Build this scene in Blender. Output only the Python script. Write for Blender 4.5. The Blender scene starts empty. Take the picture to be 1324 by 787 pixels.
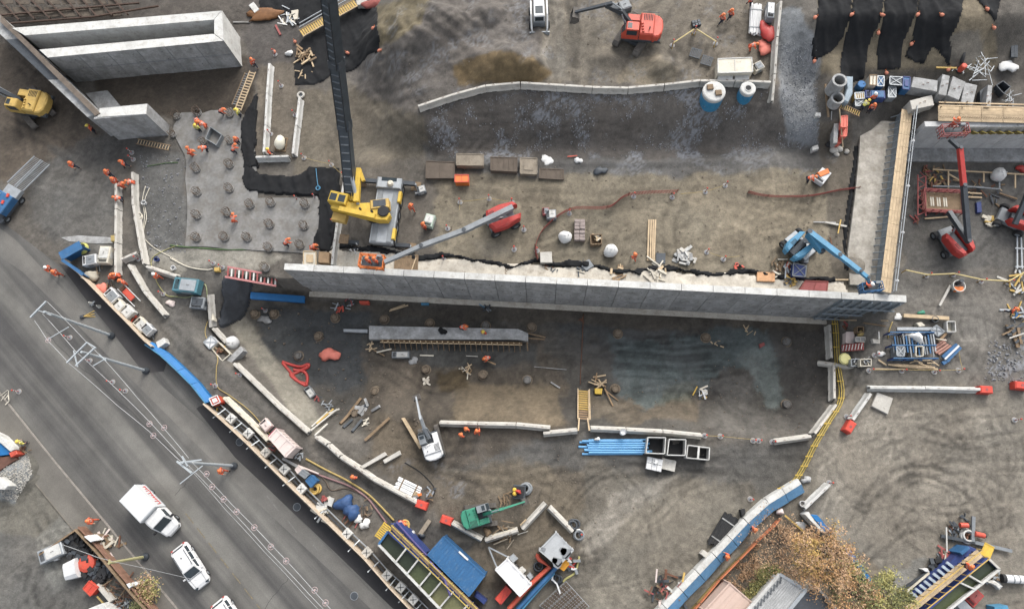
import bpy,bmesh,math,random
import numpy as np
from mathutils import Vector,Matrix
random.seed(7)
sc=bpy.context.scene
COL=sc.collection
# ------------------------------------------------------------------ camera
PW,PH,FPX,HCAM=1324.0,787.0,900.0,70.0
NAD=(700.0,630.0)
def _vec(px,py):
 return Vector(((px-PW/2)/FPX,-(py-PH/2)/FPX,-1.0))
zc=-_vec(*NAD).normalized()
yc=(Vector((0,1,0))-zc*zc.y).normalized()
xc=yc.cross(zc)
ROT=Matrix((xc,yc,zc))
CPOS=Vector((0,0,HCAM))
cam_d=bpy.data.cameras.new('camera')
cam_d.sensor_fit='HORIZONTAL'; cam_d.sensor_width=36.0
cam_d.lens=FPX/PW*36.0
cam_d.clip_start=0.5; cam_d.clip_end=5000
cam=bpy.data.objects.new('camera',cam_d); COL.objects.link(cam)
cam.matrix_world=Matrix.Translation(CPOS)@ROT.to_4x4()
sc.camera=cam
# ------------------------------------------------------------------ light
SUN_EL,SUN_AZ=40.0,20.0
sd=Vector((math.sin(math.radians(SUN_AZ))*math.cos(math.radians(SUN_EL)),
   math.cos(math.radians(SUN_AZ))*math.cos(math.radians(SUN_EL)),
   math.sin(math.radians(SUN_EL))))
sun_d=bpy.data.lights.new('sun','SUN'); sun_d.energy=0.5
sun_d.angle=math.radians(26); sun_d.color=(1.0,0.96,0.91)
sun=bpy.data.objects.new('sun',sun_d); COL.objects.link(sun)
sun.rotation_euler=sd.to_track_quat('Z','Y').to_euler()
W=bpy.data.worlds.new('World'); sc.world=W; W.use_nodes=True
nt=W.node_tree
sky=nt.nodes.new('ShaderNodeTexSky'); sky.sky_type='NISHITA'; sky.sun_disc=False
sky.sun_elevation=math.radians(SUN_EL); sky.sun_rotation=math.radians(SUN_AZ)
sky.air_density=1.0; sky.dust_density=5.0; sky.ozone_density=1.0
hs=nt.nodes.new('ShaderNodeHueSaturation'); hs.inputs['Saturation'].default_value=0.33
nt.links.new(sky.outputs[0],hs.inputs['Color'])
nt.links.new(hs.outputs[0],nt.nodes['Background'].inputs[0])
nt.nodes['Background'].inputs[1].default_value=0.15
sc.view_settings.view_transform='Standard'; sc.view_settings.look='None'
sc.view_settings.gamma=1.0; sc.view_settings.exposure=1.38
sc.cycles.max_bounces=5; sc.cycles.diffuse_bounces=3; sc.cycles.glossy_bounces=2
sc.cycles.use_adaptive_sampling=True
# ------------------------------------------------------------------ projection helpers
def P(px,py,z):
 d=ROT@_vec(px,py)
 t=(z-HCAM)/d.z
 return CPOS+d*t
RN=np.array(ROT)
def proj(x,y,z):
 v=np.stack([x,y,z-HCAM],-1)@RN
 return PW/2+FPX*v[...,0]/(-v[...,2]),PH/2-FPX*v[...,1]/(-v[...,2])
def smooth(t):
 t=np.clip(t,0,1); return t*t*(3-2*t)
def sdist(pts,x,y):
 """signed distance to a polygon, negative inside"""
 n=len(pts); d=np.full(x.shape,1e9); ins=np.zeros(x.shape,bool)
 for i in range(n):
  ax,ay=pts[i]; bx,by=pts[(i+1)%n]
  ex,ey=bx-ax,by-ay; L=ex*ex+ey*ey+1e-12
  t=np.clip(((x-ax)*ex+(y-ay)*ey)/L,0,1)
  d=np.minimum(d,(x-ax-t*ex)**2+(y-ay-t*ey)**2)
  c=((ay>y)!=(by>y))
  xi=ax+(y-ay)*ex/(ey if abs(ey)>1e-9 else 1e-9)
  ins ^= c &(x<xi)
 d=np.sqrt(d); return np.where(ins,-d,d)
def ldist(pts,x,y):
 d=np.full(x.shape,1e9)
 for(ax,ay),(bx,by)in zip(pts[:-1],pts[1:]):
  ex,ey=bx-ax,by-ay; L=ex*ex+ey*ey+1e-12
  t=np.clip(((x-ax)*ex+(y-ay)*ey)/L,0,1)
  d=np.minimum(d,(x-ax-t*ex)**2+(y-ay-t*ey)**2)
 return np.sqrt(d)
_rs=np.random.RandomState(3)
_tab=_rs.rand(256,256)
def vnoise(x,y):
 xi=np.floor(x).astype(int); yi=np.floor(y).astype(int)
 fx=x-xi; fy=y-yi; fx=fx*fx*(3-2*fx); fy=fy*fy*(3-2*fy)
 g=lambda a,b:_tab[a%256,b%256]
 return(g(xi,yi)*(1-fx)+g(xi+1,yi)*fx)*(1-fy)+(g(xi,yi+1)*(1-fx)+g(xi+1,yi+1)*fx)*fy
def fbm(x,y,o=4):
 s=0; a=0.5; t=0
 for i in range(o):
  s=s+a*vnoise(x*2**i+17.3*i,y*2**i+31.7*i); t+=a; a*=0.55
 return s/t-0.5
# ------------------------------------------------------------------ terrain heights
Z_PLAT,Z_PIT,Z_TER,Z_TOP=2.0,-4.5,5.0,3.5
WA,WB=P(367,349,Z_TOP),P(1172,391,Z_TOP)
RWY=P(1250,164,4.9).y-.1
FA,FB=P(1174,143,4.0),P(1146,378,4.0)
def wp(pts,z):return[tuple(P(a,b,z)[:2])for a,b in pts]
def level(h,pts,z,blend,mask=None):
 m=1-smooth(sdist(wp(pts,z),HX,HY)/blend)
 if mask is not None:m=m*mask
 return h*(1-m)+z*m
fx_=np.arange(-76,76.01,0.2); fy_=np.arange(-18,72.01,0.2)
ox=np.array([-1500,-700,-350,-200,-130,-100,-85.]); oyl=np.array([-1500,-700,-350,-180,-90,-50,-30,-22.])
oyh=np.array([78,90,120,180,350,700,1500.])
GX=np.concatenate([ox,fx_,-ox[::-1]]); GY=np.concatenate([oyl,fy_,oyh])
HX,HY=np.meshgrid(GX,GY)
h=np.zeros_like(HX)
wy=WA.y+(WB.y-WA.y)*(HX-WA.x)/(WB.x-WA.x)
inx=(HX>WA.x+0.5)&(HX<WB.x-0.6)
north=np.where(inx,(HY>wy+0.28).astype(float),1.0)
h=level(h,[(545,140),(585,128),(630,115),(675,112),(765,117),(815,119),(890,112),(1000,112),(1003,-60),(560,-60),(520,20)],Z_TER,7.5)
h=level(h,[(1062,95),(1600,95),(1600,152),(1185,152),(1062,152)],4.0,4.5)
h=level(h,[(1050,-90),(1600,-90),(1600,15),(1050,15)],7.5,6.5)
h=level(h,[(475,212),(1100,212),(1148,168),(1142,372),(1100,388),(475,347)],Z_PLAT,3.4,north)
south=np.where(inx,1-north,(HY<wy).astype(float))
h=level(h,[(398,380),(1062,412),(1060,430),(1045,492),(1000,522),(890,508),(760,502),(590,492),(500,490),(440,520),(350,445),(322,425)],Z_PIT,4.6,south)
fxl=FA.x+(FB.x-FA.x)*(HY-FA.y)/(FB.y-FA.y)
ry=(HX>fxl+0.1)&(HY<RWY+0.4)&(HY>12)
h=np.where(ry,np.minimum(h,0),h)
h=np.where((HX>WB.x-0.6)&(HY<WB.y+0.6),np.minimum(h,0),h)
def mound(h,px,py,z,rx,ry_,hh,ang=0,wob=.25):
 c=P(px,py,z); ca,sa=math.cos(ang),math.sin(ang)
 dx=HX-c.x; dy=HY-c.y; u=(dx*ca+dy*sa)/rx; v=(-dx*sa+dy*ca)/ry_
 r=np.sqrt(u*u+v*v)+wob*fbm(HX*.6,HY*.6,3)
 return h+hh*smooth(1-r)
h=mound(h,655,88,5,5.6,3.2,2.4); h=mound(h,690,95,5,2.5,2.2,1.2)
h=mound(h,858,90,5,2.6,2.0,1.4); h=mound(h,560,45,5,5,4,1.5)
for _a in((520,70,4,3,1.3,.5),(585,40,4.5,2.5,1.2,-.4),(480,50,3,4,1.0,.3),(630,30,4,2.2,1.1,.2),(700,60,2.2,5,.5,.1),(780,85,3,2,.7,0),(905,60,3,3,.5,.6),(1270,110,2,2,.6,0)):h=mound(h,_a[0],_a[1],4,_a[2],_a[3],_a[4],_a[5],.6)
h=h+smooth(1-sdist(wp([(455,105),(500,20),(560,-30),(690,-30),(690,70),(600,80),(545,140),(490,130)],4.5),HX,HY)/2.5)*(1.5*fbm(HX*.24+4,HY*.24,4)+.5*fbm(HX*.7,HY*.7,3)+.3)
h=h+smooth(-sdist(wp([(345,400),(1055,420),(1040,520),(890,505),(590,490),(430,510)],-4.5),HX,HY)/3)*(.7*fbm(HX*.33,HY*.33+8,4))
h=mound(h,1075,118,4,2.2,4.2,1.6); h=mound(h,1240,60,6,4,5,1.4)
h=mound(h,18,612,0,3.2,3.0,.9); h=mound(h,1100,345,2,2.2,1.8,1.0)
h=mound(h,600,480,-4.5,3,3,-.5); h=mound(h,510,500,-3,5,3.2,1.2)
h=mound(h,470,545,-2,3.2,2.5,-1.3); h=mound(h,330,250,0,9,9,0)
# road and flat places stay smooth
RD_L=[(-60,433),(30,545),(66,590),(230,787),(300,872)]
RD_R=[(-60,238),(20,300),(60,330),(110,368),(215,462),(268,522),(398,650),(519,787),(590,868)]
rdl=wp(RD_L,0); rdr=wp(RD_R,0)
def ext(a,b,k):
 v=Vector((b[0]-a[0],b[1]-a[1])).normalized(); return(b[0]+v.x*k,b[1]+v.y*k)
rdl=[ext(rdl[1],rdl[0],70)]+rdl+[ext(rdl[-2],rdl[-1],70)]
rdr=[ext(rdr[1],rdr[0],70)]+rdr+[ext(rdr[-2],rdr[-1],70)]
road_poly=rdl+rdr[::-1]
rd=sdist(road_poly,HX,HY)
SLAB=[(241,208),(222,165),(234,147),(300,140),(320,150),(330,192),(333,256),(449,256),(432,318),(420,330),(330,322),(240,320)]
sl=sdist(wp(SLAB,0),HX,HY)
rough=smooth((rd-0.2)/2.0)*smooth((sl-0.1)/1.0)
near=(np.abs(HX)<78)&(HY>-19)&(HY<73)
nz=0.30*fbm(HX*.22,HY*.22,4)+0.16*fbm(HX*1.3+9,HY*1.3,3)+.07*fbm(HX*4.1,HY*4.1+5,2)
slope_rough=smooth((np.abs(h-Z_TER/2)<2.2)*1.0)
h=h+rough*near*nz*0.8
h=np.where(rd<0.25,-0.03,h); h=np.where(sl<.1,-0.05,h)
HZ=h
def hgt(x,y):
 i=min(max(np.searchsorted(GX,x)-1,0),len(GX)-2); j=min(max(np.searchsorted(GY,y)-1,0),len(GY)-2)
 u=(x-GX[i])/(GX[i+1]-GX[i]); v=(y-GY[j])/(GY[j+1]-GY[j])
 return float((HZ[j,i]*(1-u)+HZ[j,i+1]*u)*(1-v)+(HZ[j+1,i]*(1-u)+HZ[j+1,i+1]*u)*v)
def G(px,py,up=0.0):
 """point `up` metres above the terrain that the photo shows at this pixel"""
 z=6.0+up; d=ROT@_vec(px,py)
 prev=None
 for k in range(120):
  p=CPOS+d*((z-HCAM)/d.z)
  g=hgt(p.x,p.y)+up
  if z<=g:break
  prev=z; z-=0.15
 lo,hi=z,(prev if prev is not None else z)
 for k in range(12):
  m=(lo+hi)/2; p=CPOS+d*((m-HCAM)/d.z)
  if m<=hgt(p.x,p.y)+up:lo=m
  else:hi=m
 return CPOS+d*((hi-HCAM)/d.z)
# ------------------------------------------------------------------ colours and materials
GAIN=1.6
def lin(c):
 c=c/255.0
 return c/12.92 if c<=.04045 else((c+.055)/1.055)**2.4
def C(r,g,b):
 m=.3*r+.55*g+.15*b; r,g,b=(v+.15*(m-v)for v in(r,g,b))
 return(lin(r)/GAIN,lin(g)/GAIN,lin(b)/GAIN,1.0)
def N(t,kind,**kw):
 n=t.nodes.new(kind)
 for k,v in kw.items():
  if k.startswith('i_'):n.inputs[k[2:].replace('_',' ')].default_value=v
  else:setattr(n,k,v)
 return n
def ramp(t,fac,stops):
 r=N(t,'ShaderNodeValToRGB'); e=r.color_ramp.elements
 while len(e)<len(stops):e.new(.5)
 for i,(p,c)in enumerate(stops):e[i].position=p; e[i].color=c
 t.links.new(fac,r.inputs[0]); return r.outputs[0]
def g1(v):return(v,v,v,1)
MATS={}
def mat(name,rgb,rough=.8,metal=0.,var=.25,scale=1.2,dirt=0.,dirtrgb=(92,84,72),bump=.15,bscale=14,streak=None):
 """weathered surface: base colour with blotches, fine grain, dirt patches and relief"""
 if name in MATS:return MATS[name]
 m=bpy.data.materials.new(name); m.use_nodes=True; MATS[name]=m
 t=m.node_tree; L=t.links; b=t.nodes['Principled BSDF']
 b.inputs['Roughness'].default_value=rough; b.inputs['Metallic'].default_value=metal
 b.inputs['Specular IOR Level'].default_value=.3
 tc=N(t,'ShaderNodeTexCoord'); oi=N(t,'ShaderNodeObjectInfo')
 off=N(t,'ShaderNodeVectorMath',operation='ADD'); sc3=N(t,'ShaderNodeVectorMath',operation='SCALE')
 L.new(oi.outputs['Random'],sc3.inputs[0]); sc3.inputs['Scale'].default_value=37.0
 L.new(tc.outputs['Object'],off.inputs[0]); L.new(sc3.outputs[0],off.inputs[1])
 vec=off.outputs[0]
 if streak:
  mp=N(t,'ShaderNodeMapping'); mp.inputs['Scale'].default_value=streak; L.new(vec,mp.inputs[0]); svec=mp.outputs[0]
 else:svec=vec
 n1=N(t,'ShaderNodeTexNoise',i_Scale=scale,i_Detail=6.0,i_Roughness=.62); L.new(svec,n1.inputs['Vector'])
 n2=N(t,'ShaderNodeTexNoise',i_Scale=scale*9,i_Detail=3.0); L.new(vec,n2.inputs['Vector'])
 c=C(*rgb)
 v1=ramp(t,n1.outputs[0],[(.28,g1(1-var)),(.72,g1(1+var*.8))])
 v2=ramp(t,n2.outputs[0],[(.3,g1(1-var*.45)),(.7,g1(1+var*.4))])
 mx=N(t,'ShaderNodeMix',data_type='RGBA',blend_type='MULTIPLY'); mx.inputs['Factor'].default_value=1
 L.new(v1,mx.inputs['A']); L.new(v2,mx.inputs['B'])
 m2=N(t,'ShaderNodeMix',data_type='RGBA',blend_type='MULTIPLY'); m2.inputs['Factor'].default_value=1
 m2.inputs['A'].default_value=c; L.new(mx.outputs['Result'],m2.inputs['B'])
 col=m2.outputs['Result']
 if dirt>0:
  n3=N(t,'ShaderNodeTexNoise',i_Scale=scale*2.1,i_Detail=8.0,i_Roughness=.7); L.new(vec,n3.inputs['Vector'])
  f=ramp(t,n3.outputs[0],[(.62-.34*dirt,g1(0)),(.80-.2*dirt,g1(min(1,.35+dirt)))])
  m3=N(t,'ShaderNodeMix',data_type='RGBA'); L.new(f,m3.inputs['Factor']); L.new(col,m3.inputs['A'])
  m3.inputs['B'].default_value=C(*dirtrgb); col=m3.outputs['Result']
 L.new(col,b.inputs['Base Color'])
 if bump:
  nb=N(t,'ShaderNodeTexNoise',i_Scale=bscale,i_Detail=4.0); L.new(vec,nb.inputs['Vector'])
  bp=N(t,'ShaderNodeBump',i_Strength=bump,i_Distance=.05); L.new(nb.outputs[0],bp.inputs['Height']); L.new(bp.outputs[0],b.inputs['Normal'])
 return m
# ------------------------------------------------------------------ ground sheet
BASE=(104,97,88)
PAINT=[
([(1070,330),(1400,330),(1400,850),(1000,850),(1030,620),(1075,540)],(131,122,109),40,30,.95),
([(1165,330),(1400,330),(1400,500),(1100,500),(1080,420)],(112,106,98),40,25,.9),
([(1175,215),(1400,215),(1400,345),(1165,345)],(100,96,90),10,10,.95),
([(580,590),(1060,590),(1000,850),(560,850)],(112,104,92),40,30,.9),
([(560,556),(1060,570),(1010,630),(860,615),(700,600),(560,590)],(90,86,80),22,25,.85),
([(735,700),(800,640),(850,615),(875,615),(830,665),(790,690),(755,712)],(148,139,126),14,18,.8),
([(780,690),(900,620),(990,660),(940,787),(760,800)],(128,119,105),35,35,.7),
([(470,600),(760,600),(740,690),(600,680),(540,640)],(100,90,77),25,25,.9),
([(600,620),(700,600),(760,650),(735,685),(690,640),(640,645)],(118,106,88),20,30,.5),
([(390,565),(430,600),(545,665),(580,690),(640,710),(600,760),(540,720),(470,640)],(79,75,70),10,8,.9),
([(600,715),(700,655),(745,700),(700,720),(640,760),(600,760)],(106,94,78),12,12,.8),
# pit
([(330,400),(400,385),(1062,412),(1062,540),(900,560),(560,560),(470,560),(410,530)],(84,79,72),12,12,1),
([(345,392),(480,400),(490,470),(440,515),(400,500),(335,430)],(67,68,67),20,20,.95),
([(470,440),(700,440),(740,500),(720,560),(560,600),(470,560)],(92,82,70),18,22,.85),
([(470,415),(700,450),(700,475),(560,470),(470,450)],(76,75,71),12,16,.8),
([(480,520),(560,560),(560,610),(480,600)],(104,92,76),15,15,.8),
([(590,495),(725,500),(725,548),(580,545)],(122,107,86),10,12,.8),
([(565,478),(605,478),(608,502),(572,505)],(88,74,52),8,10,.9),
([(760,515),(900,515),(900,548),(765,545)],(107,95,79),10,14,.85),
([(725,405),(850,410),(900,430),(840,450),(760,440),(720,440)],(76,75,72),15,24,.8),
([(790,440),(930,425),(1010,440),(1000,460),(900,500),(840,520),(800,500)],(94,101,98),18,34,.9),
([(955,460),(1000,450),(1018,480),(1015,520),(1000,530),(975,490)],(118,124,118),12,18,.75),
([(990,430),(1065,418),(1065,550),(1010,560),(1020,500)],(84,79,73),14,14,.85),
([(930,505),(1000,530),(1050,560),(960,562),(910,545)],(100,95,88),14,16,.8),
([(860,495),(900,490),(890,520),(850,520)],(104,104,90),10,10,.6),
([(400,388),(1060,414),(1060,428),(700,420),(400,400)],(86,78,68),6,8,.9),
# west side
([(297,418),(318,410),(400,522),(422,560),(405,560),(375,530)],(144,136,121),7,6,.95),
([(180,350),(300,350),(300,470),(400,560),(380,640),(260,520)],(99,94,87),20,15,.9),
([(40,190),(150,190),(150,350),(110,340),(40,290)],(100,96,90),20,20,.9),
([(170,195),(242,195),(242,330),(190,330)],(101,98,93),8,12,.95),
([(190,322),(330,325),(380,335),(330,348),(230,352),(190,340)],(148,141,128),8,12,.85),
([(-80,40),(60,70),(140,170),(60,210),(-80,260)],(91,80,68),15,18,.95),
([(60,190),(130,170),(240,190),(150,215),(80,215)],(88,84,79),12,14,.7),
([(120,85),(330,70),(330,150),(235,150),(130,150)],(76,67,57),8,8,1),
([(300,-40),(420,-40),(390,130),(320,100)],(84,78,73),10,12,.9),
([(-80,-40),(320,-40),(320,40),(-80,60)],(80,73,66),10,10,.9),
([(335,85),(385,80),(395,205),(330,205)],(114,103,89),8,10,.9),
# north terraces
([(385,115),(500,110),(560,150),(560,220),(380,235)],(112,102,87),15,18,.9),
([(430,225),(560,200),(560,345),(430,345)],(104,96,86),10,12,.9),
([(560,222),(1095,215),(1095,385),(700,362),(560,345)],(127,116,98),10,14,1),
([(880,235),(1090,235),(1090,370),(900,355)],(132,120,101),20,20,.7),
([(545,190),(900,190),(1090,175),(1070,215),(930,225),(560,228)],(96,92,87),9,10,.95),
([(545,140),(700,110),(1000,110),(1050,120),(1060,180),(900,205),(560,205)],(97,90,83),8,8,1),
([(450,95),(490,30),(560,-40),(700,-40),(700,100),(545,150),(470,125)],(100,93,86),16,20,.95),
([(690,-40),(1005,-40),(1000,108),(700,108)],(119,109,95),14,14,.95),
([(700,-40),(720,-40),(735,100),(700,105)],(128,120,108),8,10,.7),
([(585,88),(640,66),(690,74),(715,95),(690,108),(590,112)],(114,95,66),6,8,.95),
([(815,80),(850,72),(880,90),(870,108),(800,108)],(140,127,107),6,8,.8),
([(487,8),(560,-10),(545,30),(490,65)],(112,100,76),6,8,.9),
([(1005,8),(1035,10),(1056,60),(1060,130),(1056,190),(1020,180),(1005,130)],(128,128,127),6,8,.95),
([(1055,-60),(1400,-60),(1400,140),(1100,140),(1060,130)],(116,104,84),8,8,.9),
([(1050,95),(1300,95),(1300,160),(1060,160)],(86,80,73),12,12,.9),
([(1285,-40),(1400,-40),(1400,150),(1290,140)],(92,86,79),8,8,.9),
([(1225,50),(1270,40),(1275,80),(1235,90)],(98,93,86),8,10,.8),
([(1055,160),(1105,160),(1095,375),(1075,375)],(97,88,76),6,8,.9),
# south west
([(-80,540),(30,545),(230,787),(240,860),(-80,860)],(111,105,94),8,8,1),
([(-80,690),(60,690),(130,760),(130,860),(-80,860)],(101,97,91),12,12,.9),
([(-20,590),(35,590),(42,615),(20,648),(-20,640)],(146,146,143),5,7,.9),
([(50,690),(80,670),(100,690),(70,720),(90,750),(70,770),(50,730)],(134,130,121),8,10,.7),
([(1000,668),(1100,700),(1160,760),(1180,860),(900,860)],(118,106,90),8,8,.9),
([(1150,745),(1200,720),(1195,745),(1165,770)],(150,146,138),6,10,.7),
]
def spl(pts,n=12):
 out=[]
 for i in range(len(pts)-1):
  p0=pts[max(i-1,0)]; p1=pts[i]; p2=pts[i+1]; p3=pts[min(i+2,len(pts)-1)]
  for k in range(n):
   t=k/n
   out.append(tuple(.5*((2*p1[a])+(-p0[a]+p2[a])*t+(2*p0[a]-5*p1[a]+4*p2[a]-p3[a])*t*t+(-p0[a]+3*p1[a]-3*p2[a]+p3[a])*t**3)for a in range(len(p1))))
 out.append(tuple(pts[-1])); return out
TRACKS=[
([(1324,560),(1250,575),(1180,560),(1120,580)],14,.82,3),([(1324,605),(1220,600),(1140,610),(1080,640)],14,1.12,4),
([(1150,640),(1200,610),(1324,600)],14,.84,3),([(1110,660),(1150,620),(1230,600),(1300,640)],14,.86,3),
([(1100,690),(1130,640),(1190,610),(1260,640),(1280,690)],14,.86,3),([(1120,720),(1180,680),(1240,690)],13,.85,3),
([(1324,530),(1230,540),(1140,600),(1110,650)],14,.88,3),([(1200,420),(1260,480),(1290,560),(1300,680)],14,.9,4),
([(720,-20),(728,60),(732,108)],24,.80,5),([(752,-10),(757,50),(752,106)],20,.78,4),([(870,-10),(830,60),(815,100)],20,.86,4),
([(760,40),(800,20),(860,-10)],16,.85,3),([(700,20),(712,70),(716,105)],14,1.12,4),([(660,0),(640,30),(600,45),(560,60)],16,1.1,5),
([(900,10),(885,50),(880,95)],18,.88,4),([(960,30),(930,60),(905,90)],16,.88,3),
([(620,787),(680,740),(760,690),(850,630),(960,590)],16,.93,4),([(760,787),(800,720),(860,650),(940,610)],15,1.1,5),
([(700,620),(800,610),(900,600),(1040,600)],15,.86,4),([(570,580),(700,575),(840,595),(1000,610)],15,.86,4),
([(880,787),(930,720),(1000,650),(1060,590)],16,.92,4),([(560,600),(640,620),(730,600)],14,.88,4),
([(560,480),(540,540),(560,600),(620,640)],16,.84,4),([(500,480),(560,520),(590,560)],14,.85,3),
([(800,450),(880,455),(960,450)],10,.72,3),([(790,465),(880,470),(950,466)],10,.75,3),([(800,480),(900,485),(960,478)],10,.78,2),([(820,440),(900,438)],8,.74,3),
([(700,330),(800,320),(940,330),(1060,300)],15,.92,4),([(600,240),(760,260),(900,250),(1050,270)],15,.93,4),([(720,350),(760,290),(860,265),(980,290)],15,1.07,4),
([(930,340),(980,290),(1060,260)],14,.93,3),([(570,215),(760,210),(980,205)],12,.84,4),
([(400,130),(440,200),(430,260)],14,.9,4),([(480,120),(560,190),(700,205)],14,.9,3),([(470,110),(520,60),(560,10)],14,.9,4),
([(40,200),(30,140),(60,90)],14,.85,4),([(100,210),(60,180),(10,160)],14,.88,4),([(60,310),(120,250),(140,190)],14,.92,4),
([(440,590),(500,640),(570,690),(640,705)],14,.85,4),([(180,380),(230,440),(300,510),(400,600)],14,.9,4),
([(0,640),(80,700),(140,787)],14,.93,4),([(20,787),(60,700),(20,620)],14,.92,3),([(1324,250),(1250,330),(1200,350)],12,.88,3),
]
_tr=random.Random(12)
def churn(n,x0,x1,y0,y1,R0,R1,wd=(1.6,3),ga=(9,15)):
 for k in range(n):
  cx,cy,R,a=_tr.uniform(x0,x1),_tr.uniform(y0,y1),_tr.uniform(R0,R1),_tr.uniform(0,6.3); s=_tr.uniform(.5,1.5)*(-1)**k
  TRACKS.append(([(cx+R*math.cos(a+s*i/5),cy+R*.8*math.sin(a+s*i/5))for i in range(6)],_tr.uniform(*ga),_tr.choice((.84,.88,.9,1.08,1.12)),_tr.uniform(*wd)))
churn(46,1120,1300,560,720,30,130); churn(18,1180,1300,380,480,30,90); churn(34,600,1000,590,740,50,200); churn(16,700,980,10,90,30,100,(2,4)); churn(16,470,690,10,120,40,120,(2,5)); churn(22,580,1080,230,340,40,140); churn(16,480,760,450,540,25,80); churn(20,780,1040,430,540,20,90,(2,4)); churn(10,0,120,60,220,25,80); churn(10,10,140,640,780,30,90)
def build_ground():
 ny,nx=HX.shape
 co=np.stack([HX,HY,HZ],-1).reshape(-1,3).astype(np.float32)
 idx=np.arange(nx*ny).reshape(ny,nx)
 q=np.stack([idx[:-1,:-1],idx[:-1,1:],idx[1:,1:],idx[1:,:-1]],-1).reshape(-1,4)
 me=bpy.data.meshes.new('ground')
 me.vertices.add(len(co)); me.vertices.foreach_set('co',co.ravel())
 me.loops.add(q.size); me.loops.foreach_set('vertex_index',q.ravel().astype(np.int32))
 me.polygons.add(len(q)); me.polygons.foreach_set('loop_start',np.arange(0,q.size,4,dtype=np.int32))
 me.polygons.foreach_set('loop_total',np.full(len(q),4,np.int32))
 me.polygons.foreach_set('use_smooth',np.ones(len(q),bool))
 me.update(); me.validate()
 px,py=proj(HX,HY,HZ)
 far=~near
 px=np.where(far,-9e3,px); py=np.where(far,-9e3,py)
 wx=fbm(HX*.35,HY*.35,5); wy_=fbm(HX*.35+50,HY*.35+8,5)
 wf=fbm(HX*2.1,HY*2.1,4); wg=fbm(HX*2.1+40,HY*2.1+9,4)
 bc=np.array([lin(v)/GAIN for v in BASE])
 col=np.broadcast_to(bc,HX.shape+(3,)).copy()
 grav=np.zeros(HX.shape)
 for pts,rgb,fe,am,st in PAINT:
  xs=[a for a,b in pts]; ys=[b for a,b in pts]; fe=2+fe*.5; mg=fe+am*1.6
  bb=(px>min(xs)-mg)&(px<max(xs)+mg)&(py>min(ys)-mg)&(py<max(ys)+mg)
  if not bb.any():continue
  d=sdist(pts,px[bb]+am*(2*wx[bb]+.6*wf[bb]),py[bb]+am*(2*wy_[bb]+.6*wg[bb]))
  m=(1-smooth((d+fe*.5)/fe))*st
  c=np.array([lin(v)/GAIN for v in rgb])
  col[bb]=col[bb]*(1-m[:,None])+c*m[:,None]
 for pts,ga,fac,wd in TRACKS:
  s=spl(pts,8)
  for o in(-ga/2,ga/2):
   off=[]
   for i,p in enumerate(s):
    a=s[max(i-1,0)]; b=s[min(i+1,len(s)-1)]; v=Vector((b[0]-a[0],b[1]-a[1])).normalized()
    off.append((p[0]-v.y*o,p[1]+v.x*o))
   xs=[a for a,b in off]; ys=[b for a,b in off]
   bb=(px>min(xs)-12)&(px<max(xs)+12)&(py>min(ys)-12)&(py<max(ys)+12)
   if not bb.any():continue
   d=ldist(off,px[bb]+6*wx[bb],py[bb]+6*wy_[bb])
   m=(1-smooth((d-wd*.4)/(wd*.8)))*np.clip(.75+2.0*fbm(HX[bb]*.5,HY[bb]*.5,3),0,1)
   col[bb]*=(1+(fac-1)*2.0*m)[:,None]
   HZ[bb]-=(0.05*m if fac<1 else-.02*m)
 # mottling of damp and dry soil
 st=fbm(HX*.9+HY*.35,HY*2.6-HX*.9,4)*fbm(HX*.12+9,HY*.12+4,2)*4
 v=1+.62*fbm(HX*.28,HY*.28,6)+.34*fbm(HX*1.3+3,HY*1.3,4)+.30*st+.14*(_rs.rand(*HX.shape)-.5)
 pk=smooth((fbm(HX*.75+31,HY*.75+12,5)-.10)/.07); v=v*(1+.16*pk)*(1-.2*smooth((fbm(HX*.6+3,HY*.6+77,5)-.12)/.06))
 col*=np.clip(v,.55,1.6)[...,None]
 tint=.05*fbm(HX*.3+70,HY*.3,3)
 col[...,0]*=(1+tint)*.95; col[...,1]*=1.0; col[...,2]*=(1-tint)*1.05
 # loose stone showing through on slopes and gravel strips
 sp=fbm(HX*.5+20,HY*.5+40,4)
 for pts,st in(([(545,138),(700,112),(1005,115),(1060,130),(1060,190),(900,205),(560,205)],1.0),([(1005,8),(1056,60),(1060,190),(1005,130)],1.2),
     ([(560,205),(1080,190),(1080,225),(560,228)],.5),([(470,20),(690,-30),(690,70),(560,140),(470,110)],.5),([(1280,440),(1330,440),(1330,510),(1270,490)],1.),([(480,590),(620,590),(640,640),(560,650)],.5),([(700,-30),(1000,-30),(1000,108),(700,108)],.4)):
  d=sdist(pts,px+10*wx,py+10*wy_)
  m=(1-smooth((d+4)/8))*st*smooth((sp-.02)/.18)*(_rs.rand(*HX.shape)>.45)
  col=col*(1-.8*m[...,None])+.8*m[...,None]*np.array([lin(c)/GAIN for c in(138,141,146)])
 co=np.stack([HX,HY,HZ],-1).reshape(-1,3).astype(np.float32); me.vertices.foreach_set('co',co.ravel()); me.update()
 at=me.color_attributes.new('soil','FLOAT_COLOR','POINT')
 wet=np.zeros(HX.shape)
 for pts,st in(([(345,392),(480,400),(490,470),(440,515),(400,500),(335,430)],.7),([(720,420),(930,420),(1020,440),(1020,520),(900,505),(800,510),(720,450)],1.),([(470,440),(700,450),(700,480),(560,475)],.6),([(560,225),(1000,200),(1000,225),(560,235)],.4),([(560,560),(1000,570),(1000,610),(560,590)],.5),([(610,310),(665,305),(665,330),(620,332)],.8)):  # damp soil; the last patch paints the red handler's shadow as darker soil
  d=sdist(pts,px+14*wx,py+14*wy_); wet=np.maximum(wet,(1-smooth((d+8)/14))*st*smooth((fbm(HX*.5+5,HY*.5,4)+.10)/.16))
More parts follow.
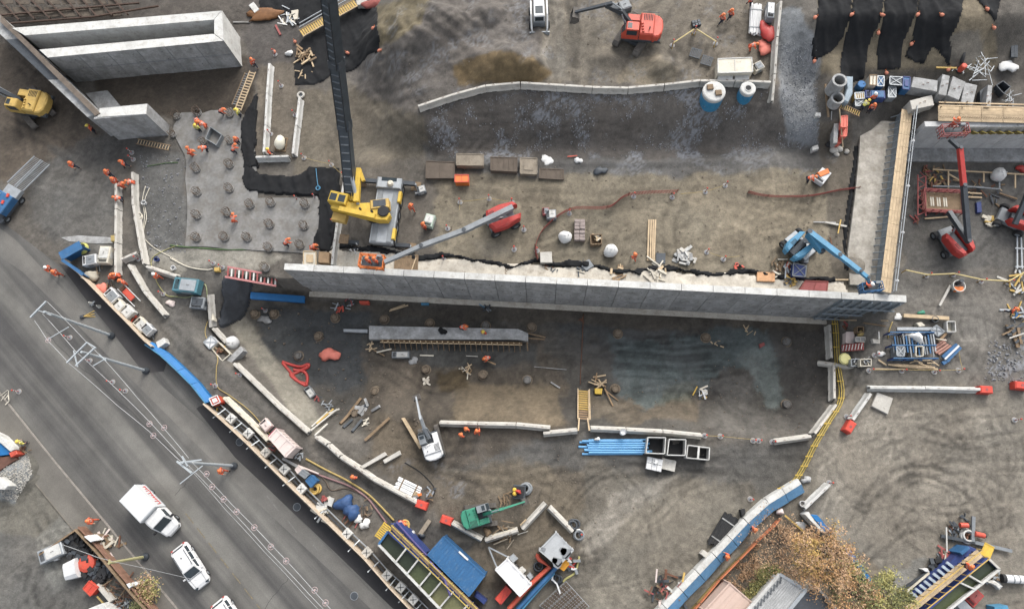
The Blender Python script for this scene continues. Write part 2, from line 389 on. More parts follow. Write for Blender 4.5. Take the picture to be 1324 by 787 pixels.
 col*=(1-.16*wet)[...,None]
 rgba=np.concatenate([col,wet[...,None]],-1).astype(np.float32)
 at.data.foreach_set('color',rgba.ravel())
 m=bpy.data.materials.new('soil'); m.use_nodes=True; t=m.node_tree; L=t.links; b=t.nodes['Principled BSDF']
 a=N(t,'ShaderNodeVertexColor',layer_name='soil'); tc=N(t,'ShaderNodeTexCoord')
 n1=N(t,'ShaderNodeTexNoise',i_Scale=2.2,i_Detail=9.0,i_Roughness=.7); n2=N(t,'ShaderNodeTexNoise',i_Scale=11.0,i_Detail=5.0,i_Roughness=.7)
 vo=N(t,'ShaderNodeTexVoronoi',i_Scale=5.5)
 for n in(n1,n2,vo):L.new(tc.outputs['Object'],n.inputs['Vector'])
 r1=ramp(t,n1.outputs[0],[(.3,g1(.74)),(.7,g1(1.28))]); r2=ramp(t,n2.outputs[0],[(.3,g1(.82)),(.72,g1(1.2))])
 x1=N(t,'ShaderNodeMix',data_type='RGBA',blend_type='MULTIPLY'); x1.inputs['Factor'].default_value=1
 x2=N(t,'ShaderNodeMix',data_type='RGBA',blend_type='MULTIPLY'); x2.inputs['Factor'].default_value=1
 L.new(a.outputs[0],x1.inputs['A']); L.new(r1,x1.inputs['B']); L.new(x1.outputs['Result'],x2.inputs['A']); L.new(r2,x2.inputs['B'])
 L.new(x2.outputs['Result'],b.inputs['Base Color'])
 mr=N(t,'ShaderNodeMapRange'); mr.inputs['To Min'].default_value=.9; mr.inputs['To Max'].default_value=.3; L.new(a.outputs['Alpha'],mr.inputs['Value']); L.new(mr.outputs[0],b.inputs['Roughness']); b.inputs['Specular IOR Level'].default_value=.35
 ad=N(t,'ShaderNodeMath',operation='ADD'); L.new(n2.outputs[0],ad.inputs[0]); L.new(n1.outputs[0],ad.inputs[1])
 bp=N(t,'ShaderNodeBump',i_Strength=.55,i_Distance=.16); L.new(ad.outputs[0],bp.inputs['Height']); L.new(bp.outputs[0],b.inputs['Normal'])
 me.materials.append(m)
 o=bpy.data.objects.new('ground',me); COL.objects.link(o); o['kind']='structure'
build_ground()
# ------------------------------------------------------------------ mesh builder
class MB:
 def __init__(s):s.v=[]; s.f=[]
 def add(s,vs,fs):
  o=len(s.v); s.v+=[tuple(v)for v in vs]; s.f+=[tuple(i+o for i in f)for f in fs]; return s
 def loft(s,rings,cap=True,closed=True):
  n=len(rings[0]); vs=[p for r in rings for p in r]; fs=[]
  for k in range(len(rings)-1):
   for i in range(n if closed else n-1):
    j=(i+1)%n; fs.append((k*n+i,k*n+j,(k+1)*n+j,(k+1)*n+i))
  if cap:fs.append(tuple(range(n-1,-1,-1))); fs.append(tuple((len(rings)-1)*n+i for i in range(n)))
  return s.add(vs,fs)
 def prism(s,pts,z0,z1,ch=0.):
  if ch<=0:return s.loft([[(x,y,z0)for x,y in pts],[(x,y,z1)for x,y in pts]])
  cx=sum(p[0]for p in pts)/len(pts); cy=sum(p[1]for p in pts)/len(pts)
  def ins(p):
   dx,dy=cx-p[0],cy-p[1]; l=math.hypot(dx,dy)or 1; k=min(ch*1.3,l*.5)/l; return(p[0]+dx*k,p[1]+dy*k)
  return s.loft([[(x,y,z0)for x,y in pts],[(x,y,z1-ch)for x,y in pts],[ins(p)+(z1,)for p in pts]])
 def box(s,c,d,rz=0.,ch=0.):
  x,y,z=c; a,b,h=d[0]/2,d[1]/2,d[2]; ca,sa=math.cos(rz),math.sin(rz)
  return s.prism([(x+u*ca-w*sa,y+u*sa+w*ca)for u,w in((-a,-b),(a,-b),(a,b),(-a,b))],z,z+h,ch)
 def _fr(s,p,q):
  d=(Vector(q)-Vector(p)); l=d.length or 1e-6; d=d/l
  u=Vector((0,0,1)).cross(d)
  if u.length<1e-4:u=Vector((1,0,0))
  u.normalize(); w=d.cross(u); return d,u,w
 def bar(s,p,q,w,t,w2=None,t2=None):
  d,u,v=s._fr(p,q); p,q=Vector(p),Vector(q); w2=w if w2 is None else w2; t2=t if t2 is None else t2
  R=lambda c,a,b:[c-u*a/2-v*b/2,c+u*a/2-v*b/2,c+u*a/2+v*b/2,c-u*a/2+v*b/2]
  return s.loft([R(p,w,t),R(q,w2,t2)])
 def tube(s,p,q,r,n=8,r2=None,cap=True):
  d,u,v=s._fr(p,q); p,q=Vector(p),Vector(q); r2=r if r2 is None else r2
  R=lambda c,a:[c+u*a*math.cos(2*math.pi*i/n)+v*a*math.sin(2*math.pi*i/n)for i in range(n)]
  return s.loft([R(p,r),R(q,r2)],cap)
 def path(s,pts,r,n=6):
  pts=[Vector(p)for p in pts]; rings=[]
  for i,p in enumerate(pts):
   a=pts[max(i-1,0)]; b=pts[min(i+1,len(pts)-1)]
   d,u,v=s._fr(a,b); rings.append([p+u*r*math.cos(2*math.pi*k/n)+v*r*math.sin(2*math.pi*k/n)for k in range(n)])
  return s.loft(rings)
 def lathe(s,prof,c=(0,0,0),n=14,cap=True):
  return s.loft([[(c[0]+r*math.cos(2*math.pi*i/n),c[1]+r*math.sin(2*math.pi*i/n),c[2]+z)for i in range(n)]for r,z in prof],cap)
 def ring(s,c,R,r,n=14,m=5,ax=None):
  d=Vector(ax or(0,0,1)).normalized(); u=d.orthogonal().normalized(); v=d.cross(u); rings=[]; c=Vector(c)
  for i in range(n):
   a=2*math.pi*i/n; e=u*math.cos(a)+v*math.sin(a)
   rings.append([c+e*(R+r*math.cos(2*math.pi*k/m))+d*r*math.sin(2*math.pi*k/m)for k in range(m)])
  rings.append(rings[0]); return s.loft(rings,False)
 def blob(s,c,d,amp=.12,n=12,m=8,seed=0,flat=True):
  rd=random.Random(seed); rings=[]
  ph=[rd.uniform(0,6.28)for _ in range(6)]
  for k in range(m):
   t=k/(m-1); th=math.pi*(t*.97+.015); ring=[]
   for i in range(n):
    a=2*math.pi*i/n
    w=1+amp*(math.sin(2*a+ph[0]+t*2)+.7*math.sin(3*a+ph[1]-t*3)+.5*math.sin(5*a+ph[2]+4*t))+rd.uniform(-amp,amp)*.5
    z=-math.cos(th)
    if flat:z=max(z,-.55)
    ring.append((c[0]+d[0]/2*math.sin(th)*w*math.cos(a),c[1]+d[1]/2*math.sin(th)*w*math.sin(a),c[2]+d[2]/2*(z+(.55 if flat else 0))))
   rings.append(ring)
  return s.loft(rings)
 def mesh(s,name,m,sm=False):
  me=bpy.data.meshes.new(name); me.from_pydata([tuple(v)for v in s.v],[],s.f); me.materials.append(m)
  bm=bmesh.new(); bm.from_mesh(me); bmesh.ops.recalc_face_normals(bm,faces=bm.faces); bm.to_mesh(me); bm.free()
  if sm:me.polygons.foreach_set('use_smooth',[True]*len(me.polygons))
  return me
 def build(s,name,m,parent=None,loc=(0,0,0),rz=0.,sm=False,kind=None):
  o=bpy.data.objects.new(name,s.mesh(name,m,sm)); COL.objects.link(o); o.location=loc; o.rotation_euler=(0,0,rz)
  if parent:o.parent=parent
  if kind:o['kind']=kind
  return o
def link(name,me,parent=None,loc=(0,0,0),rot=(0,0,0),scale=None):
 o=bpy.data.objects.new(name,me); COL.objects.link(o); o.location=loc; o.rotation_euler=rot
 if scale:o.scale=scale
 if parent:o.parent=parent
 return o
def tag(o,label,cat,group=None):
 o['label']=label; o['category']=cat
 if group:o['group']=group
 return o
def thing(name,label,cat,loc=(0,0,0),rz=0.,group=None):
 o=bpy.data.objects.new(name,None); COL.objects.link(o); o.location=loc; o.rotation_euler=(0,0,rz); o.empty_display_size=.3
 return tag(o,label,cat,group)
def copy_tree(o,parent=None):
 c=o.copy(); COL.objects.link(c); c.parent=parent
 for ch in o.children:copy_tree(ch,c)
 return c
def q(r,c,x,y):
 return((0,220,440,660,880,1094)[c]+x/3.935,(0,195,390,587)[r]+y/3.935)
def ang(a,b,up=0.):
 A,B=G(*a,up),G(*b,up); return math.atan2(B.y-A.y,B.x-A.x)
def seg(a,b,up=0.):
 A,B=G(*a,up),G(*b,up); M=(A+B)/2; return M,(B-A).length,math.atan2(B.y-A.y,B.x-A.x)
def onground(p):return Vector((p.x,p.y,hgt(p.x,p.y)))
def topquad(corners,up,zb=None):
 """world base centre, local corner list (xy) for a body whose top at height `up` shows these corners"""
 z0=zb if zb is not None else sum(G(*c,up).z-up for c in corners)/len(corners)
 pts=[P(c[0],c[1],z0+up)for c in corners]; m=sum(pts,Vector())/len(pts)
 return Vector((m.x,m.y,z0)),[(p.x-m.x,p.y-m.y)for p in pts]
ORD='first second third fourth fifth sixth seventh eighth ninth tenth eleventh twelfth thirteenth fourteenth fifteenth sixteenth'.split()
def lerp(a,b,t):return tuple(a[i]+(b[i]-a[i])*t for i in range(len(a)))
# ------------------------------------------------------------------ the palette
M_CON=mat('concrete',(196,192,182),.85,var=.18,scale=.8,dirt=.25,dirtrgb=(120,110,96))
M_CONW=mat('concrete_white',(206,206,201),.8,var=.2,scale=.7,dirt=.36,dirtrgb=(150,143,130))
M_CONG=mat('concrete_grey',(170,171,170),.85,var=.32,scale=.5,dirt=.5,dirtrgb=(126,125,121),streak=(1.7,1.7,.28))
M_CONB=mat('concrete_blinding',(134,133,130),.8,var=.3,scale=.35,dirt=.5,dirtrgb=(108,102,92))
M_DUST=mat('dusty_concrete',(204,196,180),.9,var=.22,scale=.7,dirt=.35,dirtrgb=(140,126,106))
M_WOOD=mat('sawn_timber',(204,178,140),.8,var=.25,scale=1.6,dirt=.15)
M_WOODD=mat('old_timber',(140,116,88),.85,var=.35,scale=1.6,dirt=.3)
M_PLY=mat('plywood',(160,130,96),.8,var=.25,scale=1.)
M_STEEL=mat('galvanised',(168,174,178),.5,.35,var=.2,scale=2)
M_DSTEEL=mat('dark_steel',(78,84,90),.55,.3,var=.25,scale=2)
M_BLACK=mat('black_rubber',(44,45,47),.8,var=.25,scale=2,dirt=.2)
M_GREY=mat('grey_paint',(134,140,144),.55,var=.2,scale=1.4,dirt=.15)
M_RUST=mat('rusty_steel',(124,84,64),.85,.1,var=.35,scale=3)
M_REBAR=mat('rebar',(112,96,82),.8,.2,var=.3,scale=4)
M_WHITE=mat('white_paint',(222,223,222),.4,var=.09,scale=1,dirt=.14,dirtrgb=(178,174,166),bump=.03)
M_CREAM=mat('cream_paint',(214,206,186),.6,var=.18,scale=1,dirt=.2)
M_RED=mat('red_paint',(204,62,56),.5,var=.2,scale=1.2,dirt=.3,dirtrgb=(150,96,80),bump=.05)
M_ORG=mat('orange_red_paint',(220,80,58),.5,var=.2,scale=1.2,dirt=.3,dirtrgb=(156,102,80),bump=.05)
M_BRED=mat('signal_red',(226,72,54),.55,var=.16,scale=2,dirt=.2)
M_ORANGE=mat('orange_paint',(236,120,46),.5,var=.14,scale=1.4,dirt=.08)
M_YEL=mat('yellow_paint',(226,184,56),.5,var=.2,scale=1.2,dirt=.28,dirtrgb=(172,146,84),bump=.05)
M_YELD=mat('dusty_yellow',(206,168,82),.6,var=.2,scale=1.5,dirt=.2)
M_BLUE=mat('blue_paint',(48,104,156),.55,var=.2,scale=1.1,dirt=.28,dirtrgb=(96,118,136))
M_DBLUE=mat('dark_blue_paint',(52,70,132),.5,var=.18,scale=1.1,dirt=.12)
M_SKY=mat('light_blue_paint',(74,146,186),.5,var=.2,scale=1.2,dirt=.25,dirtrgb=(126,150,164))
M_TARP=mat('blue_tarp',(22,112,182),.55,var=.15,scale=1.5,bump=.4,bscale=5)
M_GREEN=mat('green_paint',(50,142,112),.5,var=.2,scale=1.4,dirt=.3,dirtrgb=(92,122,102))
M_PINK=mat('faded_pink',(222,204,196),.7,var=.08,scale=.9,dirt=.05)
M_MEMB=mat('black_membrane',(26,28,31),.95,var=.3,scale=.5,dirt=.10,dirtrgb=(66,64,60),bump=.3,bscale=4)
M_GLASS=mat('dark_glass',(56,66,72),.12,.0,var=.1,bump=0)
M_HIVIS=mat('hi_vis_orange',(250,104,62),.75,var=.12,scale=5)
M_HIVISY=mat('hi_vis_yellow',(224,216,92),.75,var=.12,scale=5)
M_TROUS=mat('work_trousers',(214,92,60),.85,var=.2,scale=5)
M_NAVY=mat('navy_trousers',(52,56,70),.85,var=.2,scale=5)
M_BAND=mat('reflective_band',(214,214,206),.4,var=.05)
M_SKIN=mat('skin',(196,150,122),.6,var=.08)
M_HATS=[mat('hard_hat_white',(236,236,230),.35,var=.04),mat('hard_hat_orange',(240,120,60),.35,var=.04),mat('hard_hat_yellow',(236,206,70),.35,var=.04),mat('hard_hat_blue',(70,110,170),.35,var=.04)]
M_BAG=mat('white_woven_bag',(226,226,222),.8,var=.1,scale=3,bump=.4,bscale=9)
M_PIPEB=mat('blue_pipe',(92,166,222),.45,var=.12,scale=2)
M_TRED=mat('dusty_red',(168,82,78),.6,var=.2,scale=2,dirt=.15)
M_NETR=mat('red_net',(156,80,72),.85,var=.25,scale=4)
M_PRIM=mat('post_rim',(168,158,150),.7,var=.2,scale=4)
M_TRACK=mat('dusty_track',(104,99,93),.85,.1,var=.3,scale=3)
# ------------------------------------------------------------------ people
def skin_mesh(name,verts,edges,rad,m,sub=1,root=0):
 me=bpy.data.meshes.new('tmp'); me.from_pydata(verts,edges,[]); o=bpy.data.objects.new('tmp',me); COL.objects.link(o)
 o.modifiers.new('s','SKIN')
 for i,d in enumerate(me.skin_vertices[0].data):d.radius=(rad[i],rad[i]); d.use_root=(i==root)
 sb=o.modifiers.new('u','SUBSURF'); sb.levels=sub
 dg=bpy.context.evaluated_depsgraph_get(); dg.update()
 out=bpy.data.meshes.new_from_object(o.evaluated_get(dg)); out.name=name
 bpy.data.objects.remove(o); bpy.data.meshes.remove(me)
 out.materials.clear(); out.materials.append(m); out.polygons.foreach_set('use_smooth',[True]*len(out.polygons)); return out
def pose_joints(pose):
 J=dict(pel=(0,0,.95),spi=(0,0,1.2),che=(0,0,1.4),nek=(.01,0,1.52),hed=(.03,0,1.64),top=(.03,0,1.74),nose=(.14,0,1.64),
   shl=(0,.2,1.43),shr=(0,-.2,1.43),ell=(-.02,.27,1.14),elr=(-.02,-.27,1.14),wrl=(.1,.28,.9),wrr=(.1,-.28,.9),
   hpl=(0,.1,.9),hpr=(0,-.1,.9),knl=(.03,.11,.5),knr=(.03,-.11,.5),anl=(0,.11,.1),anr=(0,-.11,.1),tol=(.17,.13,.05),tor=(.17,-.13,.05))
 if pose=='walk':
  J.update(knl=(.22,.1,.53),anl=(.3,.1,.12),tol=(.47,.11,.1),knr=(-.04,-.1,.5),anr=(-.34,-.1,.16),tor=(-.2,-.11,.05),
    ell=(-.17,.25,1.17),wrl=(-.12,.26,.93),elr=(.1,-.26,1.15),wrr=(.32,-.24,1.02))
 if pose=='bend':
  J.update(pel=(-.16,0,.88),spi=(.06,0,1.06),che=(.27,0,1.16),nek=(.38,0,1.2),hed=(.5,0,1.24),top=(.54,0,1.33),nose=(.58,0,1.15),
    shl=(.28,.2,1.16),shr=(.28,-.2,1.16),ell=(.38,.25,.88),elr=(.38,-.25,.88),wrl=(.55,.2,.68),wrr=(.55,-.2,.68),
    hpl=(-.14,.1,.86),hpr=(-.14,-.1,.86),knl=(.08,.13,.5),knr=(.02,-.13,.5))
 if pose=='reach':
  J.update(ell=(.18,.29,1.22),elr=(.2,-.27,1.2),wrl=(.44,.24,1.2),wrr=(.45,-.18,1.12),spi=(.02,0,1.2),che=(.05,0,1.4))
 return{k:Vector(v)for k,v in J.items()}
PEOPLE={}
def person_meshes(pose):
 if pose in PEOPLE:return PEOPLE[pose]
 J=pose_joints(pose); names=list(J); ix={n:i for i,n in enumerate(names)}
 V=[J[n]for n in names]; R=dict(pel=.13,spi=.13,che=.145,nek=.06,hed=.1,top=.07,nose=.02,shl=.075,shr=.075,ell=.048,elr=.048,wrl=.033,wrr=.033,
  hpl=.095,hpr=.095,knl=.065,knr=.065,anl=.045,anr=.045,tol=.04,tor=.04)
 rad=[R[n]for n in names]
 E=[('pel','spi'),('spi','che'),('che','nek'),('nek','hed'),('hed','top'),('hed','nose'),('che','shl'),('che','shr'),('shl','ell'),('shr','elr'),('ell','wrl'),('elr','wrr'),
  ('pel','hpl'),('pel','hpr'),('hpl','knl'),('hpr','knr'),('knl','anl'),('knr','anr'),('anl','tol'),('anr','tor')]
 E=[(ix[a],ix[b])for a,b in E]
 for sd_ in('l','r'):
  w=J['wr'+sd_]; d=(w-J['el'+sd_]).normalized(); s=d.cross(Vector((0,0,1)))
  s=s.normalized()if s.length>.1 else Vector((1,0,0)); n_=s.cross(d)
  pi=len(V); V.append(w+d*.075); rad.append(.032); E.append((ix['wr'+sd_],pi))
  for k,(o_,l_)in enumerate(((-.033,.07),(-.011,.082),(.011,.076),(.033,.06))):
   a=len(V); V+=[w+d*.105+s*o_,w+d*(.105+l_*.55)+s*o_*1.1,w+d*(.105+l_*.8)+s*o_*1.1-n_*.035]; rad+=[.011,.009,.008]; E+=[(pi,a),(a,a+1),(a+1,a+2)]
  a=len(V); V+=[w+d*.06-s*.045,w+d*.1-s*.06-n_*.015]; rad+=[.011,.009]; E+=[(pi,a),(a,a+1)]
 body=skin_mesh('body',V,E,rad,M_SKIN)
 def sub(ns,es,rr,nm,m):
  k={n:i for i,n in enumerate(ns)}; return skin_mesh(nm,[J[n]for n in ns],[(k[a],k[b])for a,b in es],rr,m)
 JW={s_:J['el'+s_].lerp(J['wr'+s_],.85)for s_ in 'lr'}; J['cul']=JW['l']; J['cur']=JW['r']
 J['bel']=J['pel'].lerp(J['spi'],.1)
 jacket=sub(['spi','bel','che','shl','shr','ell','elr','cul','cur'],[('spi','bel'),('spi','che'),('che','shl'),('che','shr'),('shl','ell'),('shr','elr'),('ell','cul'),('elr','cur')],
    [.175,.18,.185,.11,.11,.078,.078,.06,.06],'jacket',M_HIVIS)
 J['cfl']=J['knl'].lerp(J['anl'],.85); J['cfr']=J['knr'].lerp(J['anr'],.85)
 trous=sub(['pel','hpl','hpr','knl','knr','cfl','cfr'],[('pel','hpl'),('pel','hpr'),('hpl','knl'),('hpr','knr'),('knl','cfl'),('knr','cfr')],[.16,.125,.125,.09,.09,.075,.075],'trousers',M_TROUS)
 boots=[sub(['an'+s_,'to'+s_],[('an'+s_,'to'+s_)],[.065,.055],'boot',M_BLACK)for s_ in 'lr']
 up=(J['top']-J['hed']).normalized(); c=J['hed']+up*.05
 hat=MB(); hat.lathe([(.185,0),(.19,.012),(.15,.02),(.14,.07),(.1,.12),(.05,.14)],(0,0,0),14); hat.bar((.12,0,.01),(.23,0,.0),.2,.02)
 d=J['nose']-J['hed']; tilt=math.atan2(up.x,up.z)
 band=MB()
 a,b_=J['spi'],J['che']; dd=(b_-a).normalized()
 for t in(.05,.6):band.tube(a.lerp(b_,t)-dd*.025,a.lerp(b_,t)+dd*.025,.2,12,cap=False)
 eye=MB(); e0=J['hed'].lerp(J['nose'],.72);
 for s_ in(-.035,.035):eye.lathe([(.004,-.012),(.014,0),(.004,.012)],(e0.x,s_,e0.z+.02),6)
 PEOPLE[pose]=dict(body=body,jacket=jacket,trousers=trous,boots=boots,hat=[hat.mesh('hard_hat',m,True)for m in M_HATS],c=c,tilt=tilt,band=band.mesh('reflective_band',M_BAND),eye=eye.mesh('eyes',M_BLACK))
 PEOPLE[pose]['jackety']=jacket.copy(); PEOPLE[pose]['jackety'].materials[0]=M_HIVISY
 PEOPLE[pose]['trousn']=trous.copy(); PEOPLE[pose]['trousn'].materials[0]=M_NAVY
 return PEOPLE[pose]
def person(px,py,label,pose='stand',face=0,hat=0,vest='o',legs='o',base=None,group=None):
 m=person_meshes(pose); p=base if base is not None else onground(G(px,py,.9))
 t=thing('person',label,'person',p,math.radians(face),group)
 link('body',m['body'],t); link('jacket',m['jacket']if vest=='o' else m['jackety'],t); link('trousers',m['trousers']if legs=='o' else m['trousn'],t)
 for b in m['boots']:link('boot',b,t)
 link('hard_hat',m['hat'][hat],t,m['c'],(0,m['tilt'],0)); link('reflective_band',m['band'],t); link('eyes',m['eye'],t)
 return t
# ------------------------------------------------------------------ repeated site furniture
BAR_CACHE={}
def barrier_meshes(L,m,hh=.85):
 k=(round(L,1),m.name,hh)
 if k not in BAR_CACHE:
  L=k[0]-.05; w=[(-.31,0),(-.31,.09),(-.2,.3),(-.13,hh-.03),(-.1,hh),(.1,hh),(.13,hh-.03),(.2,.3),(.31,.09),(.31,0)]
  a=MB(); a.loft([[(x,y*.96,z*.995)for y,z in w]if i in(0,3)else[(x,y,z)for y,z in w]for i,x in enumerate((-L/2,-L/2+.05,L/2-.05,L/2))])
  lp=MB(); lp.path([(-.09,0,hh-.02),(-.08,0,hh+.09),(.08,0,hh+.09),(.09,0,hh-.02)],.02,5)
  sl_=MB()
  sl_.box((0,0,.0),(.5,.07,.08))
  hk=MB(); hk.box((0,0,.12),(.06,.08,hh-.2))
  BAR_CACHE[k]=(a.mesh('concrete_barrier',m),lp.mesh('lifting_loop',M_RUST),sl_.mesh('fork_slot',M_BLACK),hk.mesh('end_connector',M_DSTEEL),L)
 return BAR_CACHE[k]
def barrier(a,b,label,group,m,hh=.85,base=None):
 if base is None:
  A,B=G(*a,hh*.75),G(*b,hh*.75)
 else:A,B=a,b
 L=(B-A).length; me=barrier_meshes(L,m,hh); c=(A+B)/2
 za,zb=hgt(A.x,A.y),hgt(B.x,B.y)
 o=link('concrete_barrier',me[0],None,(c.x,c.y,(za+zb)/2+.01),(0,-math.atan2(zb-za,L),math.atan2(B.y-A.y,B.x-A.x)+random.uniform(-.012,.012)))
 tag(o,label,'barrier',group)
 for s_ in(-.27,.27):link('lifting_loop',me[1],o,(me[4]*s_,0,0))
 for s_ in(-1,1):
  link('end_connector',me[3],o,(s_*me[4]/2,0,0))
  for x in(-.27,.27):link('fork_slot',me[2],o,(me[4]*x,s_*.285,0))
 return o
def barrier_row(pts,phrase,end,group,m=None,hh=.85,unit=4.2):
 segs=[]
 for a,b in zip(pts[:-1],pts[1:]):
  L=(G(*b,.6)-G(*a,.6)).length; n=max(1,round(L/unit))
  segs+=[(lerp(a,b,i/n),lerp(a,b,(i+1)/n))for i in range(n)]
 for i,(a,b)in enumerate(segs):
  lab=('weathered concrete barrier '+phrase)if len(segs)==1 else 'concrete barrier, %s from the %s %s'%(ORD[i],end,phrase)
  barrier(a,b,lab,group,m or M_CON,hh)
POST={}
def safety_post(px,py,label,red=True,s=1.):
 if not POST:
  b=MB(); b.lathe([(.24,0),(.24,.07),(.18,.11),(.06,.13)],n=12); POST['base']=b.mesh('base',M_GREY)
  p=MB(); p.tube((0,0,.1),(0,0,1.05),.055,8); POST['post']=p.mesh('post',M_TRED)
  w=MB(); w.tube((0,0,.5),(0,0,.62),.062,8); w.tube((0,0,.8),(0,0,.92),.062,8); POST['band']=w.mesh('band',M_WHITE)
  c=MB(); c.lathe([(.06,1.05),(.09,1.08),(.05,1.16)],n=8); POST['cap']=c.mesh('cap',M_BRED)
  r=MB(); r.ring((0,0,.06),.25,.035,14,5); POST['rim']=r.mesh('rim',M_PRIM)
 p=onground(G(px,py,.3)); t=thing('safety_post',label,'safety post',p,0,'red and white safety posts')
 for k in('base','post','band','cap','rim'):link(k,POST[k],t,scale=(s,)*3)
 return t
def rope(pts,label,m,name='barrier_chain',cat='chain',up=.75,sag=.12,r=.022,group=None):
 b=MB(); W_=[G(*p,up)for p in pts]; out=[]
 for a,c in zip(W_[:-1],W_[1:]):
  for k in range(6):
   t=k/6; v=a.lerp(c,t); v.z-=sag*4*t*(1-t); out.append(v)
 out.append(W_[-1]); o0=out[0].copy(); b.path([v-o0 for v in out],r,5)
 return tag(b.build(name,m,None,o0),label,cat,group)
def hose(pts,label,m,r=.06,name='hose',cat='hose',up=.06,group=None):
 s=spl(pts,6); W_=[G(*p,up)for p in s]; o0=W_[0].copy(); b=MB(); b.path([v-o0 for v in W_],r,6)
 return tag(b.build(name,m,None,o0,sm=True),label,cat,group)
def boards(name,label,cat,items,m,w=.2,t=.06,group=None,part='board'):
 """a heap or row of boards/pipes: list of (pixel, pixel, height)"""
 W_=[(G(*a,u),G(*b,u))for a,b,u in items]; o0=onground(sum((a+b for a,b in W_),Vector())/(2*len(W_)))
 r=thing(name,label,cat,o0,0,group)
 for a,b in W_:MB().bar(a-o0,b-o0,w,t).build(part,m,r)
 return r
def slabbox(name,label,cat,corners,up,m,group=None,ch=.04,extra=None,zb=None):
 o0,pts=topquad(corners,up,zb); b=MB(); b.prism(pts,-.15,up,ch); o=b.build(name,m,None,o0); tag(o,label,cat,group)
 if extra:extra(o,pts,up)
 return o
def pallet(px,py,rz,label,load='blocks',m=None,d=(1.2,.9),hh=.6,name='pallet_load',cat='pallet',n=3):
 p=onground(G(px,py,hh)); t=thing(name,label,cat,p,rz)
 for k in range(5):MB().box((0,-d[1]/2+.06+k*(d[1]-.12)/4,.11),(d[0],.1,.025)).build('slat',M_WOODD,t)
 for k in(-1,0,1):MB().box((k*(d[0]/2-.06),0,0),(.1,d[1],.105)).build('bearer',M_WOODD,t)
 if load=='blocks':
  for i in range(n):
   for j in range(2):
    MB().box((-d[0]/2+(i+.5)*d[0]/n,(j-.5)*d[1]/2,.14),(d[0]/n-.03,d[1]/2-.03,hh-.14+random.uniform(-.05,.05)),random.uniform(-.04,.04),.02).build('block',m or M_CON,t)
 elif load=='bag':
  MB().blob((0,0,.14),(d[0]*.95,d[1]*.95,hh*1.3),.07,14,9,int(px)).build('bag',m or M_BAG,t,sm=True)
 elif load=='sheets':
  for k in range(5):MB().box((random.uniform(-.04,.04),random.uniform(-.04,.04),.14+k*(hh-.14)/5),(d[0],d[1],(hh-.14)/5-.012),random.uniform(-.04,.04)).build('sheet',m or M_PLY,t)
 return t
def bigbag(px,py,label,s=1.1,m=None):
 p=onground(G(px,py,.5)); t=thing('bulk_bag',label,'bulk bag',p,random.uniform(0,3))
 MB().blob((0,0,0),(s,s,s*1.15),.06,16,10,int(px)).build('sack',m or M_BAG,t,sm=True)
 for k in range(4):
  a=math.pi/4+k*math.pi/2; MB().path([(s*.3*math.cos(a),s*.3*math.sin(a),s*.72),(s*.25*math.cos(a+.3),s*.25*math.sin(a+.3),s*.95),(s*.3*math.cos(a+.7),s*.3*math.sin(a+.7),s*.7)],.03,5).build('strap',M_BAG,t)
 MB().lathe([(s*.16,s*.8),(s*.1,s*.92),(s*.02,s*.94)],n=8).build('filling_spout',M_BAG,t)
 return t
def machine_box(px,py,rz,d,label,cat,m,name=None,m2=None):
 """generator, compressor and pump housings: plinth, housing, lid, grille, exhaust, fork pockets"""
 p=onground(G(px,py,d[2])); t=thing(name or cat.replace(' ','_'),label,cat,p,rz); L,w,hh=d
 MB().box((0,0,0),(L*1.02,w*1.02,hh*.12)).build('skid',M_DSTEEL,t)
 MB().box((0,0,hh*.12),(L,w,hh*.8),0,.05).build('housing',m,t)
 MB().box((L*.1,0,hh*.92),(L*.62,w*.8,hh*.06),0,.02).build('lid',m2 or m,t)
 g=MB()
 for k in range(5):g.box((-L*.42+k*L*.035,0,hh*.921),(L*.018,w*.7,.02))
 g.build('grille',M_BLACK,t)
 MB().tube((-L*.3,w*.3,hh*.9),(-L*.3,w*.3,hh*1.15),.05,8).build('exhaust_pipe',M_BLACK,t)
 MB().path([(L*.1-.12,0,hh*.97),(L*.1-.12,0,hh*1.06),(L*.1+.12,0,hh*1.06),(L*.1+.12,0,hh*.97)],.02,5).build('lifting_eye',M_BLACK,t)
 for s_ in(-1,1):MB().box((0,s_*w*.505,hh*.25),(L*.4,.02,hh*.45)).build('side_door',m2 or m,t)
 return t
WHEEL={}
def wheel(parent,loc,r=.4,w=.25,rimm=None,rz=0.):
 k=(r,w,(rimm or M_GREY).name)
 if k not in WHEEL:
  a=MB(); n=18
  prof=[(r*.55,-w/2),(r*.92,-w/2),(r,-w*.3),(r,w*.3),(r*.92,w/2),(r*.55,w/2)]
  a.loft([[(pr*math.cos(2*math.pi*i/n),y,pr*math.sin(2*math.pi*i/n))for i in range(n)]for pr,y in prof],False)
  b=MB(); b.loft([[(pr*math.cos(2*math.pi*i/n),y,pr*math.sin(2*math.pi*i/n))for i in range(n)]for pr,y in[(r*.56,-w*.4),(r*.5,-w*.2),(r*.2,-w*.3),(r*.2,w*.3),(r*.5,w*.2),(r*.56,w*.4)]])
  WHEEL[k]=(a.mesh('tyre',M_BLACK),b.mesh('rim',rimm or M_GREY))
 t=link('wheel',WHEEL[k][0],parent,loc,(0,0,rz)); link('rim',WHEEL[k][1],t); return t
